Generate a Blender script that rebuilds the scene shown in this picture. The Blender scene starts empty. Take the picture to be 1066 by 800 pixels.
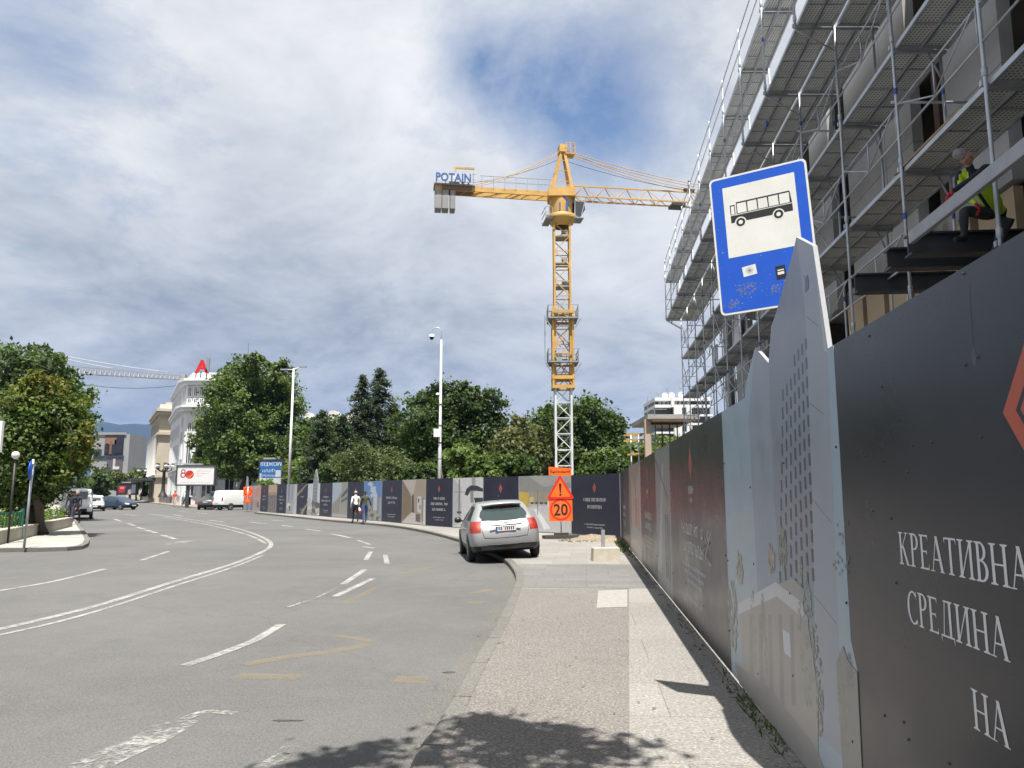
import bpy, bmesh, math, random
import numpy as np
from mathutils import Vector, Matrix
R = math.radians
PI = math.pi
S = bpy.context.scene
COL = S.collection
rng = random.Random(7)
nrg = np.random.default_rng(7)

# ---------------------------------------------------------------- camera and survey helpers
PITCH = R(8.1); F = 801.0; EYE = 1.62
def ray(x, y):
    return (x-533.0, F*math.cos(PITCH)-(400-y)*math.sin(PITCH), F*math.sin(PITCH)+(400-y)*math.cos(PITCH))
def at(x, y, Y):
    "world point at distance Y (along the street) seen in direction x, y"
    r = ray(x, y); t = Y/r[1]
    return Vector((r[0]*t, Y, EYE+r[2]*t))
def gnd(x, y, z=0.0):
    r = ray(x, y); t = (z-EYE)/r[2]
    return Vector((r[0]*t, r[1]*t, z))

cam_d = bpy.data.cameras.new('camera'); cam = bpy.data.objects.new('camera', cam_d); COL.objects.link(cam)
cam.location = (0, 0, EYE); cam.rotation_euler = (PI/2+PITCH, 0, 0)
cam_d.sensor_width = 36; cam_d.lens = F/1066*36; cam_d.clip_start = .05; cam_d.clip_end = 30000
S.camera = cam
S.view_settings.view_transform = 'Standard'; S.view_settings.look = 'None'
S.view_settings.exposure = 1.1; S.view_settings.gamma = 1; S.view_settings.use_curve_mapping = False

# ---------------------------------------------------------------- materials
MATS = {}
def _mat(name):
    m = bpy.data.materials.new(name); m.use_nodes = True
    nt = m.node_tree; b = nt.nodes['Principled BSDF']
    return m, nt, b
def nd(nt, t, **kw):
    n = nt.nodes.new(t)
    for k, v in kw.items():
        if k in n.inputs.keys(): n.inputs[k].default_value = v
        else: setattr(n, k, v)
    return n
def lk(nt, a, b): nt.links.new(a, b)
def ramp(nt, fac, stops):
    n = nt.nodes.new('ShaderNodeValToRGB'); e = n.color_ramp.elements
    while len(e) < len(stops): e.new(.5)
    for i, (p, c) in enumerate(stops):
        e[i].position = p; e[i].color = (c, c, c, 1) if isinstance(c, (int, float)) else (*c, 1)
    lk(nt, fac, n.inputs[0]); return n.outputs[0]
def mixc(nt, fac, a, b, mode='MIX'):
    n = nt.nodes.new('ShaderNodeMix'); n.data_type = 'RGBA'; n.blend_type = mode
    for sock, v in ((n.inputs[0], fac), (n.inputs[6], a), (n.inputs[7], b)):
        if isinstance(v, (int, float)): sock.default_value = v
        elif isinstance(v, tuple): sock.default_value = (*v, 1)
        else: lk(nt, v, sock)
    return n.outputs[2]
def noise(nt, scale, detail=5, rough=.6, vec=None, dist=0):
    n = nd(nt, 'ShaderNodeTexNoise', Scale=scale, Detail=detail, Roughness=rough, Distortion=dist)
    if vec is None:
        g = nt.nodes.get('geo') or nt.nodes.new('ShaderNodeNewGeometry'); g.name = 'geo'
        vec = g.outputs['Position']
    lk(nt, vec, n.inputs['Vector']); return n.outputs[0]
def bump(nt, b, h, strength=.3, dist=.02):
    n = nd(nt, 'ShaderNodeBump', Strength=strength, Distance=dist)
    lk(nt, h, n.inputs['Height']); lk(nt, n.outputs[0], b.inputs['Normal'])

def mat(name, rgb, rough=.6, metal=0, var=.15, scale=3.0, grain=None, bumps=0.0, spec=.5, coat=0, wavy=0):
    "painted / moulded / cast surface with soft blotches and fine grain"
    if name in MATS: return MATS[name]
    m, nt, b = _mat(name)
    b.inputs['Roughness'].default_value = rough; b.inputs['Metallic'].default_value = metal
    b.inputs['Specular IOR Level'].default_value = spec
    b.inputs['Coat Weight'].default_value = coat; b.inputs['Coat Roughness'].default_value = .05
    n1 = noise(nt, scale); n2 = noise(nt, grain or scale*14, 3)
    lo = tuple(max(0, c*(1-var)) for c in rgb); hi = tuple(min(1, c*(1+var)) for c in rgb)
    c = mixc(nt, ramp(nt, n1, [(.3, 0.), (.7, 1.)]), lo, hi)
    c = mixc(nt, var*.6, c, ramp(nt, n2, [(.35, tuple(x*.5 for x in rgb)), (.7, tuple(min(1, x*1.4) for x in rgb))]))
    lk(nt, c, b.inputs['Base Color'])
    rr = ramp(nt, n1, [(.3, max(0, rough*.85)), (.7, min(1, rough*1.2))]); lk(nt, rr, b.inputs['Roughness'])
    if bumps: bump(nt, b, n2, bumps, .01)
    if wavy:
        nw = noise(nt, 1.1, 2, .4); bump(nt, b, nw, wavy, .05)
    MATS[name] = m; return m

def ground_mat(name, base, speck, speck_scale, stain, patch=.25, rough=.9, cracks=False, tiles=None, tile_dark=1.15, cell=.5):
    m, nt, b = _mat(name); b.inputs['Roughness'].default_value = rough
    b.inputs['Specular IOR Level'].default_value = .25
    g = nt.nodes.new('ShaderNodeNewGeometry'); g.name = 'geo'
    n1 = noise(nt, .22, 7, .62); n2 = noise(nt, 2.5, 6, .65); n3 = noise(nt, speck_scale, 2, .7)
    c = mixc(nt, ramp(nt, n1, [(.32, 0.), (.68, 1.)]), tuple(x*(1-patch) for x in base), tuple(x*(1+patch*.6) for x in base))
    c = mixc(nt, ramp(nt, n2, [(.5, 0.), (.75, .5)]), c, stain)
    c = mixc(nt, ramp(nt, n3, [(.52, 0.), (.66, .75)]), c, speck)
    c = mixc(nt, ramp(nt, n3, [(.30, .7), (.44, 0.)]), c, tuple(x*.45 for x in base))
    if cracks:
        v = nd(nt, 'ShaderNodeTexVoronoi', Scale=.11); v.feature = 'DISTANCE_TO_EDGE'
        nn = nd(nt, 'ShaderNodeTexNoise', Scale=1.2, Detail=6)
        lk(nt, g.outputs['Position'], nn.inputs['Vector'])
        a = nd(nt, 'ShaderNodeVectorMath', operation='ADD'); sc = nd(nt, 'ShaderNodeVectorMath', operation='SCALE'); sc.inputs[3].default_value = 1.6
        lk(nt, nn.outputs[1], sc.inputs[0]); lk(nt, g.outputs['Position'], a.inputs[0]); lk(nt, sc.outputs[0], a.inputs[1]); lk(nt, a.outputs[0], v.inputs['Vector'])
        c = mixc(nt, ramp(nt, v.outputs[0], [(0., .25), (.001, 0.)]), c, tuple(x*.35 for x in base))
        # tyre-polished lanes and oil
        n4 = noise(nt, .9, 4, .5); c = mixc(nt, ramp(nt, n4, [(.62, 0.), (.8, .35)]), c, tuple(x*.6 for x in base))
    h = n3
    if tiles:
        br = nd(nt, 'ShaderNodeTexBrick', Scale=1.0); br.offset = .5
        br.inputs['Mortar Size'].default_value = .005; br.inputs['Brick Width'].default_value = tiles[0]; br.inputs['Row Height'].default_value = tiles[1]
        br.inputs['Color1'].default_value = (.90, .90, .90, 1); br.inputs['Color2'].default_value = (1.06, 1.06, 1.06, 1); br.inputs['Mortar'].default_value = (tile_dark*.55,)*3+(1,)
        mp = nd(nt, 'ShaderNodeMapping'); mp.inputs['Rotation'].default_value = (0, 0, R(5.4)); lk(nt, g.outputs['Position'], mp.inputs[0]); lk(nt, mp.outputs[0], br.inputs['Vector'])
        c = mixc(nt, 1.0, c, br.outputs['Color'], 'MULTIPLY')
    lk(nt, c, b.inputs['Base Color']); bump(nt, b, h, .35, .006)
    MATS[name] = m; return m

def glass_mat(name, tint=(.02, .025, .03), rough=.06):
    if name in MATS: return MATS[name]
    m, nt, b = _mat(name)
    n = noise(nt, .6, 3); lk(nt, mixc(nt, n, tint, tuple(x*1.8 for x in tint)), b.inputs['Base Color'])
    b.inputs['Roughness'].default_value = rough; b.inputs['Specular IOR Level'].default_value = .8
    MATS[name] = m; return m

def leaf_mat(name, rgb, trans=.42, rough=.55):
    if name in MATS: return MATS[name]
    m, nt, b = _mat(name)
    out = nt.nodes['Material Output']
    n = noise(nt, 1.3, 4); n2 = noise(nt, 9, 2)
    c = mixc(nt, ramp(nt, n, [(.3, 0.), (.7, 1.)]), tuple(x*.7 for x in rgb), tuple(min(1, x*1.25) for x in rgb))
    c = mixc(nt, ramp(nt, n2, [(.35, .35), (.65, 0.)]), c, tuple(x*.5 for x in rgb))
    lk(nt, c, b.inputs['Base Color']); b.inputs['Roughness'].default_value = rough; b.inputs['Specular IOR Level'].default_value = .35
    t = nd(nt, 'ShaderNodeBsdfTranslucent'); tc = mixc(nt, 1.0, c, (1.25, 1.2, .55), 'MULTIPLY'); lk(nt, tc, t.inputs[0])
    mx = nd(nt, 'ShaderNodeMixShader'); mx.inputs[0].default_value = trans
    lk(nt, b.outputs[0], mx.inputs[1]); lk(nt, t.outputs[0], mx.inputs[2]); lk(nt, mx.outputs[0], out.inputs[0])
    MATS[name] = m; return m

def paint_mat(name, rgb, lo, hi, scale=9, top=1.):
    "road paint worn away in flakes"
    m, nt, b = _mat(name); out = nt.nodes['Material Output']
    b.inputs['Roughness'].default_value = .75
    n = noise(nt, scale, 8, .75); n2 = noise(nt, 1.1, 3)
    lk(nt, mixc(nt, n2, tuple(x*.8 for x in rgb), rgb), b.inputs['Base Color'])
    a = nd(nt, 'ShaderNodeMath', operation='ADD'); s_ = nd(nt, 'ShaderNodeMath', operation='MULTIPLY'); s_.inputs[1].default_value = .45
    lk(nt, n2, s_.inputs[0]); lk(nt, n, a.inputs[0]); lk(nt, s_.outputs[0], a.inputs[1])
    t = nd(nt, 'ShaderNodeBsdfTransparent'); mx = nd(nt, 'ShaderNodeMixShader')
    lk(nt, ramp(nt, a.outputs[0], [(lo, 0.), (hi, top)]), mx.inputs[0]); lk(nt, t.outputs[0], mx.inputs[1]); lk(nt, b.outputs[0], mx.inputs[2]); lk(nt, mx.outputs[0], out.inputs[0])
    MATS[name] = m; return m

def deck_mat(name, rgb):
    "perforated galvanised deck plate: rows of punched holes"
    m, nt, b = _mat(name); b.inputs['Metallic'].default_value = .1; b.inputs['Roughness'].default_value = .5
    tc = nd(nt, 'ShaderNodeTexCoord')
    v = nd(nt, 'ShaderNodeTexVoronoi', Scale=17.0); v.voronoi_dimensions = '2D'; v.inputs['Randomness'].default_value = 0; lk(nt, tc.outputs['Object'], v.inputs['Vector'])
    n = noise(nt, 1.2, 5)
    c = mixc(nt, ramp(nt, n, [(.3, 0.), (.7, 1.)]), tuple(x*.65 for x in rgb), rgb)
    c = mixc(nt, ramp(nt, v.outputs['Distance'], [(.24, 1.), (.33, 0.)]), c, tuple(x*.18 for x in rgb))
    lk(nt, c, b.inputs['Base Color']); MATS[name] = m; return m

def stone_mat(name, a_, b_, scale):
    m, nt, b = _mat(name); b.inputs['Roughness'].default_value = .9
    v = nd(nt, 'ShaderNodeTexVoronoi', Scale=scale); g = nt.nodes.new('ShaderNodeNewGeometry'); g.name = 'geo'
    lk(nt, g.outputs['Position'], v.inputs['Vector'])
    v2 = nd(nt, 'ShaderNodeTexVoronoi', Scale=scale); v2.feature = 'DISTANCE_TO_EDGE'; lk(nt, g.outputs['Position'], v2.inputs['Vector'])
    c = mixc(nt, v.outputs['Color'], a_, b_); c = mixc(nt, ramp(nt, v2.outputs[0], [(0., .9), (.06, 0.)]), c, tuple(x*.35 for x in a_))
    lk(nt, c, b.inputs['Base Color']); MATS[name] = m; return m

# ---------------------------------------------------------------- mesh helpers
class MB:
    def __init__(s): s.v = []; s.f = []; s.m = []; s.sm = []
    def add(s, vs, fs, mi=0, smooth=False):
        o = len(s.v); s.v += [tuple(v) for v in vs]
        for f in fs: s.f.append([i+o for i in f]); s.m.append(mi); s.sm.append(smooth)
        return s
    def box(s, c, d, rz=0, mi=0, M=None):
        hx, hy, hz = d[0]/2, d[1]/2, d[2]/2; cs, sn = math.cos(rz), math.sin(rz)
        vs = []
        for z in (-hz, hz):
            for x, y in ((-hx, -hy), (hx, -hy), (hx, hy), (-hx, hy)):
                p = Vector((x*cs-y*sn, x*sn+y*cs, z))
                if M: p = M @ p
                vs.append(p+Vector(c))
        return s.add(vs, [(3, 2, 1, 0), (4, 5, 6, 7), (0, 1, 5, 4), (1, 2, 6, 5), (2, 3, 7, 6), (3, 0, 4, 7)], mi)
    def bar(s, a, b, w, h=None, mi=0, up=(0, 0, 1)):
        "rectangular bar from a to b"
        a, b = Vector(a), Vector(b); h = h or w; d = (b-a)
        if d.length < 1e-6: return s
        d.normalize(); u = Vector(up)
        if abs(d.dot(u)) > .98: u = Vector((1, 0, 0))
        x = d.cross(u).normalized(); y = x.cross(d).normalized()
        vs = [p+x*sx*w/2+y*sy*h/2 for p in (a, b) for sx, sy in ((-1, -1), (1, -1), (1, 1), (-1, 1))]
        return s.add(vs, [(0, 1, 2, 3), (7, 6, 5, 4), (0, 4, 5, 1), (1, 5, 6, 2), (2, 6, 7, 3), (3, 7, 4, 0)], mi)
    def tube(s, pts, r, n=8, mi=0, cap=True, smooth=True):
        pts = [Vector(p) for p in pts]; rs = r if isinstance(r, (list, tuple)) else [r]*len(pts)
        rings = []; ref = None
        for i, p in enumerate(pts):
            d = (pts[min(i+1, len(pts)-1)]-pts[max(i-1, 0)]).normalized()
            if ref is None:
                ref = Vector((1, 0, 0)) if abs(d.x) < .9 else Vector((0, 1, 0))
            x = (ref-d*ref.dot(d)).normalized(); ref = x; y = d.cross(x)
            rings.append([p+(x*math.cos(2*PI*k/n)+y*math.sin(2*PI*k/n))*rs[i] for k in range(n)])
        vs = [v for q in rings for v in q]; fs = []
        for i in range(len(pts)-1):
            for k in range(n):
                k2 = (k+1) % n; fs.append((i*n+k, i*n+k2, (i+1)*n+k2, (i+1)*n+k))
        s.add(vs, fs, mi, smooth)
        if cap:
            o = len(s.v)-len(vs)
            s.f.append([o+k for k in range(n)][::-1]); s.m.append(mi); s.sm.append(False)
            s.f.append([o+(len(pts)-1)*n+k for k in range(n)]); s.m.append(mi); s.sm.append(False)
        return s
    def lathe(s, prof, n=16, c=(0, 0, 0), axis='z', mi=0, smooth=True):
        vs = []; c = Vector(c)
        for r, z in prof:
            for k in range(n):
                a = 2*PI*k/n; p = (r*math.cos(a), r*math.sin(a), z)
                if axis == 'x': p = (p[2], p[0], p[1])
                if axis == 'y': p = (p[0], p[2], p[1])
                vs.append(c+Vector(p))
        fs = [(i*n+k, i*n+(k+1) % n, (i+1)*n+(k+1) % n, (i+1)*n+k) for i in range(len(prof)-1) for k in range(n)]
        return s.add(vs, fs, mi, smooth)
    def prism(s, poly, z0, z1, mi=0, bottom=True):
        n = len(poly); area = sum(poly[i][0]*poly[(i+1) % n][1]-poly[(i+1) % n][0]*poly[i][1] for i in range(n))
        if area < 0: poly = poly[::-1]
        vs = [(p[0], p[1], z0) for p in poly]+[(p[0], p[1], z1) for p in poly]
        fs = [tuple(range(n, 2*n))]+[(i, (i+1) % n, n+(i+1) % n, n+i) for i in range(n)]
        if bottom: fs.append(tuple(range(n))[::-1])
        return s.add(vs, fs, mi)
    def build(s, name, mats, parent=None, smooth_all=None, loc=None):
        me = bpy.data.meshes.new(name); me.from_pydata(s.v, [], s.f)
        for m in (mats if isinstance(mats, (list, tuple)) else [mats]): me.materials.append(m)
        me.polygons.foreach_set('material_index', s.m)
        me.polygons.foreach_set('use_smooth', [bool(x) if smooth_all is None else smooth_all for x in s.sm])
        me.update()
        o = bpy.data.objects.new(name, me); COL.objects.link(o)
        if parent is not None: attach(o, parent)
        if loc is not None: rebase(o, loc)
        return o
def rebase(o, loc):
    "put the origin of a top-level mesh at its base"
    o.data.transform(Matrix.Translation(-Vector(loc))); o.location = loc
LOCAL = set()
def attach(o, parent):
    "parts are modelled in world coordinates, except under things registered as local"
    o.parent = parent
    if parent.parent is None and parent.name not in LOCAL:
        o.matrix_parent_inverse = (Matrix.Translation(parent.location) @ parent.rotation_euler.to_matrix().to_4x4()).inverted()
def tag(o, label=None, cat=None, group=None, kind=None):
    if label: o['label'] = label
    if cat: o['category'] = cat
    if group: o['group'] = group
    if kind: o['kind'] = kind
    return o
def thing(name, label, cat, loc, group=None, rz=0, local=False):
    o = bpy.data.objects.new(name, None); COL.objects.link(o); o.location = loc; o.rotation_euler = (0, 0, rz); o.empty_display_size = .2
    if local: LOCAL.add(o.name)
    return tag(o, label, cat, group)
def copy_tree(o, parent=None):
    c = o.copy(); COL.objects.link(c)
    if parent is not None: c.parent = parent
    for ch in o.children: copy_tree(ch, c)
    return c
def structure(name, mb, m): return tag(mb.build(name, m), kind='structure')
def text_mesh(mb, body, size, cx, cz, y=-.004, mi=0, align='CENTER', squeeze=1.0, rot180=False, res=3, bold=0.0):
    cu = bpy.data.curves.new('lettering', 'FONT'); cu.body = body; cu.size = size; cu.align_x = align; cu.resolution_u = res; cu.offset = bold
    o = bpy.data.objects.new('lettering', cu); COL.objects.link(o)
    dg = bpy.context.evaluated_depsgraph_get(); me = bpy.data.meshes.new_from_object(o.evaluated_get(dg))
    sg = -1 if rot180 else 1
    mb.add([(cx+sg*v.co.x*squeeze, y, cz+sg*v.co.y) for v in me.vertices], [tuple(p.vertices) for p in me.polygons], mi)
    bpy.data.objects.remove(o); bpy.data.curves.remove(cu); bpy.data.meshes.remove(me)

# ---------------------------------------------------------------- sky and sun
SUN_DIR = Vector((.065, -.36, 1)).normalized()          # towards the sun
sun_el = math.asin(SUN_DIR.z); sun_az = math.atan2(SUN_DIR.x, SUN_DIR.y)
sl = bpy.data.lights.new('sun', 'SUN'); sl.energy = 5.0; sl.angle = R(.5); sl.color = (1, .955, .88)
so = bpy.data.objects.new('sun', sl); COL.objects.link(so); so.location = (20, -60, 120)
so.rotation_euler = SUN_DIR.to_track_quat('Z', 'Y').to_euler()
W = bpy.data.worlds.new('World'); S.world = W; W.use_nodes = True
nt = W.node_tree; nt.nodes.clear()
wo = nd(nt, 'ShaderNodeOutputWorld')
sk = nd(nt, 'ShaderNodeTexSky'); sk.sky_type = 'NISHITA'; sk.sun_disc = False; sk.sun_elevation = sun_el; sk.sun_rotation = sun_az; sk.dust_density = 1.2; sk.ozone_density = 2.0
bg = nd(nt, 'ShaderNodeBackground'); bg.inputs[1].default_value = .078; lk(nt, sk.outputs[0], bg.inputs[0])
tc = nd(nt, 'ShaderNodeTexCoord'); sp = nd(nt, 'ShaderNodeSeparateXYZ'); lk(nt, tc.outputs['Generated'], sp.inputs[0])
def M_(op, a, b=None, clamp=False):
    n = nd(nt, 'ShaderNodeMath', operation=op); n.use_clamp = clamp
    for i, v in enumerate((a, b)):
        if v is None: continue
        if isinstance(v, (int, float)): n.inputs[i].default_value = v
        else: lk(nt, v, n.inputs[i])
    return n.outputs[0]
zz = M_('ADD', M_('MAXIMUM', sp.outputs[2], 0.0), .30)
cb = nd(nt, 'ShaderNodeCombineXYZ'); lk(nt, M_('DIVIDE', sp.outputs[0], zz), cb.inputs[0]); lk(nt, M_('DIVIDE', sp.outputs[1], zz), cb.inputs[1])
def wn(scale, detail, rough, off, dist=0.0):
    mp = nd(nt, 'ShaderNodeMapping'); mp.inputs['Location'].default_value = off; lk(nt, cb.outputs[0], mp.inputs[0])
    n = nd(nt, 'ShaderNodeTexNoise', Scale=scale, Detail=detail, Roughness=rough, Distortion=dist); lk(nt, mp.outputs[0], n.inputs['Vector']); return n.outputs[0]
nA = wn(1.25, 10, .66, (3.1, 1.7, 0), .3)      # cloud bodies
nB = wn(2.3, 11, .62, (8.3, 2.2, 4), .4)      # shading
nC = wn(6.5, 9, .66, (1.3, 7.2, 2), .3)        # wisps
def gauss(px, py, width):
    d = Vector(ray(px, py)).normalized()
    v = nd(nt, 'ShaderNodeVectorMath', operation='DISTANCE'); v.inputs[1].default_value = d; lk(nt, tc.outputs['Generated'], v.inputs[0])
    q = M_('DIVIDE', v.outputs['Value'], width); return M_('POWER', 2.718, M_('MULTIPLY', M_('MULTIPLY', q, q), -1.0))
gaps0 = M_('ADD', M_('ADD', M_('MULTIPLY', gauss(575, 80, .12), .178), M_('MULTIPLY', gauss(40, 40, .11), .17)), M_('ADD', M_('MULTIPLY', gauss(655, 130, .10), .13), M_('MULTIPLY', gauss(490, 60, .09), .15)))
gaps = M_('MULTIPLY', gaps0, M_('ADD', M_('MULTIPLY', nC, 2.2), -.12))
cov = M_('SUBTRACT', M_('ADD', M_('MULTIPLY', nA, .7), M_('MULTIPLY', nC, .35)), gaps)
mask = ramp(nt, cov, [(.20, 0.), (.46, 1.)])
low = ramp(nt, sp.outputs[2], [(.0, 1.), (.36, 0.)])          # heavier grey deck low down
darkband = M_('MULTIPLY', M_('ADD', gauss(120, 270, .22), gauss(330, 330, .22)), .15)
sh = M_('ADD', M_('ADD', M_('MULTIPLY', nB, .75), M_('MULTIPLY', nC, .25)), M_('MULTIPLY', low, -.13))
sh = M_('SUBTRACT', sh, darkband)
brt = M_('MULTIPLY', gauss(330, 120, .38), .12); sh = M_('ADD', sh, brt)
cc = nd(nt, 'ShaderNodeValToRGB'); e = cc.color_ramp.elements
e[0].position = .24; e[0].color = (.185, .205, .235, 1); e[1].position = .66; e[1].color = (.46, .462, .465, 1)
q = e.new(.42); q.color = (.315, .328, .348, 1)
lk(nt, sh, cc.inputs[0])
bg2 = nd(nt, 'ShaderNodeBackground'); bg2.inputs[1].default_value = 1.0; lk(nt, cc.outputs[0], bg2.inputs[0])
mx = nd(nt, 'ShaderNodeMixShader'); lk(nt, mask, mx.inputs[0]); lk(nt, bg.outputs[0], mx.inputs[1]); lk(nt, bg2.outputs[0], mx.inputs[2])
lk(nt, mx.outputs[0], wo.inputs[0])

# ---------------------------------------------------------------- shared materials
m_asphalt = ground_mat('asphalt', (.106, .1055, .103), (.15, .149, .146), 60, (.13, .126, .118), .22, cracks=True)
m_path = ground_mat('aggregate_path', (.142, .130, .121), (.28, .265, .25), 48, (.10, .09, .08), .12)
m_slab = ground_mat('terrazzo_slab', (.21, .20, .185), (.33, .32, .30), 42, (.18, .17, .155), .18, tiles=(1.2, 1.0))
m_paver = ground_mat('grey_paver', (.15, .147, .14), (.21, .205, .2), 40, (.115, .11, .105), .18, tiles=(.9, .45))
m_lightpaver = ground_mat('pale_paver', (.225, .215, .2), (.30, .29, .27), 38, (.16, .15, .14), .2, tiles=(.8, .8))
m_kerb = ground_mat('kerb_concrete', (.135, .13, .12), (.2, .19, .175), 40, (.10, .095, .085), .25)
m_dirt = ground_mat('bare_earth', (.20, .165, .12), (.32, .28, .22), 20, (.13, .105, .075), .3)
m_white_paint = paint_mat('white_road_paint', (.30, .30, .285), .44, .80)
m_worn_paint = paint_mat('worn_white_road_paint', (.32, .32, .30), .66, .86, 14)
m_yellow_paint = paint_mat('worn_yellow_road_paint', (.36, .265, .12), .52, .95, 26, .42)
m_concrete = mat('cast_concrete', (.30, .29, .27), .9, var=.22, scale=1.2, bumps=.3)
m_galv = mat('galvanised_steel', (.42, .45, .49), .42, .55, var=.2, scale=4)
m_darksteel = mat('dark_primed_steel', (.045, .05, .058), .5, .2, var=.3, scale=2.5)
m_greysteel = mat('grey_steel', (.30, .31, .33), .5, .3, var=.2, scale=3)
m_deck = deck_mat('perforated_deck', (.60, .61, .61))
m_black = mat('black_plastic', (.012, .012, .013), .45, var=.3)
m_tyre = mat('tyre_rubber', (.02, .02, .02), .8, var=.3, scale=8)
m_bark = mat('bark', (.075, .058, .042), .95, var=.4, scale=6, bumps=.6)
m_white = mat('white_enamel', (.72, .72, .70), .4, var=.06)
m_blueclip = mat('blue_tape', (.03, .08, .35), .5)
# ================================================================ GROUND, ROAD, PAVEMENTS
def sheet(name, poly, z, m, kind='structure'):
    mb = MB(); n = len(poly)
    area = sum(poly[i][0]*poly[(i+1) % n][1]-poly[(i+1) % n][0]*poly[i][1] for i in range(n))
    if area < 0: poly = poly[::-1]
    mb.add([(p[0], p[1], z) for p in poly], [tuple(range(n))])
    o = mb.build(name, m); 
    if kind: tag(o, kind=kind)
    return o
m_ground = ground_mat('open_ground', (.11, .105, .075), (.16, .15, .11), 12, (.07, .075, .04), .4)
sheet('ground', [(-9000, -3000), (9000, -3000), (9000, 9000), (-9000, 9000)], -.17, m_ground)
sheet('road', [(-150, -40), (12, -40), (12, 75), (-40, 300), (-220, 300)], -.12, m_asphalt)

def smooth_line(pts, n=6):
    pts = [Vector((p[0], p[1], 0)) for p in pts]; out = []
    for i in range(len(pts)-1):
        p0, p1, p2, p3 = pts[max(i-1, 0)], pts[i], pts[i+1], pts[min(i+2, len(pts)-1)]
        for k in range(n):
            t = k/n; out.append(.5*((2*p1)+(p2-p0)*t+(2*p0-5*p1+4*p2-p3)*t*t+(3*p1-p0-3*p2+p3)*t**3))
    out.append(pts[-1]); return out
def offset(line, d):
    out = []
    for i, p in enumerate(line):
        t = (line[min(i+1, len(line)-1)]-line[max(i-1, 0)]).normalized(); out.append(p+Vector((-t.y, t.x, 0))*d)
    return out
HA, HK = 1.28, .0935                       # the near hoarding stands on x = HA + HK*y
def hx(Y): return HA+HK*Y
kerb_px = [(425, 800), (455, 752), (490, 690), (515, 650), (530, 620), (537, 602), (533, 590), (522, 580), (500, 570), (480, 562), (440, 552), (400, 546), (340, 541), (300, 537), (265, 533.5)]
kl = [(-1.0, -20), (-.86, -8), (-.74, 0)]+[tuple(gnd(*p))[:2] for p in kerb_px]
kl = smooth_line(kl, 5); ki = offset(kl, -.16)       # inner edge of the kerb stones (to the right)
mb = MB(); n = len(kl)
vs = [(p.x, p.y, -.17) for p in kl]+[(p.x, p.y, -.015) for p in kl]+[(p.x+(q.x-p.x)*.18, p.y+(q.y-p.y)*.18, .004) for p, q in zip(kl, ki)]+[(p.x, p.y, .004) for p in ki]
mb.add(vs, [(r*n+i, (r+1)*n+i, (r+1)*n+i+1, r*n+i+1) for r in range(3) for i in range(n-1)])
structure('kerb', mb, m_kerb)
# open joints between the kerb stones
mb = MB(); acc = 0
for i in range(1, len(kl)):
    acc += (kl[i]-kl[i-1]).length
    if acc > 1.0 and kl[i].y > -2:
        acc = 0; p, q = kl[i], ki[i]; t = (kl[i]-kl[i-1]).normalized()*.007
        mb.add([(p.x-t.x, p.y-t.y, .0056), (p.x+t.x, p.y+t.y, .0056), (q.x+t.x, q.y+t.y, .0056), (q.x-t.x, q.y-t.y, .0056)], [(0, 1, 2, 3)])
structure('kerb_joints', mb, mat('joint_dirt', (.045, .042, .038), .95))
# strip of gutter dirt beside the kerb
go = offset(kl, .22); mb = MB(); mb.add([(p.x, p.y, -.116) for p in kl]+[(p.x, p.y, -.116) for p in go], [(i, i+1, n+i+1, n+i) for i in range(n-1)])
m_gutter = ground_mat('gutter_dust', (.112, .108, .100), (.17, .165, .155), 50, (.09, .086, .078), .3)
structure('gutter', mb, m_gutter)
back_pts = [gnd(*p) for p in [(262, 532), (286.5, 534.3), (307.5, 535.6), (332, 537.5), (361, 540), (396, 543), (417, 545), (440, 547.3), (471, 549.5), (503, 551.5), (540, 553.5), (595, 556.5), (646, 561)]]
pav = [(p.x, p.y) for p in ki]+[(-24.6, 78)]+[(p.x+1.0, p.y+2.5) for p in back_pts]+[(hx(26)+1, 29), (hx(0)+1, 0), (hx(-20)+1, -20)]
sheet('pavement', pav, 0.0, m_lightpaver)
# concrete apron in front of the back hoarding is the pale paver; grey pavers, aggregate path and terrazzo band further this way
def px_poly(pts, z): return [tuple(gnd(x, y, z))[:2] for x, y in pts]
ki_at = lambda Y: min(ki, key=lambda p: abs(p.y-Y))
gy0, gy1 = 13.6, 18.2
L = [p for p in ki if gy0 <= p.y <= gy1]
sheet('grey_paving', [(p.x+.002, p.y) for p in L]+[(hx(gy1)-.05, gy1), (hx(gy0)-.05, gy0)], .004, m_paver)
L = [p for p in ki if -19 <= p.y <= gy0]
seam = lambda Y: .70+.150*(Y-4.86) if Y > -2 else -.33
sheet('footpath', [(p.x+.002, p.y) for p in L]+[(ki_at(gy0).x, gy0), (seam(gy0), gy0), (seam(-2), -2), (seam(-19), -19)], .004, m_path)
sheet('slab_band', [(seam(-19)+.004, -19), (hx(-19)+.8, -19), (hx(gy0)+.6, gy0), (seam(gy0)+.004, gy0), (seam(-2)+.004, -2)], .004, m_slab)
sheet('light_slab', px_poly([(623, 615), (653, 614), (653, 632), (621, 633)], .008), .008, mat('pale_slab', (.25, .242, .225), .85, var=.22, scale=14, grain=60))
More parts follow.
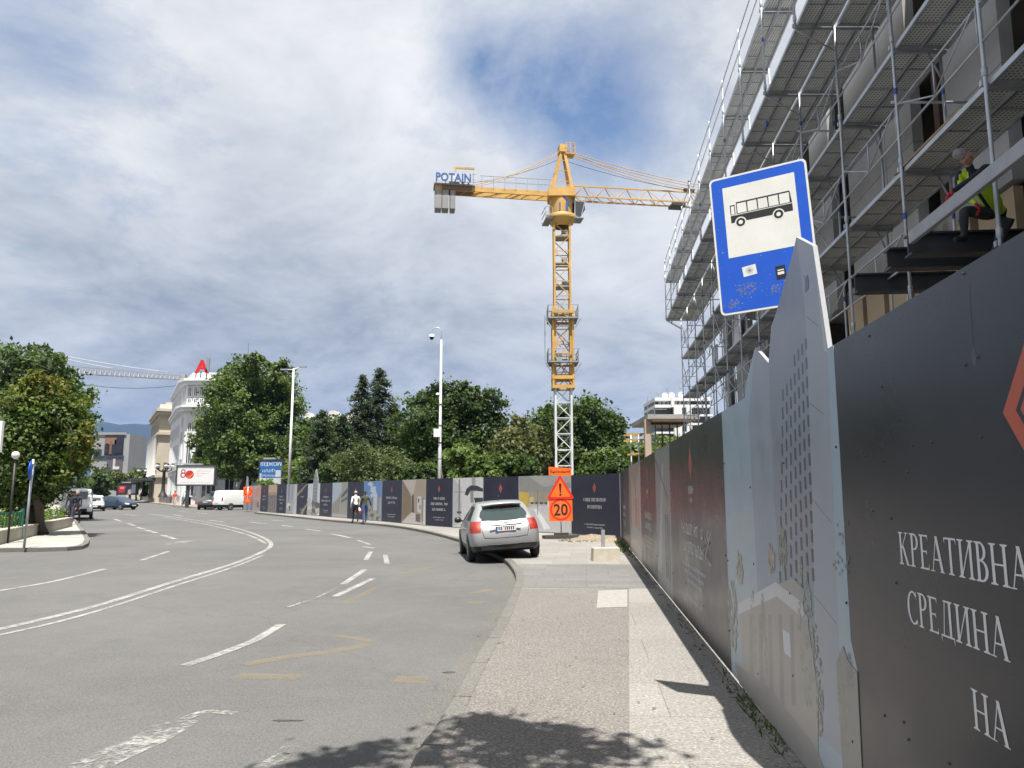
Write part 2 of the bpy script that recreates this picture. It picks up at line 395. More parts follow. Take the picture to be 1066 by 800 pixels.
# rubble and earth at the foot of the hoarding corner
mb = MB()
for (cx, cy, rx, ry, hgt) in [(2.95, 27.6, 1.15, .7, .2), (2.1, 29.2, .8, .5, .12), (3.45, 26.6, .5, .7, .14)]:
    N = 18; rings = 6; vs = [(cx, cy, hgt)]; fs = []
    for i in range(1, rings+1):
        for k in range(N):
            a = 2*PI*k/N; q = i/rings; w = 1+.18*math.sin(3*a+cx*5)+.1*rng.uniform(-1, 1)
            vs.append((cx+rx*q*w*math.cos(a), cy+ry*q*w*math.sin(a), max(-.02, hgt*(1-q**1.6))*rng.uniform(.75, 1.15) if i < rings else -.02))
    for k in range(N): fs.append((0, 1+k, 1+(k+1) % N))
    for i in range(rings-1):
        for k in range(N): fs.append((1+i*N+k, 1+(i+1)*N+k, 1+(i+1)*N+(k+1) % N, 1+i*N+(k+1) % N))
    mb.add(vs, fs, 0, True)
tag(mb.build('earth_heap', m_dirt), kind='stuff')
mb = MB()
for i in range(420):
    if i < 260:
        Y = rng.uniform(4, 28); x = hx(Y)-abs(rng.gauss(0, .06)); z = .004
    else:
        Y = rng.uniform(26.2, 29); x = rng.uniform(1.6, 3.8); z = .02
    r = rng.uniform(.004, .014)*(1+Y/20)
    M = Matrix.Rotation(rng.uniform(0, 3), 3, Vector((rng.uniform(-1, 1), rng.uniform(-1, 1), 1)).normalized())
    mb.box((x, Y, z), (r*2, r*1.5, r), 0, 0, M)
tag(mb.build('gravel', m_dirt), kind='stuff')
mb = MB(); r2 = random.Random(12)
for i in range(110):
    Y = r2.uniform(4.6, 18); x = r2.uniform(-.5, hx(Y)-.05) if i % 3 else ki_at(Y).x-r2.uniform(-.05, .4); z = .0135 if x > ki_at(Y).x else -.105; a = r2.uniform(0, 6.3); L_ = r2.uniform(.008, .03)
    mb.add([(x+L_*math.cos(a), Y+L_*math.sin(a), z), (x+L_*.4*math.cos(a+1.6), Y+L_*.4*math.sin(a+1.6), z+.004), (x-L_*math.cos(a), Y-L_*math.sin(a), z), (x+L_*.4*math.cos(a-1.6), Y+L_*.4*math.sin(a-1.6), z+.003)], [(0, 1, 2, 3)])
tag(mb.build('leaf_litter', mat('dry_leaf', (.10, .075, .045), .9, var=.5, scale=9)), kind='stuff')
# weeds along the foot of the hoarding
m_weed = leaf_mat('weed', (.075, .105, .03), .3)
mb = MB()
for Y0, dens in [(6.2, 60), (5.7, 50), (7.0, 14), (9.6, 10), (22, 60), (24.5, 110), (26, 120)]:
    for i in range(dens):
        Y = Y0+rng.gauss(0, .28 if Y0 < 20 else .8); x = hx(Y)-rng.uniform(-.02, .12 if Y0 < 20 else .3); h = rng.uniform(.02, .07)*(1 if Y0 < 20 else 2.0); a = rng.uniform(0, 6.3)
        dx, dy = math.cos(a)*h*.6, math.sin(a)*h*.6; w = h*.12
        mb.add([(x-w, Y, 0), (x+w, Y, 0), (x+dx+w*.6, Y+dy, h*.8), (x+dx*1.5, Y+dy*1.5, h)], [(0, 1, 2, 3)])
tag(mb.build('weeds', m_weed), kind='stuff')

# road markings: traced in plan on the carriageway
ZP = -.115
def ribbon(mb, pts, w, z=ZP, n=5, w2=None):
    ln = smooth_line([gnd(x, y, z) for x, y in pts], n) if len(pts) > 2 else [gnd(x, y, z) for x, y in pts]
    ln = [Vector((p[0], p[1], 0)) for p in ln]; a = offset(ln, w/2); b = offset(ln, -w/2); k = len(ln)
    mb.add([(p.x, p.y, z) for p in a]+[(p.x, p.y, z) for p in b], [(i, k+i, k+i+1, i+1) for i in range(k-1)])
mb = MB()
ribbon(mb, [(-40, 663), (0, 655), (60, 641), (110, 628), (180, 606), (240, 588), (268, 577), (281, 569.5), (280, 563.5), (266, 556.5), (243, 549.5), (205, 542), (155, 535)], .15)
ribbon(mb, [(-40, 670), (0, 661), (60, 647.5), (120, 630.5), (185, 609), (243, 590.5), (274, 578)], .09)
ribbon(mb, [(277, 566), (262, 558.5), (240, 552), (206, 544.5), (170, 538.5)], .12)
for seg in [[(-30, 620), (0, 615), (55, 605.5), (109, 592.5)], [(147, 583.5), (176, 574)], [(168, 557), (183, 561.5)], [(152, 552), (163, 555)], [(143, 549), (150, 551)], [(133, 545), (140, 547.5)], [(119, 540.5), (126, 543)],
            [(192, 693), (228, 681), (262, 668), (275, 661), (293, 650)], [(349, 621), (388, 602.5)], [(357, 608.5), (380, 593)], [(381, 583), (386, 574.5)], [(378, 569), (389, 571)], [(403, 587), (401, 578)],
            [(217, 541.8), (233, 543.6)], [(282, 541.5), (296, 542.6)], [(293, 547), (304, 548.6)], [(319, 551), (333, 553)], [(261, 543.8), (278, 545.6)], [(345, 556), (365, 560)], [(372, 562.5), (385, 567)], [(180, 536), (190, 537.6)], [(130, 535.6), (142, 537.2)], [(186, 532.5), (196, 533.3)],
            [(115, 531), (122, 531.6)], [(205, 534), (216, 535)]]:
    ribbon(mb, seg, .13 if seg[0][1] > 560 else .22)
structure('white_lane_markings', mb, m_white_paint)
mb = MB()
ribbon(mb, [(85, 802), (120, 785), (158, 768), (188, 750)], .30); ribbon(mb, [(190, 749), (215, 741), (245, 743)], .10); ribbon(mb, [(270, 800), (290, 789), (303, 777)], .12)
ribbon(mb, [(178, 567), (196, 563)], .5); ribbon(mb, [(300, 632), (330, 622), (352, 611)], .06)
structure('worn_lane_markings', mb, m_worn_paint)
mb = MB()
ribbon(mb, [(255, 692), (300, 684), (345, 678.5), (383, 671)], .17); ribbon(mb, [(246, 704), (312, 705)], .22); ribbon(mb, [(352, 662), (388, 668)], .12); ribbon(mb, [(412, 707), (446, 708)], .26)
ribbon(mb, [(413, 598), (440, 593), (462, 590)], .14); ribbon(mb, [(418, 588), (452, 592)], .12); ribbon(mb, [(487, 628), (508, 627)], .22); ribbon(mb, [(490, 618), (512, 614)], .2); ribbon(mb, [(360, 628), (392, 612)], .12)
structure('yellow_bay_markings', mb, m_yellow_paint)
mb = MB()
for (x, y, a, b) in [(300, 750, .15, .02), (468, 700, .07, .04)]:
    p = gnd(x, y, -.1155); mb.add([(p.x+a*math.cos(t)*rng.uniform(.7, 1.1), p.y+b*math.sin(t)*rng.uniform(.7, 1.2), -.1155) for t in [k*PI/6 for k in range(12)]], [tuple(range(12))])
structure('tar_patches', mb, mat('tar', (.05, .048, .045), .7, var=.3, scale=20))

# left pavement island with planter and green railing
lp = px_poly([(0, 571), (40, 570.6), (70, 569.8), (86, 568.2), (92, 565.5), (93.5, 561), (90, 555), (84, 547.5), (78, 540), (70, 532), (62, 526)], 0)
island = lp+[(-64, 72), (-70, 23.2)]
mb = MB(); mb.prism(island, -.17, -.003, 0, False); structure('left_kerb', mb, m_kerb)
c = Vector((-30, 40, 0))
ins = offset([Vector((*p, 0)) for p in lp], .17)
sheet('left_pavement', [(p.x, p.y) for p in ins]+[(-64, 72), (-70, 23.4)], .002, m_slab if False else ground_mat('left_slabs', (.31, .30, .275), (.40, .39, .37), 30, (.22, .21, .19), .15, tiles=(.9, .9)))
# ================================================================ HOARDING
m_panel = mat('charcoal_vinyl', (.016, .018, .026), .30, var=.25, scale=1.6, grain=30, spec=.5, wavy=.10)
m_panel2 = mat('navy_vinyl', (.020, .021, .036), .45, var=.25, scale=1.6, grain=30, spec=.3)
m_print_txt = mat('printed_white', (.62, .62, .62), .5, var=.08, scale=20)
m_print_grey = mat('printed_grey', (.30, .31, .33), .5, var=.08, scale=20)
m_orange_pr = mat('printed_orange', (.42, .085, .045), .45, var=.1, scale=12)
m_panelback = mat('panel_sheet', (.28, .29, .30), .6, var=.15)
_pc = {}
def pc(rgb, rough=.38):
    k = tuple(round(x, 3) for x in rgb)
    if k not in _pc: _pc[k] = mat('print_%d' % len(_pc), rgb, rough, var=.07, scale=4, grain=45)
    return _pc[k]
class Print:
    "layers of flat ink on a panel, u to the right, z up, each layer a hair further out"
    def __init__(s, near=False): s.mb = MB(); s.mats = []; s.y = -.0002; s.k = .22 if near else 1.3
    def idx(s, rgb):
        m = rgb if not isinstance(rgb, tuple) else pc(rgb)
        if m not in s.mats: s.mats.append(m)
        return s.mats.index(m)
    def poly(s, pts, rgb, lift=.00006):
        s.y -= lift*s.k; n = len(pts)
        ar = sum(pts[i][0]*pts[(i+1) % n][1]-pts[(i+1) % n][0]*pts[i][1] for i in range(n))
        if ar < 0: pts = pts[::-1]
        s.mb.add([(p[0], s.y, p[1]) for p in pts], [tuple(range(n))], s.idx(rgb))
    def rect(s, x0, z0, x1, z1, rgb): s.poly([(x0, z0), (x1, z0), (x1, z1), (x0, z1)], rgb)
    def line(s, x0, z0, x1, z1, w, rgb):
        d = Vector((x1-x0, z1-z0)); d.normalize(); q = Vector((-d.y, d.x))*w/2
        s.poly([(x0+q.x, z0+q.y), (x1+q.x, z1+q.y), (x1-q.x, z1-q.y), (x0-q.x, z0-q.y)], rgb)
    def foliage(s, cx, cz, rx, rz, rgb, seed=0, n=90):
        "printed tree: many small dabs"
        r_ = random.Random(seed); rgb = tuple(.62*c+.38*b for c, b in zip(rgb, (.31, .31, .29))) if s.k < 1 else rgb
        for k in range(n):
            a = r_.uniform(0, 2*PI); q = math.sqrt(r_.random()); f_ = r_.uniform(.75, 1.3)
            s.blob(cx+rx*q*math.cos(a), cz+rz*q*math.sin(a), rx*r_.uniform(.07, .18), rx*r_.uniform(.07, .2), tuple(round(c*(.9 if k % 3 == 0 else 1.0 if k % 3 == 1 else 1.12), 3) for c in rgb), seed*50+k, 7, .4, .000006)
    def blob(s, cx, cz, rx, rz, rgb, seed=0, n=22, rag=.35, lift=.00006):
        r_ = random.Random(seed); s.poly([(cx+rx*math.cos(2*PI*k/n)*(1+r_.uniform(-rag, rag)), cz+rz*math.sin(2*PI*k/n)*(1+r_.uniform(-rag, rag))) for k in range(n)], rgb, lift)

# serif capitals drawn from strokes; heights in units of cap height
def glyph(ch, mb, x, z, h, y, mi=0):
    "adds one serif capital, returns its advance"
    st, th, sf = .135, .045, .10; cnt = [0]
    def P(pts):
        cnt[0] += 1; n = len(pts)
        ar = sum(pts[i][0]*pts[(i+1) % n][1]-pts[(i+1) % n][0]*pts[i][1] for i in range(n))
        if ar < 0: pts = pts[::-1]
        yy = y-.00004*cnt[0]; mb.add([(x+p[0]*h, yy, z+p[1]*h) for p in pts], [tuple(range(n))], mi)
    def stem(cx, z0=0, z1=1, w=st, top=True, bot=True):
        P([(cx-w/2, z0), (cx+w/2, z0), (cx+w/2, z1), (cx-w/2, z1)])
        if bot: P([(cx-w/2-sf, z0), (cx+w/2+sf, z0), (cx+w/2+sf, z0+.025), (cx+w/2, z0+.06), (cx-w/2, z0+.06), (cx-w/2-sf, z0+.025)])
        if top: P([(cx-w/2-sf, z1), (cx+w/2+sf, z1), (cx+w/2+sf, z1-.025), (cx+w/2, z1-.06), (cx-w/2, z1-.06), (cx-w/2-sf, z1-.025)])
    def diag(x0, z0, x1, z1, w): P([(x0-w/2, z0), (x0+w/2, z0), (x1+w/2, z1), (x1-w/2, z1)])
    def hb(x0, x1, zc, w=th): P([(x0, zc-w/2), (x1, zc-w/2), (x1, zc+w/2), (x0, zc+w/2)])
    def tip(xc, z0, up): P([(xc-.018, z0), (xc+.018, z0), (xc+.018, z0+up), (xc-.03, z0+up*.35)])
    def serif(xc, z0, up=.03): P([(xc-.14, z0), (xc+.14, z0), (xc+.14, z0+up), (xc-.14, z0+up)])
    def arc(cx, cz, rx, rz, a0, a1, wside, wtop, n=18):
        for k in range(n):
            t0, t1 = a0+(a1-a0)*k/n, a0+(a1-a0)*(k+1)/n; q = []
            for t, sg in ((t0, 1), (t1, 1), (t1, -1), (t0, -1)):
                wx = wside/2; wz = wtop/2
                q.append((cx+(rx+sg*wx)*math.cos(t), cz+(rz+sg*wz)*math.sin(t)))
            n_ = cnt[0]; P(q); cnt[0] = n_
        cnt[0] += 1
    if ch == ' ': return .35*h
    if ch == 'К': stem(.17); diag(.24, .50, .62, .97, .06); diag(.66, 0, .33, .58, .15); serif(.62, .97); serif(.70, 0); adv = .86
    elif ch == 'Р': stem(.17); arc(.30, .755, .24, .225, -PI/2, PI/2, .13, .05); hb(.2, .31, .98, .05); hb(.2, .31, .53, .05); adv = .68
    elif ch == 'Е': stem(.17); hb(.15, .58, .975, .05); hb(.15, .50, .52); hb(.15, .60, .025, .05); tip(.58, .99, -.16); tip(.60, 0, .18); tip(.50, .44, .16); adv = .74
    elif ch == 'А': diag(.10, 0, .40, 1, .05); diag(.70, 0, .40, 1, .15); hb(.20, .60, .34); serif(.10, 0); serif(.70, 0); adv = .86
    elif ch == 'Т': stem(.38, top=False); hb(.04, .72, .975, .05); tip(.05, .99, -.17); tip(.71, .99, -.17); adv = .80
    elif ch == 'И': stem(.17); stem(.71); diag(.20, .04, .68, .96, .06); adv = .92
    elif ch == 'Н': stem(.17); stem(.71); hb(.2, .7, .5); adv = .92
    elif ch == 'В': stem(.17); arc(.28, .76, .22, .215, -PI/2, PI/2, .13, .05); arc(.30, .275, .27, .25, -PI/2, PI/2, .14, .05); hb(.15, .3, .975, .05); hb(.15, .3, .53, .05); hb(.15, .31, .025, .05); adv = .72
    elif ch == 'С': arc(.44, .5, .35, .475, R(48), R(312), .14, .05); tip(.68, .99, -.24); tip(.69, .02, .2); adv = .80
    elif ch == 'Д': diag(.20, .03, .34, .97, .05); stem(.62, .03, 1, bot=False); hb(.25, .72, .975, .05); hb(.04, .84, .03, .05); tip(.06, .04, -.2); tip(.82, .04, -.2); adv = .90
    elif ch == 'О': arc(.44, .5, .35, .475, 0, 2*PI, .14, .05, 28); adv = .90
    elif ch == 'Ц': stem(.17); stem(.66); hb(.1, .80, .025, .05); tip(.80, .04, -.2); adv = .86
    elif ch == 'П': stem(.17); stem(.71); hb(.1, .78, .975, .05); adv = .92
    elif ch == 'Г': stem(.17); hb(.1, .58, .975, .05); tip(.58, .99, -.2); adv = .64
    elif ch == 'Ј': stem(.28, .12, 1, bot=False); arc(.14, .08, .14, .20, -PI*.75, 0, .1, .06, 8); adv = .50
    else: adv = .3
    return adv*h
def serif_text(mb, body, x, z, h, y=-.003, mi=0, center=False, squeeze=1.0):
    if center:
        dummy = MB(); w = 0
        for ch in body: w += glyph(ch, dummy, 0, 0, h, 0)
        x = x-w/2
    for ch in body: x += glyph(ch, mb, x, z, h, y, mi)
def micro_text(mb, xc, z, w, h, y=-.003, mi=0, seed=1):
    "a line of print too small to read in the photograph: letter-sized ticks"
    r_ = random.Random(seed); x = xc-w/2
    while x < xc+w/2:
        wl = h*r_.uniform(.25, .55)
        if r_.random() > .14:
            hh = h*r_.uniform(.75, 1); mb.add([(x, y, z), (x+wl*.35, y, z), (x+wl*.35, y, z+hh), (x, y, z+hh)], [(0, 1, 2, 3)], mi)
            zz_ = z+hh*r_.choice((0, .45, .85)); mb.add([(x+wl*.35, y, zz_), (x+wl, y, zz_), (x+wl, y, zz_+h*.15), (x+wl*.35, y, zz_+h*.15)], [(0, 1, 2, 3)], mi)
        x += wl+h*.14
def emblem_rings(pr, cx, cz, r, h):
    "double diamond emblem: bands of orange with dark gaps"
    D = (.016, .018, .026)
    for q, colr in ((1, m_orange_pr), (.76, D), (.68, m_orange_pr), (.40, D), (.26, m_orange_pr), (.12, D)):
        pr.poly([(cx-r*q, cz), (cx, cz-h*q), (cx+r*q, cz), (cx, cz+h*q)], colr)

HOARD = []
def hoarding_panel(label, A, B, z0, z1, base_m, group, outline=None):
    "A is the left foot as seen from the road, B the right foot"
    A = Vector((A[0], A[1], 0)); B = Vector((B[0], B[1], 0)); d = B-A; w = d.length
    mb = MB()
    poly = outline(w) if outline else [(0.004, z0), (w-.004, z0), (w-.004, z1), (0.004, z1)]
    n = len(poly); vs = [(p[0], 0, p[1]) for p in poly]+[(p[0], .025, p[1]) for p in poly]
    mb.add(vs, [tuple(range(n))], 0); mb.add(vs, [tuple(range(n, 2*n))[::-1]]+[(i, n+i, n+(i+1) % n, (i+1) % n) for i in range(n)], 1)
    o = mb.build('hoarding_panel', [base_m, m_panelback]); o.location = (A.x, A.y, 0); o.rotation_euler = (0, 0, math.atan2(d.y, d.x))
    tag(o, label, 'hoarding panel', group); LOCAL.add(o.name)
    fx = MB()                                    # galvanised studs fixing the sheet
    return o, w
def studs(o, w, z0, z1, seed, n=14):
    r_ = random.Random(seed)
    for i in range(n):
        x = (.05, w-.05, w*.34, w*.66)[i % 4]+r_.uniform(-.02, .02); z = z0+.15+(z1-z0-.25)*((i//4)+r_.uniform(.1, .5))/max(1, n/4)
        mb = MB(); mb.lathe([(0.0001, -.008), (.006, -.006), (.008, 0)], 8, (x, 0, z), 'y'); mb.build('rivet', m_darksteel, o)
G_R = 'hoarding panels beside the footpath'; G_B = 'hoarding panels across the back of the pavement'
Z0, Z1 = .05, 2.37
def rp(Y): return (hx(Y), Y)
def plane_uv(A, B):
    "photo direction -> (u, z) on the upright plane through A and B"
    A = Vector((A[0], A[1], 0)); d = (Vector((B[0], B[1], 0))-A).normalized(); nrm = Vector((-d.y, d.x, 0))
    def fn(x, y):
        r = Vector(ray(x, y)); C0 = Vector((0, 0, EYE)); t = (A-C0).dot(nrm)/r.dot(nrm); q = C0+r*t
        return ((q-A).dot(d), q.z)
    return fn
# ---- nearest dark panel with the big lettering
YA, YB = 3.86, .35
o, w = hoarding_panel('near charcoal hoarding panel printed with large white serif words and an orange emblem', rp(YA), rp(YB), Z0, Z1, m_panel, G_R)
uv = plane_uv(rp(YA), rp(YB))
mb = MB()
for body, (x, y), (x2, y2) in (('КРЕАТИВНА', (937, 587), (936, 552)), ('СРЕДИНА', (946, 648), (946, 618)), ('НА', (1014, 758), (1012, 712))):
    u, z = uv(x, y); u2, z2 = uv(x2, y2); mb = MB(); serif_text(mb, body, u, z, .128, -.0008); mb.build('lettering', m_print_txt, o)
pr = Print(True); u, z = uv(1044, 430); emblem_rings(pr, u+.30, z, .30, .38)
u0, z0_ = uv(1009, 296); u1, z1_ = uv(1013.5, 360); pr.line(u0, min(z0_, Z1-.02), u1, z1_, .004, (.006, .007, .01)); u0, z0_ = uv(1014, 372); pr.blob(u0, z0_, .016, .03, (.05, .055, .065), 4, 14, .2)
pr.mb.build('emblem', pr.mats, o)
for x, y in [(1018, 372), (918, 403), (1022, 455), (898, 472), (1005, 380), (950, 464), (928, 540), (901, 475), (933, 607), (909, 532), (941, 752), (946, 770), (988, 795), (921, 745), (905, 350), (1003, 283), (920, 480), (945, 492), (970, 461)]:
    u, z = uv(x, y)
    if 0 < u < w: mb = MB(); mb.lathe([(0.0001, -.006), (.005, -.004), (.007, 0)], 8, (u, 0, min(z, Z1-.02)), 'y'); mb.build('rivet', m_darksteel, o)
# ---- tower picture panel with cut-out silhouette above the top edge
YA, YB = 7.1, 3.86
A_, B_ = rp(YA), rp(YB); uv = plane_uv(A_, B_)
def cut(w):
    pts = [(0.004, Z0), (w-.004, Z0), (w-.004, Z1)]
    for q in [(862, 366), (857, 330), (846, 256), (829, 247), (817, 300), (803, 340), (800, 378), (786, 362), (776, 402)]:
        u, z = uv(*q); pts.append((u, max(z, Z1) if q[1] > 360 else z))
    u, _ = uv(775, 411); pts += [(u, Z1), (.004, Z1)]
    return pts
o, w = hoarding_panel('pale blue hoarding panel picturing a grey tower whose cut out top overtops the edge', A_, B_, Z0, Z1, pc((.28, .36, .42)), G_R, cut)
pr = Print(True)
def pp(pts, rgb): pr.poly([uv(*p) for p in pts], rgb)
pp([(757, 540), (790, 520), (795, 470), (870, 560), (880, 640), (893, 700), (898, 800), (845, 800), (763, 700)], (.31, .37, .41))   # pale sky low
pp([(786, 362), (800, 378), (812, 520), (820, 620), (790, 640), (786, 560), (779, 440)], (.25, .29, .34))                            # far slab
pp([(829.5, 249), (803.5, 341), (800, 380), (806, 520), (815, 640), (836, 760), (851, 760), (845, 500), (840, 300)], (.22, .245, .285))   # shaded face
pp([(829.5, 249), (838, 320), (845, 500), (853, 765), (879, 790), (869, 560), (861, 366), (846, 257)], (.29, .315, .35))            # lit face
pp([(846.5, 262), (856.5, 331), (861.5, 367), (858, 366), (851, 300)], (.40, .42, .44))
for (xa, ya, xb, yb) in [(836, 287, 843, 293), (840, 330, 852, 340), (843, 420, 858, 432), (846, 520, 866, 545), (848, 620, 871, 650)]:
    u0, z0_ = uv(xa, ya); u1, z1_ = uv(xb, yb); pr.line(u0, z0_, u1, z1_, .006, (.12, .14, .17))
# rows of window slots on the shaded face, converging with the storeys
for r_ in range(13):
    for c_ in range(7):
        t = c_/6; yb = 352+r_*20+(1-t)*(34-r_*1.0); xb = 838.5-26*(1-t)*.9-(1-t)*r_*.3+r_*.62*t
        if yb > 610 or (r_ == 0 and t < .45): continue
        hgt = 13; u0, z0_ = uv(xb, yb+hgt); u1, z1_ = uv(xb+.8+.4*t, yb); pr.poly([(u0, z0_), (u1, z0_), (u1, z1_), (u0, z1_)], (.075, .085, .10), .0001)
pp([(838, 290), (841, 286), (842, 300), (838.5, 305)], (.10, .13, .22))
# street level: sandstone podium with white canopy, trees, people
pp([(769, 640), (812, 615), (840, 640), (852, 720), (852, 790), (815, 765), (775, 705)], (.33, .305, .28))
pp([(769, 640), (768, 629), (808, 606), (836, 628), (838, 645), (809, 621)], (.46, .47, .48)); pp([(811, 608), (826, 602), (838, 615), (836, 628)], (.30, .29, .275))
for x in (780, 790, 800, 811, 823): pp([(x, 640), (x+3.5, 640), (x+6, 735), (x+1.5, 735)], (.265, .24, .22))
pp([(815, 655), (822, 660), (824, 685), (817, 680)], (.48, .52, .55))
pp([(765, 690), (800, 715), (848, 775), (858, 800), (840, 800), (770, 712)], (.27, .255, .24))
for i, (x, y, rx, rz, colr) in enumerate([(839, 660, .16, .42, (.21, .245, .18)), (785, 655, .1, .3, (.25, .265, .20)), (815, 570, .1, .13, (.17, .19, .13)), (803, 582, .1, .1, (.34, .25, .18)), (770, 592, .14, .12, (.32, .305, .24)), (763, 640, .2, .3, (.27, .25, .20)), (795, 660, .1, .35, (.26, .27, .205)), (852, 710, .08, .3, (.215, .235, .17))]):
    u, z = uv(x, y); pr.foliage(u, z, rx, rz, colr, i+1)
pp([(871, 690), (878, 672), (884, 690), (893, 700), (898, 800), (878, 800)], (.245, .24, .215))
pr.foliage(*uv(885, 700), .05, .1, (.13, .12, .11), 9); pr.foliage(*uv(878, 740), .07, .25, (.16, .17, .11), 12)
for i in range(22):
    u, z = uv(rng.uniform(868, 884), rng.uniform(540, 600)); pr.blob(u, z, .006, .012, (.12, .14, .15), i, 6)
pr.mb.build('printed_picture', pr.mats, o); studs(o, w, Z0, Z1, 3, 12)
# ---- dark panel with emblem and graffiti
def dark_right(label, YA, YB, seed, words=True):
    o, w = hoarding_panel(label, rp(YA), rp(YB), Z0, Z1, m_panel, G_R)
    pr = Print(); emblem_rings(pr, w*.5, 1.98, .14, .20); pr.mb.build('emblem', pr.mats, o)
    mb = MB()
    if words:
        micro_text(mb, w*.5, 1.62, .42, .10, seed=seed); micro_text(mb, w*.5, 1.52, .2, .05, seed=seed+9)
        micro_text(mb, w*.5, 1.12, 1.7, .14, seed=seed+1); micro_text(mb, w*.5, .9, 1.6, .14, seed=seed+2)
        for k in range(3): micro_text(mb, w*.5, .72-.09*k, 2.0-.4*k, .045, seed=seed+3+k)
        micro_text(mb, w*.5, .33, 1.3, .055, seed=seed+7)
    mb.build('lettering', m_print_txt, o); studs(o, w, Z0, Z1, seed, 12)
    pr = Print(True)
    for k in range(1, int(w/1.15)): pr.rect(k*w/int(w/1.15)-.004, Z0+.01, k*w/int(w/1.15)+.004, Z1-.01, (.006, .006, .007))
    pr.mb.build('sheet_seams', pr.mats, o)
    return o, w
o, w = dark_right('charcoal hoarding panel left of the tower picture with graffiti over its words', 11.6, 7.1, 21)
pr = Print(); r_ = random.Random(5); u, z = w*.70, 1.0
for k in range(16):
    u2, z2 = w*.70+r_.uniform(-.1, .5), 1.0+r_.uniform(-.16, .28); pr.line(u, z, u2, z2, .03, (.004, .004, .005) if k % 3 else (.25, .26, .27)); u, z = u2, z2
pr.mb.build('graffiti', pr.mats, o)
# ---- pictures further along, seen at a grazing angle
def pic_interior(pr, w, warm):
    a = (.34, .30, .25) if warm else (.24, .25, .26)
    pr.rect(.02, Z0+.01, w-.02, Z1-.01, a)
    pr.poly([(.02, Z0+.02), (w-.02, Z0+.02), (w*.62, .75), (w*.45, .75)], tuple(min(1, x*1.25) for x in a)); pr.poly([(.02, Z1-.02), (w-.02, Z1-.02), (w*.62, 1.75), (w*.45, 1.75)], tuple(x*.7 for x in a))
    pr.rect(w*.45, .75, w*.62, 1.75, (.08, .06, .05)); pr.poly([(.02, Z0+.1), (w*.22, .5), (w*.22, 2.0), (.02, 2.3)], tuple(x*.6 for x in a))
    for k in range(4): pr.rect(w*(.68+.07*k), .6, w*(.70+.07*k), 1.5, (.45, .42, .38) if k % 2 else (.05, .05, .05))
def picture_right(label, YA, YB, kind):
    o, w = hoarding_panel(label, rp(YA), rp(YB), Z0, Z1, pc((.16, .16, .16)), G_R)
    pr = Print()
    if kind == 0:
        pr.rect(.02, Z0+.02, w-.02, Z1-.02, (.20, .205, .20)); pr.poly([(.1, .3), (w*.5, 2.1), (w*.62, 2.1), (w*.3, .3)], (.30, .31, .31)); pr.line(.15, 2.2, w*.9, 1.5, .05, (.05, .06, .05)); pr.rect(w*.6, .3, w*.9, 1.3, (.10, .105, .10))
        for k in range(6): pr.line(w*.2+k*.3, .3, w*.25+k*.3, 1.9, .02, (.36, .37, .36))
    else:
        pic_interior(pr, w, True); pr.poly([(w*.1, .4), (w*.5, 1.95), (w*.9, .5)], (.30, .30, .29)); pr.rect(w*.55, .8, w*.72, 1.5, (.42, .17, .06))
    pr.mb.build('printed_picture', pr.mats, o); studs(o, w, Z0, Z1, int(YA), 10)
picture_right('greyish hoarding panel with a blurred glass lobby picture right after the charcoal graffiti one', 14.0, 11.6, 0)
dark_right('narrow looking charcoal hoarding panel between the lobby picture and the orange tinted picture', 17.75, 14.0, 41)
picture_right('hoarding panel with an orange tinted interior picture near the far end of the footpath', 22.3, 17.75, 1)
dark_right('last charcoal panel of the footpath row touching the corner by the concrete block', 27.9, 22.3, 61)
# near posts behind the sheet are hidden; a galvanised foot angle runs under it
for i, (ya, yb) in enumerate(((.35, 3.86), (3.86, 7.1), (7.1, 11.6), (11.6, 17.75), (17.75, 27.9))): pass

# ---- back row, left to right
PXB = [(595, 646), (540, 595), (503, 540), (471, 503), (443, 471), (418, 443), (397, 418), (378, 397), (361, 378), (345, 361), (332, 345), (319.3, 332), (308, 319.3), (297, 308), (287, 297), (278, 287), (270, 278), (262, 270)]
bl = [Vector((p.x, p.y, 0)) for p in back_pts]
def on_back(x):
    "point of the back row's footline in photo direction x"
    d = Vector((x-533, F*math.cos(PITCH)-(400-545)*math.sin(PITCH), 0))
    for a, b in zip(bl, bl[1:]):
        den = (b-a).x*d.y-(b-a).y*d.x
        if abs(den) < 1e-9: continue
        s_ = -(a.x*d.y-a.y*d.x)/den
        if -1e-6 <= s_ <= 1+1e-6: return a+(b-a)*s_
    a, b = (bl[0], bl[1]) if x < 300 else (bl[-2], bl[-1]); den = (b-a).x*d.y-(b-a).y*d.x
    return a+(b-a)*(-(a.x*d.y-a.y*d.x)/den)
T0, T1 = .03, 2.36
def dark_back(label, x0, x1, lines, seed, bronze=False):
    o, w = hoarding_panel(label, on_back(x0), on_back(x1), T0, T1, m_panel2, G_B)
    pr = Print(); emblem_rings(pr, w*.5, 1.84, .11, .19)
    if bronze:
        pr.poly([(.02, 1.62), (w*.85, T1-.01), (w*.98, T1-.01), (.02, 1.35)], (.26, .17, .11)); pr.poly([(w*.35, T0+.02), (w*.6, T0+.02), (w-.02, .75), (w-.02, 1.0)], (.26, .17, .11))
    pr.mb.build('emblem', pr.mats, o)
    mb = MB(); z = 1.32
    for ln in lines:
        if ln.startswith('~'): micro_text(mb, w*.5, z, float(ln[1:])*w, .13, seed=seed+int(z*100))
        else: serif_text(mb, ln, w*.5, z, .125, center=True)
        z -= .27
    micro_text(mb, w*.5, .42, w*.42, .055, seed=seed+2); micro_text(mb, w*.5, .30, w*.32, .055, seed=seed+3)
    mb.build('lettering', m_print_txt, o)
    return o, w
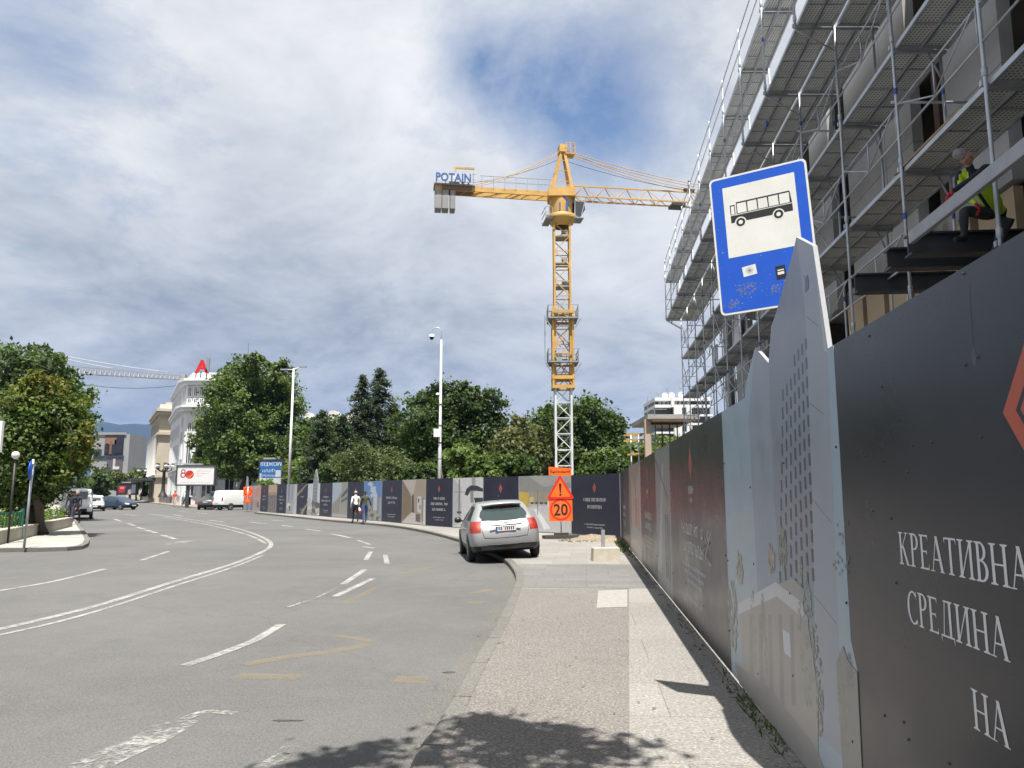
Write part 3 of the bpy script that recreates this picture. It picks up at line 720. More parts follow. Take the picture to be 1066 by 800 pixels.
def pic_back(label, x0, x1, kind, outline=None):
    o, w = hoarding_panel(label, on_back(x0), on_back(x1), T0, T1, pc((.33, .33, .33)), G_B, outline)
    pr = Print(); Q = lambda pts, c_: pr.poly([(p[0]*w, T0+.01+p[1]*(T1-T0-.02)) for p in pts], c_)
    if kind == 'garage':
        Q([(.01, 0), (.99, 0), (.99, 1), (.01, 1)], (.36, .355, .34)); Q([(.01, 1), (.99, 1), (.99, .78), (.6, .66), (.01, .72)], (.20, .20, .19)); Q([(.2, 1), (.5, .8), (.99, .88), (.99, 1)], (.27, .27, .255)); Q([(.01, .72), (.2, .70), (.2, .42), (.01, .36)], (.42, .30, .06))
        Q([(.2, .72), (.62, .70), (.62, .5), (.2, .5)], (.25, .22, .17)); Q([(.62, .7), (.75, .7), (.75, .44), (.62, .5)], (.50, .38, .13)); Q([(.22, .62), (.30, .62), (.30, .5), (.22, .5)], (.45, .36, .12))
        for k in range(4): Q([(.24+k*.09, .53), (.30+k*.09, .53), (.30+k*.09, .49), (.24+k*.09, .49)], (.06, .06, .07))
        Q([(.01, .40), (.62, .48), (.99, .46), (.99, 0), (.01, 0)], (.43, .43, .42)); Q([(.3, .40), (.38, .40), (.62, .06), (.50, .04)], (.62, .62, .61))
        Q([(.56, .52), (.6, .58), (.7, .585), (.78, .52), (.78, .44), (.58, .44)], (.55, .56, .58)); Q([(.63, .57), (.7, .575), (.74, .53), (.62, .53)], (.03, .03, .035)); Q([(.60, .46), (.66, .46), (.66, .41), (.60, .41)], (.02, .02, .02)); Q([(.72, .46), (.76, .46), (.76, .41), (.72, .41)], (.02, .02, .02)); Q([(.37, .75), (.385, .75), (.385, .3), (.37, .3)], (.15, .15, .15))
    elif kind == 'shower':
        Q([(.01, 0), (.99, 0), (.99, 1), (.01, 1)], (.47, .47, .47)); Q([(.01, 1), (.3, .8), (.3, .1), (.01, 0)], (.36, .36, .36)); Q([(.62, 1), (.75, 1), (.75, .72), (.66, .72)], (.25, .25, .25))
        Q([(.4, .66), (.46, .78), (.6, .85), (.8, .84), (.99, .78), (.99, .72), (.75, .74), (.6, .74), (.5, .64)], (.03, .03, .035)); Q([(.58, .74), (.68, .74), (.70, .5), (.60, .5)], (.20, .2, .2)); Q([(.7, .6), (.99, .60), (.99, .5), (.74, .5)], (.03, .03, .03)); Q([(.20, .98), (.24, .98), (.24, .25), (.20, .25)], (.12, .12, .12)); Q([(.05, .72), (.4, .72), (.4, .71), (.05, .71)], (.1, .1, .1)); Q([(.15, .32), (.3, .32), (.3, .28), (.15, .28)], (.05, .05, .05))
    elif kind == 'corridor':
        Q([(.01, 0), (.99, 0), (.99, 1), (.01, 1)], (.34, .27, .20)); Q([(.01, 1), (.6, 1), (.5, .7), (.38, .62)], (.45, .40, .34)); Q([(.01, .0), (.9, 0), (.55, .25), (.42, .25)], (.50, .47, .43)); Q([(.01, 1), (.38, .66), (.40, .26), (.01, .04)], (.20, .14, .09)); Q([(.42, .62), (.5, .68), (.54, .25), (.42, .25)], (.10, .07, .05))
        Q([(.66, .62), (.82, .62), (.82, .24), (.66, .28)], (.52, .50, .47)); Q([(.69, .57), (.74, .57), (.74, .48), (.69, .48)], (.04, .04, .04)); Q([(.75, .43), (.79, .43), (.79, .34), (.75, .34)], (.05, .05, .05)); Q([(.60, .22), (.78, .22), (.78, .04), (.60, .06)], (.12, .10, .09)); Q([(.9, .55), (.98, .55), (.98, 0), (.9, 0)], (.55, .55, .55)); Q([(.88, .58), (.90, .58), (.90, .06), (.88, .06)], (.04, .04, .04))
    elif kind == 'sky':
        Q([(.01, 0), (.99, 0), (.99, 1), (.01, 1)], (.10, .20, .42))
        for i in range(9): r_ = random.Random(i+30); pr.blob(w*r_.uniform(.12, .85), r_.uniform(1.2, 2.2), .14*w, .12, (.40, .47, .55), i)
        for i in range(11): h_ = .3+.34*abs(math.sin(i*2.3)); Q([(.03+i*.085, 0), (.11+i*.085, 0), (.11+i*.085, h_), (.03+i*.085, h_)], ((.24, .24, .23), (.33, .33, .31), (.20, .185, .16))[i % 3])
        Q([(.55, .25), (.75, .25), (.75, .66), (.66, .76), (.55, .68)], (.42, .46, .50))
        for i in range(14): r_ = random.Random(i+70); pr.blob(w*r_.uniform(.08, .92), r_.uniform(.12, .6), .09*w, .1, ((.15, .14, .11), (.32, .29, .24), (.10, .12, .07))[i % 3], i)
    elif kind == 'street':
        Q([(.01, 0), (.99, 0), (.99, 1), (.01, 1)], (.36, .40, .46)); Q([(.62, 1), (.99, 1), (.99, 0), (.5, 0), (.6, .5)], (.27, .265, .235)); Q([(.01, .4), (.3, .5), (.6, .75), (.6, .1), (.01, .08)], (.30, .275, .23)); Q([(.6, .62), (.99, .85), (.99, .72), (.6, .54)], (.07, .07, .065)); Q([(.6, .48), (.99, .60), (.99, .52), (.6, .42)], (.08, .08, .07))
        for k in range(4): Q([(.08+k*.12, .35+.08*k), (.12+k*.12, .37+.08*k), (.12+k*.12, .1), (.08+k*.12, .1)], (.14, .12, .10))
        Q([(.01, .1), (.99, .08), (.99, 0), (.01, 0)], (.34, .33, .31))
    elif kind == 'towercut':
        Q([(.01, 0), (.99, 0), (.99, 1), (.01, 1)], (.50, .52, .54)); Q([(.35, 0), (.78, 0), (.80, 1.0), (.66, 1.42), (.55, 1.36), (.44, 1.0)], (.23, .24, .25))
        for k in range(9): Q([(.46, .25+k*.115), (.76, .25+k*.115), (.76, .27+k*.115), (.46, .27+k*.115)], (.12, .125, .13))
        for i in range(16): r_ = random.Random(i+110); pr.blob(w*r_.uniform(.1, .9), r_.uniform(.15, 1.3), .16*w, .16, ((.13, .12, .09), (.36, .33, .28), (.08, .08, .06), (.44, .42, .38))[i % 4], i)
    elif kind == 'bw':
        Q([(.01, 0), (.99, 0), (.99, 1), (.01, 1)], (.30, .31, .33)); Q([(.7, 0), (.99, 0), (.99, 1), (.75, 1)], (.40, .41, .44)); Q([(.15, 1), (.3, 1), (.28, .3), (.2, .3)], (.18, .18, .19)); pr.blob(w*.3, .62, .2*w, .25, (.52, .52, .52), 4); pr.blob(w*.35, .5, .08*w, .2, (.06, .06, .06), 5); Q([(.5, 1), (.6, 1), (.56, .4), (.5, .4)], (.22, .22, .23))
    elif kind == 'dusk':
        Q([(.01, 0), (.99, 0), (.99, 1), (.01, 1)], (.14, .125, .115)); Q([(.01, .62), (.99, .62), (.99, 1), (.01, 1)], (.44, .34, .20)); Q([(.01, .62), (.99, .62), (.99, .72), (.01, .72)], (.30, .22, .14))
        for k in range(8): Q([(.05+k*.115, .1), (.10+k*.115, .1), (.10+k*.115, .45+.1*math.sin(k*3)), (.05+k*.115, .45+.1*math.sin(k*3))], (.28, .25, .21) if k % 2 else (.07, .065, .06))
    else:
        Q([(.01, 0), (.99, 0), (.99, 1), (.01, 1)], (.36, .33, .31)); Q([(.2, .85), (.9, .95), (.7, .6), (.3, .5)], (.42, .22, .20)); pr.blob(w*.4, .8, .25*w, .3, (.42, .25, .18), 3); pr.blob(w*.7, .6, .16*w, .3, (.16, .12, .10), 8)
    pr.mb.build('printed_picture', pr.mats, o)
X = PXB
dark_back('navy hoarding panel with two lines of serif words, between road works sign and corner', *X[0], ['СОНЦЕ ПРЕТВОРЕНО', 'ВО ЕНЕРГИЈА'], 100)
pic_back('hoarding panel with a parking garage picture right behind the road works sign', *X[1], 'garage')
dark_back('navy hoarding panel half hidden behind the roof of the silver hatchback', *X[2], [], 110)
pic_back('hoarding panel with a black and white shower picture left of the silver hatchback roof', *X[3], 'shower')
dark_back('navy hoarding panel with three lines of white words under the tall camera pole', *X[4], ['~.44', '~.6', '~.5'], 120)
pic_back('hoarding panel with a brown corridor picture left of the camera pole', *X[5], 'corridor')
dark_back('navy hoarding panel with two lines of words between corridor picture and blue sky picture', *X[6], ['~.56', '~.36'], 130)
pic_back('hoarding panel with a blue sky city picture right of the two strollers', *X[7], 'sky')
dark_back('navy hoarding panel partly hidden behind the man in the white shirt', *X[8], ['~.5', '~.4'], 140)
pic_back('hoarding panel with a picture of grey balconied blocks left of the strollers', *X[9], 'street')
dark_back('navy hoarding panel with three lines of words right of the cut out tower panel', *X[10], ['~.4', '~.7', '~.3'], 150)
pic_back('hoarding panel with a grey pointed tower cut out sticking up over its top edge', *X[11], 'towercut',
         lambda w: [(.004, T0), (w-.004, T0), (w-.004, T1), (.82*w, T1), (.82*w, 2.6), (.66*w, 3.42), (.55*w, 3.28), (.44*w, 2.5), (.42*w, T1), (.004, T1)])
dark_back('navy hoarding panel crossed by two bronze diagonal bands', *X[12], ['~.3'], 160, True)
pic_back('hoarding panel with a pale grey abstract picture below the blue billboard', *X[13], 'bw')
dark_back('navy hoarding panel with a pale emblem under the right half of the blue billboard', *X[14], ['~.4', '~.6', '~.25'], 170)
pic_back('hoarding panel with a dusk skyline picture in amber and brown', *X[15], 'dusk')
dark_back('navy hoarding panel second from the far left end of the hoarding', *X[16], ['~.4', '~.4'], 180)
pic_back('last printed hoarding panel at the far left end beside the small orange signs', *X[17], 'people')
# ================================================================ BUS STOP SIGN
m_signblue = mat('sign_blue', (.010, .085, .50), .32, var=.08, scale=3, grain=60)
m_signwhite = mat('sign_white', (.66, .66, .62), .4, var=.06, scale=4, grain=60)
m_signblack = mat('sign_black', (.012, .012, .014), .45)
sg_root = thing('bus_stop_sign', 'large blue bus stop sign tilted above the hoarding with a black bus on white', 'bus stop sign', (2.22, 5.42, 0))
SW, SH = .70, 1.064
M_sign = Matrix.Translation((1.833, 5.418, 3.469)) @ Matrix.Rotation(-.495, 4, 'Z') @ Matrix.Rotation(-.002, 4, 'X') @ Matrix.Rotation(-.051, 4, 'Y')
def sign_part(name, mb, mats, par=sg_root):
    mb.v = [tuple(M_sign @ Vector((v[0], v[1]*.25 if v[1] < 0 else v[1], v[2]))) for v in mb.v]; return mb.build(name, mats, par)
def rrect(w, h, r, n=5):
    pts = []
    for cx, cz, a0 in ((w/2-r, h/2-r, 0), (-w/2+r, h/2-r, PI/2), (-w/2+r, -h/2+r, PI), (w/2-r, -h/2+r, 1.5*PI)):
        pts += [(cx+r*math.cos(a0+k*PI/2/n), cz+r*math.sin(a0+k*PI/2/n)) for k in range(n+1)]
    return pts
def slab_xz(mb, pts, y0, y1, mi=0):
    n = len(pts); mb.add([(p[0], y0, p[1]) for p in pts]+[(p[0], y1, p[1]) for p in pts], [tuple(range(n)), tuple(range(n, 2*n))[::-1]]+[(i, n+i, n+(i+1) % n, (i+1) % n) for i in range(n)], mi)
mb = MB(); slab_xz(mb, rrect(SW, SH, .035), 0, .02); sign_part('sign_plate', mb, m_signwhite)
mb = MB(); slab_xz(mb, rrect(SW-.028, SH-.028, .028), -.002, .001); sign_part('blue_face', mb, m_signblue)
mb = MB(); wx0, wx1, wz0, wz1 = -.255, .262, -.105, .445
slab_xz(mb, [(wx0, wz0), (wx1, wz0), (wx1, wz1), (wx0, wz1)], -.004, -.001); sign_part('white_field', mb, m_signwhite)
# bus pictogram: front to the left
mb = MB()
def bz(u, v): return (-.212+u*.44, .115+v*.20)          # unit frame of the bus
def bp(pts, mi=0, y=-.0052):
    q = [bz(*p) for p in pts]; mb.add([(p[0], y, p[1]) for p in q], [tuple(range(len(q)))[::-1]], mi)
bp([(0, .22), (1, .22), (1, .50), (.98, .95), (.97, 1), (.10, 1), (.09, .50), (0, .50)]); bp([(0, .50), (.082, .50), (.082, .92), (.0, .92)])
for k in range(5): a = .118+k*.172; bp([(a, .56), (a+.155, .56), (a+.15 if k < 4 else a+.158, .94), (a, .94)], 1, -.0056)
bp([(.014, .55), (.068, .55), (.068, .87), (.016, .87)], 1, -.0056)
bp([(.095, .5), (.103, .5), (.103, 1), (.095, 1)], 1, -.0055); bp([(0, .505), (1, .505), (1, .53), (0, .53)], 1, -.0057)
for cx in (.155, .77):
    for r_, mi, yy in ((.095, 1, -.006), (.075, 0, -.0064), (.036, 1, -.0068)):
        bp([(cx+r_*math.cos(k*PI/12), .20+r_*2.2*math.sin(k*PI/12)) for k in range(24)], mi, yy)
sign_part('bus_pictogram', mb, [m_signblack, m_signwhite])
mb = MB()
def stk(cx, cz, w, h, rot, mi, y=-.0045):
    M = Matrix.Rotation(rot, 2); mb.add([(cx+(M @ Vector(p)).x, y, cz+(M @ Vector(p)).y) for p in ((-w/2, -h/2), (w/2, -h/2), (w/2, h/2), (-w/2, h/2))], [(0, 1, 2, 3)], mi)
stk(-.115, -.225, .098, .075, .10, 0)
for k in range(7): a = k*PI/7; stk(-.115, -.225, .06, .004, a+.1, 2, -.0048)
stk(.10, -.28, .07, .10, .05, 1); stk(.10, -.262, .045, .008, .05, 0, -.0049); stk(.10, -.285, .045, .02, .05, 0, -.0049); stk(.30, -.25, .05, .09, 0, 0)
sign_part('stickers', mb, [m_signwhite, m_signblack, m_print_grey])
mb = MB()
for i in range(170):
    bx, bz_, s_ = rng.choice([(-.27, -.46, .022), (-.235, -.46, .02), (-.14, -.36, .03), (-.18, -.365, .03), (-.1, -.36, .03), (.04, -.39, .03), (.09, -.40, .03), (.30, -.40, .02)])
    x, z = bx+rng.gauss(0, s_*.7), bz_+rng.gauss(0, s_*.8); q = rng.uniform(.003, .008)
    if abs(x) < .33 and abs(z) < .5: mb.add([(x-q, -.0035-i*2e-6, z-q*.6), (x+q, -.0035-i*2e-6, z-q), (x+q*.7, -.0035-i*2e-6, z+q*.8), (x-q*.6, -.0035-i*2e-6, z+q)], [(0, 1, 2, 3)])
sign_part('glue_residue', mb, mat('glue_residue', (.09, .13, .30), .7, var=.2, scale=40))
mb = MB()
for i in range(60):
    x, z = rng.uniform(-.32, .32), rng.uniform(-.5, .5); q = rng.uniform(.0012, .003); mb.add([(x-q, -.0072, z), (x, -.0072, z-q), (x+q, -.0072, z), (x, -.0072, z+q)], [(0, 1, 2, 3)], 0 if z < wz0 or abs(x) > .26 else 1)
sign_part('chips', mb, [m_signwhite, m_print_grey])
mb = MB(); q = M_sign @ Vector((.29, .07, 0)); ax_ = M_sign.to_3x3() @ Vector((0, 0, 1)); mb.tube([q-ax_*(q.z/ax_.z), q+ax_*.44], .03, 10); mb.build('post', m_greysteel, sg_root)
for z in (-.35, .36): mb = MB(); mb.box((.29, .05, z), (.09, .09, .04)); sign_part('clamp', mb, m_galv)

# ================================================================ BUILDING UNDER CONSTRUCTION AND SCAFFOLD
KF = .10
def fx(a, Y): return a+KF*Y                      # facade-parallel line at clear distance a from the eye
FD = Vector((KF, 1, 0)).normalized(); FN = Vector((FD.y, -FD.x, 0))    # along / into the building
frz = math.atan2(FD.y, FD.x)
m_wallgrey = mat('grey_facade_panel', (.36, .36, .355), .8, var=.15, scale=.7, grain=16, bumps=.1)
m_wallwarm = mat('warm_facade_panel', (.33, .322, .31), .85, var=.18, scale=.8, grain=16, bumps=.1)
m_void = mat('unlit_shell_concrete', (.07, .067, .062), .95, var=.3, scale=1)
m_insul = mat('insulation_board', (.44, .34, .22), .85, var=.12, scale=2)
m_whitewrap = mat('white_wrap', (.62, .63, .65), .6, var=.12, scale=2)
m_rust = mat('rusty_primer', (.085, .055, .04), .8, var=.3, scale=4)
bld = thing('building_under_construction', 'grey building shell under construction behind the scaffold with dark window gaps and steel beams', 'building', (fx(6, 20), 20, 0))
def fbox(mb, a0, a1, y0, y1, z0, z1, mi=0):
    c0 = [(fx(a, y), y) for a, y in ((a0, y0), (a1, y0), (a1, y1), (a0, y1))]; mb.prism(c0, z0, z1, mi)
LV = [4.5, 6.5, 8.5, 10.5, 12.5]
wall_mb = []
segs = [(2.0, 5.6), (6.9, 9.0), (10.2, 11.9), (13.2, 16.6), (17.8, 19.4), (20.6, 23.6), (25.0, 26.6), (28.0, 30.6), (32.0, 33.2)]
for i, (y0, y1) in enumerate(segs):
    mb = MB(); mm = m_wallgrey if i % 3 else m_wallwarm
    z = 3.3 if not 10 < y0 < 18 else 5.95
    while z < 12.4:                              # panels with open joints
        h = min(1.5+.25*((i*7+int(z*3)) % 3), 12.5-z); yy = y0
        while yy < y1-.1:
            L_ = min(1.25, y1-yy); fbox(mb, 5.95+.004*((i+int(yy*4)) % 3), 6.15, yy+.006, yy+L_-.006, z+.006, z+h-.006); yy += L_
        z += h
    mb.build('wall_panel', mm, bld)
for z in (3.0, 6.35, 9.55, 12.55):
    mb = MB(); fbox(mb, 6.2, 14, 1.5, 33.4, z-.3, z); mb.build('floor_slab', m_concrete, bld)
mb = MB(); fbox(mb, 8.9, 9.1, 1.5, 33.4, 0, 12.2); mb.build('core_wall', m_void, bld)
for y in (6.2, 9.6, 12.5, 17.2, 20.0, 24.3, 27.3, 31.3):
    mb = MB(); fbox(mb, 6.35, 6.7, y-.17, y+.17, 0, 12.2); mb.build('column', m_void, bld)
for y0 in (5.75, 12.65): mb = MB(); fbox(mb, 6.2, 6.34, y0, y0+.2, 3.3, 9.2); mb.build('rusty_stanchion', m_rust, bld)
# lower storey: tan insulation boards between dark studs, beam ends coming through
for i, (y0, y1) in enumerate([(10.3, 11.3), (11.55, 12.5), (12.75, 13.7), (13.95, 14.9), (15.15, 16.1), (16.35, 17.3), (19.5, 20.4), (23.8, 24.9)]):
    mb = MB(); fbox(mb, 6.0, 6.14, y0, y1, 2.2, 5.9); b = mb.build('insulation_board', m_insul, bld)
for i in range(9):
    y0 = 33.6+i*.0
m_i = m_darksteel
def ibeam(mb, a, b, h=.3, w=.2, t=.025):
    a, b = Vector(a), Vector(b); up = Vector((0, 0, 1))
    mb.bar(a+up*(h/2-t/2), b+up*(h/2-t/2), w, t); mb.bar(a-up*(h/2-t/2), b-up*(h/2-t/2), w, t); mb.bar(a, b, t, h-2*t)
for (ya, z, a0, a1) in [(10.0, 4.93, 4.33, 8.5), (10.65, 4.93, 4.3, 8.5), (11.95, 4.93, 4.28, 8.5)]:
    mb = MB(); p = Vector((fx(a0, ya), ya, z)); q = p+FN*(a1-a0); ibeam(mb, p, q, .30, .22); mb.build('steel_beam', m_i, bld)
mb = MB(); p = Vector((fx(4.28, 9.82), 9.82, 0)); q = Vector((fx(4.28, 2.5), 2.5, 0)); zc = 4.97
mb.bar(p+Vector((0, 0, zc)), q+Vector((0, 0, zc)), .018, .135); mb.bar(p+FN*.022+Vector((0, 0, zc+.075)), q+FN*.022+Vector((0, 0, zc+.075)), .06, .014); mb.bar(p+FN*.022+Vector((0, 0, zc-.075)), q+FN*.022+Vector((0, 0, zc-.075)), .06, .014)
mb.build('edge_channel', m_greysteel, bld)
mb = MB(); fbox(mb, 4.75, 6.2, 2.5, 10.2, 4.38, 4.44); mb.build('work_platform', m_darksteel, bld)
mb = MB()
for y in (10.1, 7.9): mb = MB(); mb.tube([(fx(4.9, y), y, 0), (fx(4.9, y), y, 4.38)], .04, 8); mb.build('prop', m_galv, bld)
for (y, a) in [(8.2, 5.35), (7.6, 5.5)]:
    mb = MB(); mb.bar((fx(a, y), y, 4.44), (fx(a, y), y, 5.9), .14, .14); mb.build('column_stub', m_darksteel, bld)
# far end: white sheeting, dark plinth
for (y0, y1, z0, z1) in [(25.0, 26.4, 5.0, 6.3), (28.4, 29.8, 6.8, 8.3), (30.9, 31.9, 4.4, 5.8), (21.5, 22.5, 4.6, 6.0), (33.6, 34.6, 7.0, 8.2)]:
    mb = MB(); fbox(mb, 5.72, 5.78, y0, y1, z0, z1); mb.build('white_sheeting', m_whitewrap, bld)
mb = MB(); fbox(mb, 5.75, 5.9, 24.0, 33.5, 3.35, 4.3); mb.build('plinth', mat('navy_sheet', (.02, .022, .035), .6), bld)

scf = thing('scaffold', 'tall galvanised steel scaffold with perforated decks wrapped along the building behind the hoarding', 'scaffold', (fx(5.2, 20), 20, 0))
AO, AI, AC = 4.80, 5.53, 4.05
YS = [3.6+2.5*i for i in range(15)]
def fp(a, y, z): return Vector((fx(a, y), y, z))
def post(a, y, z0, z1, r=.0245):
    mb = MB(); mb.tube([fp(a, y, z0), fp(a, y, z1)], r, 10)
    for z in LV:
        if z0-.1 < z < z1+.05:
            mb.lathe([(r+.004, -.06), (r+.012, -.05), (r+.012, .05), (r+.004, .06)], 10, fp(a, y, z+.12), 'z', 0)
            if (int(y*10)+int(z)) % 2: mb.lathe([(r+.002, -.05), (r+.003, .05)], 10, fp(a, y, z-.75), 'z', 1)
            mb.box(fp(a, y, z)+FD*.05, (.05, .07, .07), frz)
    mb.build('post', [m_galv, m_blueclip], scf)
for y in YS:
    post(AO, y, 0, 12.6); post(AI, y, 0, 10.6, .022); post(AC, y, 10.42, 13.62)
def deck(a0, a1, y0, y1, z):
    mb = MB(); k = 2 if a1-a0 > .5 else 1; w_ = (a1-a0)/k
    for i in range(k):
        s0, s1 = a0+i*w_+.008, a0+(i+1)*w_-.008
        fbox(mb, s0+.02, s1-.02, y0+.03, y1-.03, z-.012, z, 0)
        for s_ in (s0, s1): fbox(mb, s_-.018, s_+.018, y0+.03, y1-.03, z-.065, z+.004, 1)
        for q in (.25, .5, .75): yy = y0+(y1-y0)*q; fbox(mb, s0+.02, s1-.02, yy-.015, yy+.015, z-.03, z-.0125, 1)
    for yy in (y0+.045, y1-.045): fbox(mb, a0+.01, a1-.01, yy-.02, yy+.02, z-.06, z-.013, 1)
    mb.build('deck', [m_deck, m_galv], scf)
def guard(a, y0, y1, z, diag=True):
    mb = MB(); r = .0135
    ym = (y0+y1)/2
    for h in (.5, 1.0): mb.tube([fp(a, y0+.03, z+h), fp(a, y1-.03, z+h)], r*1.25, 6)
    if diag:
        mb.tube([fp(a-.005, ym, z+.5), fp(a-.005, ym, z+1.0)], r, 6); mb.tube([fp(a-.02, y0+.1, z+1.0), fp(a-.02, ym, z+.5)], r*.9, 6); mb.tube([fp(a-.02, y1-.1, z+1.0), fp(a-.02, ym, z+.5)], r*.9, 6)
        mb.tube([fp(a+.0, y0+.08, z+.5), fp(a+.0, y0+.08, z+1.0)], r*.9, 6)
    mb.build('guard_rail', m_galv, scf)
def transom(a0, a1, y, z, br=None):
    mb = MB(); mb.bar(fp(a0, y, z-.09), fp(a1, y, z-.09), .04, .05, 0, )
    if br: mb.tube([fp(br[0], y, z-.12), fp(br[1], y, z-.55)], .017, 6)
    mb.build('transom', m_galv if br and br[1] > AO-.1 and False else m_greysteel, scf)
for i in range(len(YS)-1):
    y0, y1 = YS[i], YS[i+1]
    for z in (6.5, 8.5): deck(AO+.04, AI+.12, y0, y1, z); guard(AO, y0, y1, z)
    if i >= 3: guard(AO, y0, y1, 4.5)
    if i >= 9: deck(AO+.04, AI+.12, y0, y1, 4.5)
    deck(AO+.04, AI+.12, y0, y1, 10.5); deck(AC+.03, AO-.03, y0, y1, 10.5)
    deck(AC+.03, AO-.05, y0, y1, 12.5); guard(AC, y0, y1, 12.5, False); guard(AC, y0, y1, 10.5, i % 3 == 0)
for i, y in enumerate(YS):
    for z in (6.5, 8.5): transom(AO, AI+.1, y, z, (AI+.05, AI-.0) if False else (AO+.55, AI))
    transom(AC, AI+.1, y, 10.5, (AC+.02, AO)); transom(AC, AO, y, 12.5)
# toe boards of the overhanging deck and long diagonal braces on the face
m_plank = mat('scaffold_plank', (.30, .21, .12), .85, var=.3, scale=4); r3 = random.Random(4)
for (a0, y0, z, L_) in [(4.95, 9.3, 6.52, 2.1), (5.15, 12.2, 8.52, 2.3), (4.3, 14.0, 10.52, 2.2), (5.0, 17.6, 6.52, 2.4), (5.05, 20.5, 8.52, 1.9), (4.25, 24.2, 10.52, 2.3)]:
    o = MB(); o.bar(fp(a0, y0, z+.02), fp(a0+r3.uniform(-.08, .08), y0+L_, z+.02), .2, .035); tag(o.build('loose_plank', m_plank, None, loc=tuple(fp(a0, y0, z))), 'loose timber plank lying on a scaffold deck', 'plank', 'planks left on the scaffold decks')
for y in YS[1::2]:
    for z in (7.6, 9.6): mb = MB(); mb.tube([fp(AO-.06, y+.05, z), fp(6.0, y+.05, z)], .02, 6); mb.build('wall_tie', m_galv, scf)
for y0, z in ((8.6, 8.5), (16.1, 6.5), (21.1, 8.5)):
    mb = MB(); mb.tube([fp(AI+.03, y0+.1, z), fp(AI+.03, y0+2.4, z+2)], .018, 6); mb.build('diagonal_brace', m_galv, scf)
for y0 in (26.1, 31.1, 36.1):
    for z in (4.5, 6.5, 8.5):
        mb = MB(); mb.tube([fp(AO-.03, y0, z), fp(AO-.03, y0+2.5, z+2)], .016, 6); mb.build('diagonal_brace', m_galv, scf)
mb = MB(); mb.tube([fp(AC, 38.6, 10.45), fp(AO, 38.6, 10.0)], .017, 6)
for z in (11.0, 11.5, 13.0, 13.5): mb.tube([fp(AC, 38.6, z), fp(AO, 38.6, z)], .016, 6)
for z in (5, 5.5, 7, 7.5, 9, 9.5): mb.tube([fp(AO, 38.6, z), fp(AI, 38.6, z)], .016, 6)
mb.build('end_rail', m_galv, scf)
# ================================================================ TOWER CRANE (yellow) and far white crane
m_cy = mat('crane_yellow', (.50, .295, .08), .55, var=.22, scale=.9, grain=9)
m_cw = mat('crane_white', (.55, .56, .57), .5, var=.12, scale=.6)
m_cg = mat('crane_walkway', (.25, .27, .29), .6, .2)
m_weight = mat('ballast_concrete', (.25, .25, .25), .9, var=.2, scale=.7)
m_cblue = mat('crane_sign_blue', (.03, .09, .28), .5)
CB = at(587, 505, 66); CX, CYY = CB.x, 66.0
crane = thing('tower_crane', 'yellow tower crane on a lattice mast with white lower section, concrete counterweights and blue lettering', 'tower crane', (CX, CYY, -.1))
def cz(py): return at(587, py, CYY).z
def lattice(mb, x, y, hw, z0, z1, step, rc, rb):
    for sx in (-1, 1):
        for sy in (-1, 1): mb.bar((x+sx*hw, y+sy*hw, z0), (x+sx*hw, y+sy*hw, z1), rc, rc)
    z = z0; k = 0
    while z < z1-.05:
        z2 = min(z+step, z1); c = [(-hw, -hw), (hw, -hw), (hw, hw), (-hw, hw)]
        for i in range(4):
            a, b = c[i], c[(i+1) % 4]
            mb.bar((x+a[0], y+a[1], z), (x+b[0], y+b[1], z), rb, rb)
            p, q = (a, b) if (k+i) % 2 else (b, a); mb.bar((x+p[0], y+p[1], z), (x+q[0], y+q[1], z2), rb, rb)
            zm = (z+z2)/2; 
        z = z2; k += 1
zW = cz(405); zC0, zC1 = cz(404), cz(322); zT = cz(236)
mb = MB(); lattice(mb, CX, CYY, .68, -.1, zW+.3, 1.35, .17, .075); mb.build('white_mast', m_cw, crane)
mb = MB(); lattice(mb, CX, CYY, .68, zW, zT, 1.35, .17, .07); mb.build('yellow_mast', m_cy, crane)
mb = MB()
lattice(mb, CX, CYY, .86, zC0, zC1, 2.9, .17, .08)
for z in (zC0, zC0+.8, zC1-.4): 
    for s_ in (-1, 1): mb.bar((CX-.95, CYY+s_*.86, z), (CX+.95, CYY+s_*.86, z), .22, .30); mb.bar((CX+s_*.86, CYY-.95, z), (CX+s_*.86, CYY+.95, z), .22, .30)
mb.build('climbing_frame', m_cy, crane)
for py in (334, 379):
    mb = MB(); z = cz(py)
    for s_ in (-1, 1):
        mb.box((CX+s_*1.07, CYY, z), (.45, 2.6, .12)); mb.box((CX, CYY+s_*1.07, z), (1.68, .45, .12))
        for h in (.55, 1.1): mb.bar((CX-1.3, CYY+s_*1.3, z+h), (CX+1.3, CYY+s_*1.3, z+h), .045); mb.bar((CX+s_*1.3, CYY-1.3, z+h), (CX+s_*1.3, CYY+1.3, z+h), .045)
        for t in (-1.26, -.42, .42, 1.26): mb.bar((CX+t, CYY+s_*1.3, z), (CX+t, CYY+s_*1.3, z+1.1), .045); mb.bar((CX+s_*1.3, CYY+t, z), (CX+s_*1.3, CYY+t, z+1.1), .045)
        mb.bar((CX+s_*1.5, CYY-1.2, z-.1), (CX+s_*1.0, CYY-1.1, z-.9), .09)
    mb.build('walkway', m_cg, crane)
mb = MB()
for k in range(9): mb.box((CX-1.55, CYY-.5, zC0+3.6+k*.32), (.04, .5, .04))
for s_ in (-1, 1): mb.bar((CX-1.55, CYY-.5+.25*s_, zC0+2.2), (CX-1.55, CYY-.5+.25*s_, zC0+6.3), .05)
mb.box((CX-.5, CYY-.4, cz(374)), (.8, .8, .8)); mb.build('ladder', m_cg, crane)
mb = MB()
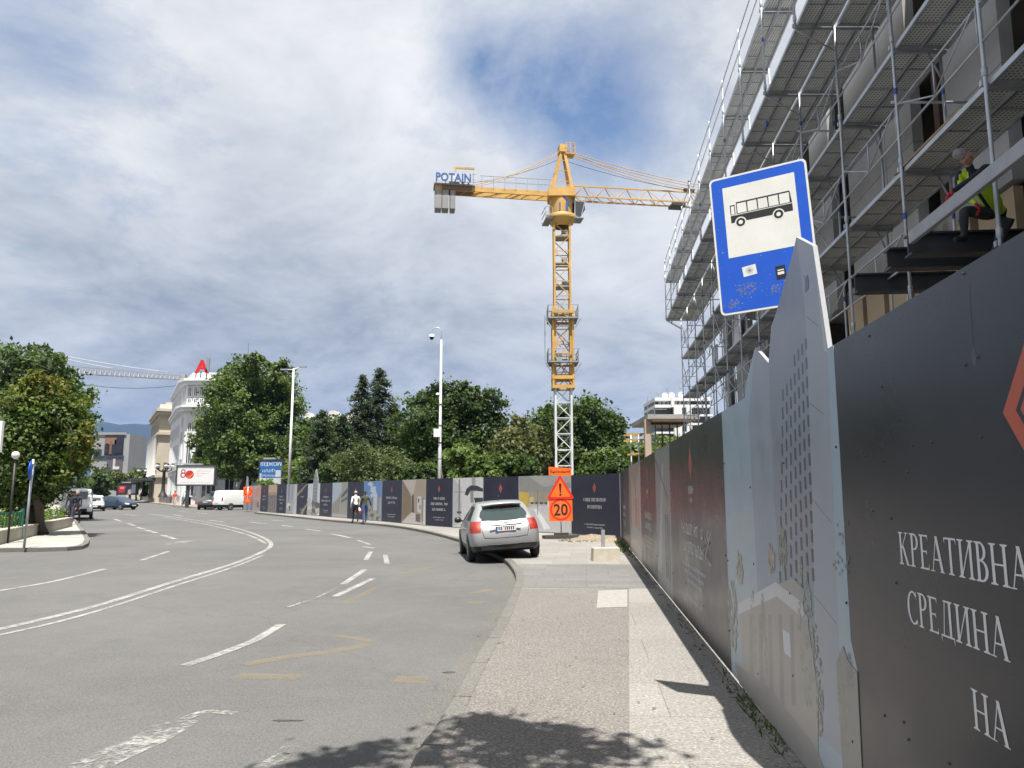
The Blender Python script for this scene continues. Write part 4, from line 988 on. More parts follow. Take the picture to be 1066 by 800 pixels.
for py in (248, 276, 300): 
    z = cz(py); mb.box((CX, CYY, z), (1.3, 1.3, .10)); mb.box((CX+.2, CYY-.5, z+.35), (.5, .2, .3))
mb.build('mast_landing', m_cg, crane)
# slewing ring, turret, arrow plate, cab, tower head
zS = cz(232); zJ = cz(204)+.15
mb = MB(); mb.lathe([(.75, zT-.1), (1.25, zT+.5), (1.35, zT+.9), (1.1, zT+1.0)], 20, (CX, CYY, 0)); mb.lathe([(1.02, zT+.9), (1.05, zT+1.2), (1.05, zJ-.6), (1.05, zJ-.55)], 20, (CX, CYY, 0)); mb.box((CX, CYY, zJ-.15), (2.4, 2.2, .8)); mb.build('turret', m_cy, crane)
mb = MB(); zc_ = (zT+1.1+zJ-.6)/2; 
def arrow_pt(u, v): ang = u/1.06; return (CX+.1+1.075*math.sin(ang), CYY-1.075*math.cos(ang), zc_+v)
mb.add([arrow_pt(*p) for p in [(-.75, -.05), (0, .95), (.75, -.05), (.52, -.05), (0, .62), (-.52, -.05)]], [(0, 1, 4, 5), (1, 2, 3, 4)])
for s_ in (-1, 1): mb.add([arrow_pt(*p) for p in [(s_*.34-.11, -.85), (s_*.34+.11, -.85), (s_*.34+.11, .1), (s_*.34-.11, .1)]], [(0, 1, 2, 3)])
mb.build('arrow_emblem', m_cblue, crane)
JD = Vector((1, .14, 0)).normalized(); JN = Vector((-JD.y, JD.x, 0)); jz = math.atan2(JD.y, JD.x); O = Vector((CX, CYY, 0))
def jp(u, v, z): return O+JD*u+JN*v+Vector((0, 0, z))
mb = MB()
for v in (-.6, .6): mb.bar(jp(1.1, v, zS+.3), jp(1.1, v, zJ-.2), .1); mb.bar(jp(1.7, v, zS+.6), jp(2.1, v, zJ-.5), .08)
mb.box(jp(1.4, 0, zS+.3), (1.0, 1.4, .10), jz); mb.build('cab_frame', m_cg, crane)
mb = MB(); mb.add([jp(u, v, z) for v in (-.62, .62) for u, z in ((1.05, zS+.4), (1.6, zS+.4), (2.05, zS+1.1), (1.95, zS+1.8), (1.05, zS+1.8))], [(4, 3, 2, 1, 0), (5, 6, 7, 8, 9)]+[(i, (i+1) % 5, 5+(i+1) % 5, 5+i) for i in range(5)])
mb.build('cab', glass_mat('cab_glass', (.03, .035, .04), .2), crane)
mb = MB()
for v in (-1.1, 1.1): mb.bar(jp(-1.6, v, zT+.6), jp(1.3, v, zT+.6), .07)
mb.box(jp(-1.3, 0, zT+.35), (.6, 2.0, .1), jz)
for h in (.9, 1.4):
    mb.bar(jp(-1.6, -1.0, zT+h), jp(-1.0, -1.0, zT+h), .045); mb.bar(jp(-1.6, -1.0, zT+h), jp(-1.6, 1.0, zT+h), .045)
for u in (-1.6, -1.3, -1.0): mb.bar(jp(u, -1.0, zT+.4), jp(u, -1.0, zT+1.4), .045)
mb.build('slew_platform', m_cg, crane)
zA = cz(158)
mb = MB()
for v in (-.62, .62):
    mb.bar(jp(-.95, v, zJ), jp(.05, v*.45, zA), .20, .22); mb.bar(jp(.95, v, zJ), jp(.25, v*.45, zA), .22, .24)
for t in (.25, .5, .75): mb.bar(jp(-.95+1.0*t, -.62+.34*t, zJ+(zA-zJ)*t), jp(-.95+1.0*t, .62-.34*t, zJ+(zA-zJ)*t), .08); mb.bar(jp(.95-.7*t, -.62+.34*t, zJ+(zA-zJ)*t), jp(-.95+1.0*t, -.62+.34*t, zJ+(zA-zJ)*t), .06)
mb.box(jp(.15, 0, zA+.15), (.7, 1.0, .7), jz); mb.build('tower_head', m_cy, crane)
mb = MB(); mb.box(jp(.75, 0, zA-.35), (.9, 1.0, .08), jz)
for h in (.5, 1.0): mb.bar(jp(.3, -.5, zA-.35+h), jp(1.2, -.5, zA-.35+h), .05); mb.bar(jp(1.2, -.5, zA-.35+h), jp(1.2, .5, zA-.35+h), .05)
for u in (.4, .8, 1.2): mb.bar(jp(u, -.5, zA-.35), jp(u, -.5, zA+.65), .05)
mb.build('head_platform', m_cy, crane)
# jib: triangular lattice girder
mb = MB(); JL = 44.0; zb, zt = zJ-.35, zJ+.85
for v in (-.6, .6): mb.bar(jp(1.0, v, zb), jp(JL, v, zb), .10, .12)
mb.bar(jp(1.0, 0, zt), jp(JL, 0, zt), .11, .11)
u = 1.0; k = 0
while u < JL-.1:
    u2 = min(u+1.0, JL)
    for v in (-.6, .6):
        if k % 2 == 0: mb.bar(jp(u, v, zb), jp(u2, 0, zt), .05)
        else: mb.bar(jp(u, 0, zt), jp(u2, v, zb), .05)
    mb.bar(jp(u, -.6, zb), jp(u2, .6, zb), .05); u = u2; k += 1
mb.build('jib', m_cy, crane)
mb = MB(); mb.box(jp(10.8, 0, zb-.2), (1.2, 1.3, .25), jz); mb.bar(jp(11.9, 0, zb-.25), jp(2, 0, zb-.15), .03); mb.box(jp(12, 0, zt+.2), (1.0, .3, .2), jz); mb.bar(jp(12, 0, zt), jp(12, 0, zt+1.1), .14)
mb.build('trolley', m_darksteel, crane)
# counter jib
CL = at(452, 192, 0)  if False else None
mb = MB(); cj = 11.3
for v in (-.55, .55): mb.bar(jp(-.9, v, zJ-.28), jp(-cj, v, zJ-.2), .16, .44)
for u in np.arange(1.5, cj-.8, 1.4): mb.bar(jp(-u, -.55, zJ-.4), jp(-u-.7, .55, zJ-.4), .08)
mb.build('counter_jib', m_cy, crane)
mb = MB(); mb.box(jp(-9.6, 0, zJ+.05), (3.6, 1.6, .12), jz); mb.box(jp(-9.4, -.1, zJ-.2), (2.6, 1.2, .42), jz, 1)
for u in (1.2, 2.2, 3.2, 4.2, 5.2, 6.2, 7.2): mb.bar(jp(-u, -.7, zJ), jp(-u, -.7, zJ+1.0), .05)
for u in (8.0, 8.8, 9.6, 10.4, 11.2): mb.bar(jp(-u, -.9, zJ), jp(-u, -.9, zJ+1.1), .06)
for h in (.5, 1.0): mb.bar(jp(-1, -.7, zJ+h), jp(-7.4, -.7, zJ+h), .045); mb.bar(jp(-7.8, -.9, zJ+h), jp(-cj, -.9, zJ+h), .045)
mb.build('counter_jib_walkway', [m_cg, mat('winch_brown', (.16, .085, .04), .6)], crane)
mb = MB(); mb.lathe([(.35, -.6), (.35, .6)], 14, jp(-8.6, 0, zJ+.5), 'y'); mb.box(jp(-9.6, 0, zJ+.4), (.9, .8, .6), jz); mb.build('winch', m_darksteel, crane)
mb = MB(); mb.bar(jp(-9.5, .2, zJ), jp(-9.5, .2, zJ+2.0), .13); mb.bar(jp(-9.6, .2, zJ+2.0), jp(-7.8, .2, zJ+2.0), .12, .16); mb.build('davit', m_cy, crane)
for (u0, u1) in ((-cj, -10.7), (-10.68, -10.08), (-9.98, -9.5)):
    mb = MB(); c = (jp(u0, 0, 0)+jp(u1, 0, 0))/2; mb.box((c.x, c.y, zJ-1.1), (abs(u1-u0)-.04, 1.25, 2.0), jz); mb.build('counterweight', m_weight, crane)
mb = MB(); a = jp(-cj-.05, -1.0, zJ+.6); a2 = jp(-8.1, -1.0, zJ+.6); d = (a2-a)/2
mb.bar(a, a2, .05, .80); mb.build('name_board', mat('board_white', (.45, .48, .52), .5), crane)
tm = MB(); text_mesh(tm, 'POTAIN', 1.0, 0, 0, 0, squeeze=.86, bold=.03); c = (a+a2)/2
tm.v = [tuple(Vector((c.x, c.y, c.z-.36))+JD*v[0]+Vector((0, 0, v[2]))-JN*.04) for v in tm.v]; tm.build('lettering', m_cblue, crane)
def sag(p, q, s_, n=8): return [p.lerp(q, k/n)-Vector((0, 0, s_*4*(k/n)*(1-k/n))) for k in range(n+1)]
for v in (-.25, .25):
    for (q, s_) in ((jp(-8.3, v, zJ+.2), .5), (jp(24, v, zt), .9), (jp(15.2, v, zt), .7)):
        mb = MB(); mb.tube(sag(jp(.15, v, zA+.1), q, s_), .03, 5); mb.build('tie_rod', m_cy, crane)
for q0, q1 in ((jp(-.3, 0, zJ+3.2), jp(-8, 0, zJ+.6)), (jp(.3, 0, zJ+3.2), jp(12, 0, zt+.2))):
    mb = MB(); mb.tube(sag(q0, q1, .3), .022, 4); mb.build('hoist_rope', m_darksteel, crane)

# far white crane over the roofs
WY = 190.0
wp = lambda x, y, Y=WY: at(x, y, Y)
base = at(34, 500, WY)
wc = thing('tower_crane', 'distant pale tower crane whose thin jib crosses the sky above the left trees', 'tower crane', (base.x, WY, -.1))
mb = MB(); lattice(mb, base.x, WY, .9, -.1, wp(34, 372).z, 2.6, .3, .14); mb.build('mast', m_cw, wc)
j0 = wp(34, 386.5); j1 = wp(212, 397, 236); m_cw2 = mat('far_crane_paint', (.33, .32, .31), .6); jd = (j1-j0); L_ = jd.length; jd.normalize(); jn = Vector((-jd.y, jd.x, 0)).normalized()
mb = MB()
for v in (-.7, .7): mb.bar(j0+jn*v, j1+jn*v, .2)
up = Vector((0, 0, 2.1)); mb.bar(j0+up, j1+up*.45, .2); n = 36
for k in range(n):
    a = j0.lerp(j1, k/n); b = j0.lerp(j1, (k+1)/n); u_ = up*(1-.55*k/n)
    for v in (-.7, .7): mb.bar(a+jn*v, (a+b)/2+u_, .09); mb.bar((a+b)/2+u_, b+jn*v, .09)
mb.build('jib', m_cw2, wc)
hd = wp(34, 364); mb = MB()
mb.bar(wp(34, 376), hd, .9); mb.build('tower_head', m_cw, wc)
for t in (.42, .75):
    mb = MB(); mb.tube(sag(hd, j0.lerp(j1, t)+up, .5), .09, 4); mb.build('tie_rod', m_cw, wc)
mb = MB(); mb.bar(j0, j0-jd*14, 1.2, .8); mb.box(j0-jd*12-Vector((0, 0, 1.6)), (3, 1.6, 2.6)); mb.build('counter_jib', m_cw, wc)
mb = MB(); mb.tube(sag(j0.lerp(j1, .05)-Vector((0, 0, 1.2)), j0.lerp(j1, .9)-Vector((0, 0, 1.0)), 2.2), .06, 4); mb.build('hoist_rope', m_darksteel, wc)
e = j0.lerp(j1, .86); mb = MB(); mb.box(e+Vector((0, 0, .8)), (1.2, 1.2, 1.7)); mb.build('jib_box', m_cw2, wc)
# ================================================================ VEGETATION
GREENS = {
 'plane': [(0.095, 0.151, 0.036), (0.140, 0.207, 0.050), (0.056, 0.095, 0.025)],
 'broad': [(0.062, 0.106, 0.029), (0.095, 0.151, 0.038), (0.038, 0.069, 0.021)],
 'olive': [(0.112, 0.129, 0.050), (0.151, 0.168, 0.062), (0.067, 0.084, 0.034)],
 'thuja': [(0.073, 0.118, 0.022), (0.112, 0.168, 0.031), (0.043, 0.076, 0.017)],
 'gold': [(.19, .19, .03), (.16, .19, .03), (.21, .165, .03)],
 'bush': [(0.129, 0.196, 0.047), (0.179, 0.246, 0.067), (0.073, 0.123, 0.031)],
 'conifer': [(0.050, 0.081, 0.045), (0.074, 0.110, 0.060), (0.034, 0.056, 0.031)],
 'silver': [(.095, .13, .05), (.125, .165, .065), (.055, .08, .032)],
}
def leafset(k): return [leaf_mat('%s_leaf_%s' % (k, s), c) for c, s in zip(GREENS[k], ('mid', 'light', 'deep'))]
def leaves_object(name, cent, nrm, size, mi, mats, parent=None, aspect=.62):
    "many small rhombic leaf faces"
    n = len(cent); cent = np.asarray(cent, np.float32); nrm = np.asarray(nrm, np.float32)
    nrm /= np.linalg.norm(nrm, axis=1, keepdims=True)+1e-9
    t = nrg.normal(size=(n, 3)).astype(np.float32); t -= nrm*(t*nrm).sum(1, keepdims=True); t /= np.linalg.norm(t, axis=1, keepdims=True)+1e-9
    b = np.cross(nrm, t); s = np.asarray(size, np.float32).reshape(-1, 1)
    v = np.stack([cent-t*s, cent-b*s*aspect-nrm*s*.15, cent+t*s, cent+b*s*aspect-nrm*s*.15], 1).reshape(-1, 3)
    me = bpy.data.meshes.new(name); me.vertices.add(4*n); me.vertices.foreach_set('co', v.ravel())
    me.loops.add(4*n); me.loops.foreach_set('vertex_index', np.arange(4*n, dtype=np.int32))
    me.polygons.add(n); me.polygons.foreach_set('loop_start', np.arange(0, 4*n, 4, dtype=np.int32))
    for m in mats: me.materials.append(m)
    me.polygons.foreach_set('material_index', np.asarray(mi, np.int32)); me.update(calc_edges=True); me.validate()
    o = bpy.data.objects.new(name, me); COL.objects.link(o)
    if parent is not None: attach(o, parent)
    return o
def crown_points(blobs, n, size, clump=34, sig=.16, core=.25):
    "blobs: (x,y,z,rx,ry,rz). Leaves gather in clumps near each blob's skin"
    vol = np.array([b[3]*b[4]+b[4]*b[5]+b[3]*b[5] for b in blobs]); cs, ns, ms, ss = [], [], [], []
    for b, q in zip(blobs, vol/vol.sum()):
        m = max(40, int(n*q)); k = max(4, m//clump)
        d = nrg.normal(size=(k, 3)); d /= np.linalg.norm(d, axis=1, keepdims=True)
        rad = np.where(nrg.random(k) < core, nrg.uniform(.2, .75, k), nrg.uniform(.74, 1.08, k))
        r3 = np.array(b[3:6]); cc = np.array(b[:3])+d*rad[:, None]*r3
        idx = nrg.integers(0, k, m); spread = sig*r3.mean()*nrg.uniform(.6, 1.5, k)[idx][:, None]
        p = cc[idx]+nrg.normal(size=(m, 3))*spread*np.array([1, 1, .75])
        nn = d[idx]*.7+nrg.normal(size=(m, 3))*.75+np.array([0, 0, .45])
        cm = nrg.choice(3, k, p=[.5, .28, .22])
        mi = np.where(nrg.random(m) < .25, nrg.integers(0, 3, m), cm[idx])
        cs.append(p); ns.append(nn); ms.append(mi); ss.append(size*nrg.uniform(.6, 1.35, m))
    return np.concatenate(cs), np.concatenate(ns), np.concatenate(ss), np.concatenate(ms)
def wobble(a, b, n=5, amt=.06):
    a, b = Vector(a), Vector(b); L = (b-a).length
    return [a.lerp(b, k/n)+(Vector((rng.uniform(-1, 1), rng.uniform(-1, 1), rng.uniform(-.4, .4)))*L*amt if 0 < k < n else Vector()) for k in range(n+1)]
def tree(name, label, base, trunk_top, tr, blobs, n, size, kind, group=None, stems=1, cat='tree', clump=34, sig=.16, core=.25, tips=None, mats=None):
    t = thing(name, label, cat, base, group); base = Vector(base)
    mb = MB(); top = Vector(trunk_top)
    for s_ in range(stems):
        off = Vector((rng.uniform(-1, 1), rng.uniform(-1, 1), 0))*(tr*1.6 if stems > 1 else 0)
        tp = top+(Vector((rng.uniform(-1, 1), rng.uniform(-1, 1), 0))*1.2 if stems > 1 else Vector())
        pts = wobble(base+off*.5, tp, 5, .035); mb.tube(pts, [tr*(1.15-.09*k)*(1.25 if k == 0 else 1) for k in range(6)], 9)
        for b in blobs[s_::stems]:
            c = Vector(b[:3]); st = pts[rng.choice((3, 4, 5))]
            mb.tube(wobble(st, c+Vector((0, 0, b[5]*.3)), 4, .08), [tr*.42, tr*.34, tr*.24, tr*.15, tr*.06], 6)
            for q in range(3):
                e = c+Vector((rng.uniform(-.8, .8)*b[3], rng.uniform(-.8, .8)*b[4], rng.uniform(-.2, .8)*b[5])); mb.tube(wobble(c-Vector((0, 0, b[5]*.3)), e, 3, .08), [tr*.18, tr*.12, tr*.08, tr*.03], 5)
    mb.build('trunk', m_bark, t)
    c, nn, ss, mi = crown_points(blobs, n, size, clump, sig, core)
    ml = list(mats or leafset(kind))
    if tips:
        ml += leafset(tips[0]); f_ = tips[1](c); sel = nrg.random(len(c)) < f_; mi = np.where(sel, mi+3, mi)
    leaves_object('crown', c, nn, ss, mi, ml, t); return t
def blob_fill(cx, cy, cz, rx, ry, rz, k, s, seed):
    "a lumpy crown: k smaller lobes around one volume"
    r_ = random.Random(seed); out = [(cx, cy, cz, rx*.62, ry*.62, rz*.68)]
    for i in range(k):
        a = r_.uniform(0, 2*PI); h = r_.uniform(-.75, .85); q = math.sqrt(max(0, 1-h*h))*r_.uniform(.6, .78); f_ = s*r_.uniform(.7, 1.25)
        out.append((cx+rx*q*math.cos(a), cy+ry*q*math.sin(a), cz+rz*h*.72, rx*f_, ry*f_, rz*f_*.8))
    return out
def px_blobs(lst, Y, dy=1.0):
    "lobes given by where their centre stands (photo direction at distance Y) and radius in photo pixels"
    out = []
    for i, (x, y, rx, rz) in enumerate(lst):
        yy = Y+dy*((i*37 % 11)/5-1); p = at(x, y, yy); k = yy/805; out.append((p.x, p.y, p.z, rx*k, (rx+rz)/2*k, rz*k))
    return out
def gbase(x, Y): return (at(x, 514, Y).x, Y, -.1)

# big broadleaf trees behind the left pavement
tree('broadleaf_tree', 'tall dark green broadleaf tree behind the golden tipped evergreen at the left edge', gbase(38, 50), gbase(40, 50)[:2]+(5.5,), .38,
     px_blobs([(-20, 405, 40, 36), (20, 392, 34, 30), (52, 400, 30, 26), (74, 427, 22, 28), (40, 430, 44, 36), (-10, 450, 42, 40), (62, 455, 30, 28), (86, 452, 11, 22), (30, 376, 22, 18), (52, 382, 20, 15), (76, 402, 14, 15), (10, 480, 50, 28), (58, 485, 28, 24)], 50, 2.0), 27000, .15, 'broad', sig=.15, clump=50)
tb = gnd(40, 557)
tree('evergreen_tree', 'multi stemmed evergreen with golden tips growing out of the left pavement', (tb.x, tb.y, 0), (tb.x+.15, tb.y, 2.6), .17,
     px_blobs([(15, 470, 34, 46), (46, 440, 28, 42), (63, 462, 26, 44), (28, 425, 22, 28), (55, 412, 16, 20), (75, 452, 12, 44), (10, 505, 26, 26), (42, 490, 32, 34), (50, 496, 16, 18), (82, 462, 7, 28), (36, 514, 20, 13), (52, 490, 18, 20), (40, 508, 18, 16), (20, 505, 24, 22), (40, 400, 13, 14)], 31, .9), 42000, .08, 'thuja', stems=5, clump=30, sig=.15, core=.35,
     tips=('gold', lambda c: np.clip((c[:, 2]-4.9)/1.6, 0, .8)*.75+np.where(c[:, 0] > at(84, 500, 31).x, .5, .02)))
# plane tree by the billboards
PB = px_blobs([(239, 418, 24, 30), (257, 396, 27, 24), (287, 412, 24, 30), (247, 445, 34, 32), (284, 450, 26, 34), (216, 460, 16, 22), (262, 472, 38, 24), (298, 478, 17, 24), (221, 474, 18, 15), (296, 394, 15, 18), (243, 388, 12, 11), (266, 377, 14, 10), (302, 430, 13, 20), (211, 446, 8, 14), (245, 485, 34, 12)], 114, 4.0)
tree('plane_tree', 'huge bright green plane tree rising behind the white and blue billboards', gbase(254, 114), gbase(255, 114)[:2]+(9,), .6, PB, 64000, .24, 'plane', sig=.125, clump=60)
tree('broadleaf_tree', 'dark slim broadleaf tree right of the bright plane tree, behind the plain street lamp', gbase(318, 98), gbase(318, 98)[:2]+(4,), .3,
     px_blobs([(312, 480, 18, 22), (330, 478, 18, 20), (318, 455, 14, 22), (306, 490, 12, 12), (340, 492, 18, 14)], 98, 2), 7000, .26, 'broad')
def conifer(label, x, ytop, Y, hw_px, kind='conifer', group='spiky conifers behind the hoarding'):
    bx, by, _ = gbase(x, Y); zt = at(x, ytop, Y).z; t = thing('conifer_tree', label, 'conifer', (bx, by, -.1), group)
    mb = MB(); mb.tube([(bx, by, -.1), (bx, by, zt*.6), (bx, by, zt)], [.24, .15, .02], 8); R0 = hw_px*Y/805; cs, ns = [], []
    z = .15*zt; 
    while z < zt-.1:
        f_ = (1-z/zt)**.60; k = rng.choice((5, 6, 7))
        for i in range(k):
            a = rng.uniform(0, 2*PI); L_ = R0*f_*rng.uniform(.55, 1.2)+.12; tip = Vector((bx+L_*math.cos(a), by+L_*math.sin(a), z-L_*rng.uniform(.05, .30))); root = Vector((bx, by, z+.1))
            mb.tube([root, root.lerp(tip, .5)+Vector((0, 0, L_*.06)), tip], [.045, .03, .01], 4)
            m = int(16+L_*40)
            for j in range(m):
                q = rng.random()**.7; p = root.lerp(tip, q)+Vector((rng.gauss(0, .12+.1*L_*q*.5), rng.gauss(0, .12+.1*L_*q*.5), rng.gauss(-.10, .12))); cs.append(p); ns.append((rng.gauss(0, .6), rng.gauss(0, .6), .7))
        z += zt*.032
    mb.build('trunk', m_bark, t); n = len(cs)
    leaves_object('crown', cs, ns, nrg.uniform(.08, .2, n), nrg.integers(0, 3, n), leafset(kind), t, .45)
for x, Y, l_, lab in ((345, 96, [(345, 465, 24, 26), (330, 478, 20, 20), (362, 476, 18, 20), (318, 486, 16, 14)], 'dark dense tree between the plane tree and the tall conifer pair'), (418, 92, [(418, 462, 20, 26), (405, 478, 18, 20), (430, 470, 14, 22)], 'dark dense tree right behind the tall conifer pair'), (528, 90, [(528, 468, 22, 22), (545, 472, 18, 18), (514, 474, 16, 20)], 'dark dense tree filling the gap left of the reddish green small tree')):
    tree('broadleaf_tree', lab, gbase(x, Y), gbase(x, Y)[:2]+(4,), .3, px_blobs(l_, Y, 2), 9000, .24, 'broad', sig=.2)
conifer('tallest spiky conifer standing right of its twin above the hoarding', 392, 383, 78, 40)
conifer('spiky conifer with a thin leaning tip left of the tallest conifer', 374, 390, 76, 32)
conifer('small pointed conifer in front of the pale domed roof', 332, 427, 70, 27)
conifer('dark narrow conifer between the small pointed conifer and the tall pair', 354, 432, 74, 22)
conifer('low dark conifer at the right foot of the tall conifer pair', 408, 420, 80, 30)
tree('broadleaf_tree', 'wide domed broadleaf tree behind the tall camera pole', gbase(470, 72), gbase(470, 72)[:2]+(4.5,), .42,
     px_blobs([(440, 440, 30, 30), (470, 425, 32, 28), (500, 435, 28, 30), (455, 470, 36, 28), (495, 470, 34, 26), (430, 465, 20, 26), (482, 408, 18, 12), (517, 448, 12, 18), (446, 415, 16, 12), (470, 490, 40, 16)], 72, 2.5), 30000, .17, 'broad', sig=.14, clump=60)
tree('broadleaf_tree', 'reddish green small tree between the domed tree and the crane mast', gbase(540, 68), gbase(540, 68)[:2]+(3,), .22,
     px_blobs([(530, 470, 22, 22), (552, 462, 18, 20), (540, 445, 14, 12), (560, 480, 18, 18), (522, 487, 20, 14)], 68, 1.5), 7000, .18, 'olive', sig=.18)
tree('chestnut_tree', 'leafy tree with pale flower tips seen through and right of the crane mast', gbase(612, 82), gbase(612, 82)[:2]+(5,), .4,
     px_blobs([(612, 440, 22, 24), (632, 455, 18, 24), (598, 465, 26, 26), (625, 480, 28, 22), (645, 480, 14, 18), (612, 425, 12, 9), (640, 442, 9, 12)], 82, 2.5), 22000, .2, 'broad', sig=.19)
tree('chestnut_tree', 'rounded dark tree left of the crane mast', gbase(570, 80), gbase(570, 80)[:2]+(4.5,), .35,
     px_blobs([(568, 450, 18, 22), (582, 440, 16, 18), (560, 475, 20, 22), (585, 475, 20, 24), (572, 432, 10, 8)], 80, 2), 14000, .2, 'broad', sig=.19)
tree('olive_tree', 'pale thin tree behind the yellow formwork near the hoarding corner', gbase(662, 60), gbase(662, 60)[:2]+(3,), .15,
     px_blobs([(660, 470, 12, 14), (672, 478, 12, 12), (650, 488, 12, 10), (690, 470, 14, 14), (705, 462, 12, 12)], 60, 2), 3500, .17, 'bush', sig=.22)
# shrubs just behind the back hoarding
shr = [(277, 'yellowish shrub peeping over the hoarding below the blue billboard', 82, 504, 11, 4, 'bush'), (312, 'bright shrub left of the grey tower cut out', 80, 492, 15, 14, 'bush'), (325, 'leafy shrub directly behind the grey tower cut out', 72, 488, 20, 16, 'plane'), (352, 'dark shrub right of the grey tower cut out', 66, 488, 20, 14, 'broad'),
       (385, 'large silvery flowering shrub behind the two strollers', 60, 484, 34, 22, 'silver'), (418, 'pale shrub left of the camera pole', 57, 488, 20, 15, 'silver'), (440, 'low dark shrub at the left of the camera pole foot', 54, 492, 18, 12, 'broad'), (482, 'bright upright shrub right of the camera pole', 50, 478, 18, 22, 'bush'),
       (512, 'green shrub behind the roof of the silver hatchback', 48, 487, 20, 16, 'plane'), (545, 'dull green shrub left of the crane foot', 46, 488, 18, 14, 'broad'), (618, 'shrub right of the crane foot behind the energy panel', 46, 484, 18, 16, 'plane'), (640, 'small shrub tucked into the hoarding corner', 44, 486, 14, 12, 'broad')]
for i, (x, lab, Y, y, rx, rz, k) in enumerate(shr):
    r_ = random.Random(i); bl_ = [(x+r_.uniform(-.7, .7)*rx, y+r_.uniform(-.5, .5)*rz, rx*r_.uniform(.4, .6), rz*r_.uniform(.4, .7)) for _ in range(5)]+[(x, y, rx*.7, rz*.8), (x, y+rz*.8, rx*.8, rz*.6)]
    tree('shrub', lab, gbase(x, Y), gbase(x, Y)[:2]+(1.6,), .06, px_blobs(bl_, Y, .6), 3800, .13 if k != 'silver' else .12, k, 'shrubs behind the back hoarding', cat='shrub', sig=.24)
# street trees far down the road
for i, (x, Y, y, rx, rz, k, lab) in enumerate([(103, 175, 503, 12, 14, 'broad', 'far street tree behind the queue of cars, left one'), (122, 185, 499, 12, 14, 'olive', 'far street tree with an olive crown below the grey screen building'), (142, 190, 502, 12, 13, 'bush', 'far pale green street tree right of the small dark billboard'), (86, 150, 508, 9, 10, 'broad', 'far clipped dark tree beside the white post'), (157, 165, 506, 6, 9, 'plane', 'far small tree in front of the beige facade')]):
    r_ = random.Random(i+50); bl_ = [(x+r_.uniform(-.6, .6)*rx, y+r_.uniform(-.6, .5)*rz, rx*r_.uniform(.4, .65), rz*r_.uniform(.4, .65)) for _ in range(6)]
    tree('street_tree', lab, gbase(x, Y), gbase(x, Y)[:2]+(2.5,), .2, px_blobs(bl_, Y, 3), 2600, .36, k, 'trees far down the street', sig=.24)
# tree beside the camera whose crown shades the foreground
sb = (-.3, 4.0); 
tree('street_tree', 'tree behind the viewpoint whose crown throws the leafy shadow on the foreground', (1.0, -4.5, 0), (.7, -1.2, 5.0), .2,
     [(.15, 2.0, 7.2, 1.2, 1.0, .7), (-.72, 2.5, 7.3, .42, .5, .4), (.72, 2.7, 7.1, .5, .6, .45), (.4, 3.1, 7.3, .45, .5, .35), (-.1, 1.1, 7.5, .9, .9, .8), (.6, .6, 7.4, .9, 1.1, .9)], 6500, .075, 'broad', sig=.2, core=.4)
# hedge and flowers in the left planter
# ================================================================ BUILDINGS AND THE VIEW DOWN THE STREET
m_pane = glass_mat('window_pane', (.02, .028, .038), .08)
m_facwhite = mat('white_render', (.62, .63, .64), .75, var=.05, scale=.3)
m_facbeige = mat('beige_stone', (.44, .39, .31), .8, var=.10, scale=.4, grain=3)
m_facgrey = mat('grey_render', (.26, .26, .265), .8, var=.1, scale=.2)
m_trim = mat('cornice_stone', (.55, .54, .51), .8, var=.08, scale=.5)
m_rooftile = mat('clay_tile', (.30, .11, .06), .85, var=.2, scale=1)
def facade(root, A, B, z0, rows, mb_mat, depth=.12, frame=m_white):
    "windows on the wall from A to B: rows = (z, h, [(centre along wall, width), ...])"
    A = Vector((*A, 0)); B = Vector((*B, 0)); d = (B-A).normalized(); nrm = Vector((d.y, -d.x, 0)); rz = math.atan2(d.y, d.x)
    for z, h, cols in rows:
        for u, w in cols:
            p = A+d*u+Vector((0, 0, z)); mb = MB(); t = .18
            for du, dz, ww, hh in ((-w/2, 0, t, h+t), (w/2, 0, t, h+t), (0, h/2, w-t, t), (0, -h/2, w-t, t), (0, 0, .1, h-t)):
                c = p+d*du+nrm*.06; mb.box((c.x, c.y, c.z+dz), (ww, .16, hh), rz)
            f_ = mb.build('window', frame, root); mb = MB(); c = p+nrm*.02; mb.box((c.x, c.y, c.z), (w-.06, .06, h-.06), rz); mb.build('pane', m_pane, f_)
def grow(poly, e):
    c = sum((Vector((*p, 0)) for p in poly), Vector())/len(poly); return [((Vector((*p, 0))-c)*(1+e/(Vector((*p, 0))-c).length)+c)[:2] for p in poly]
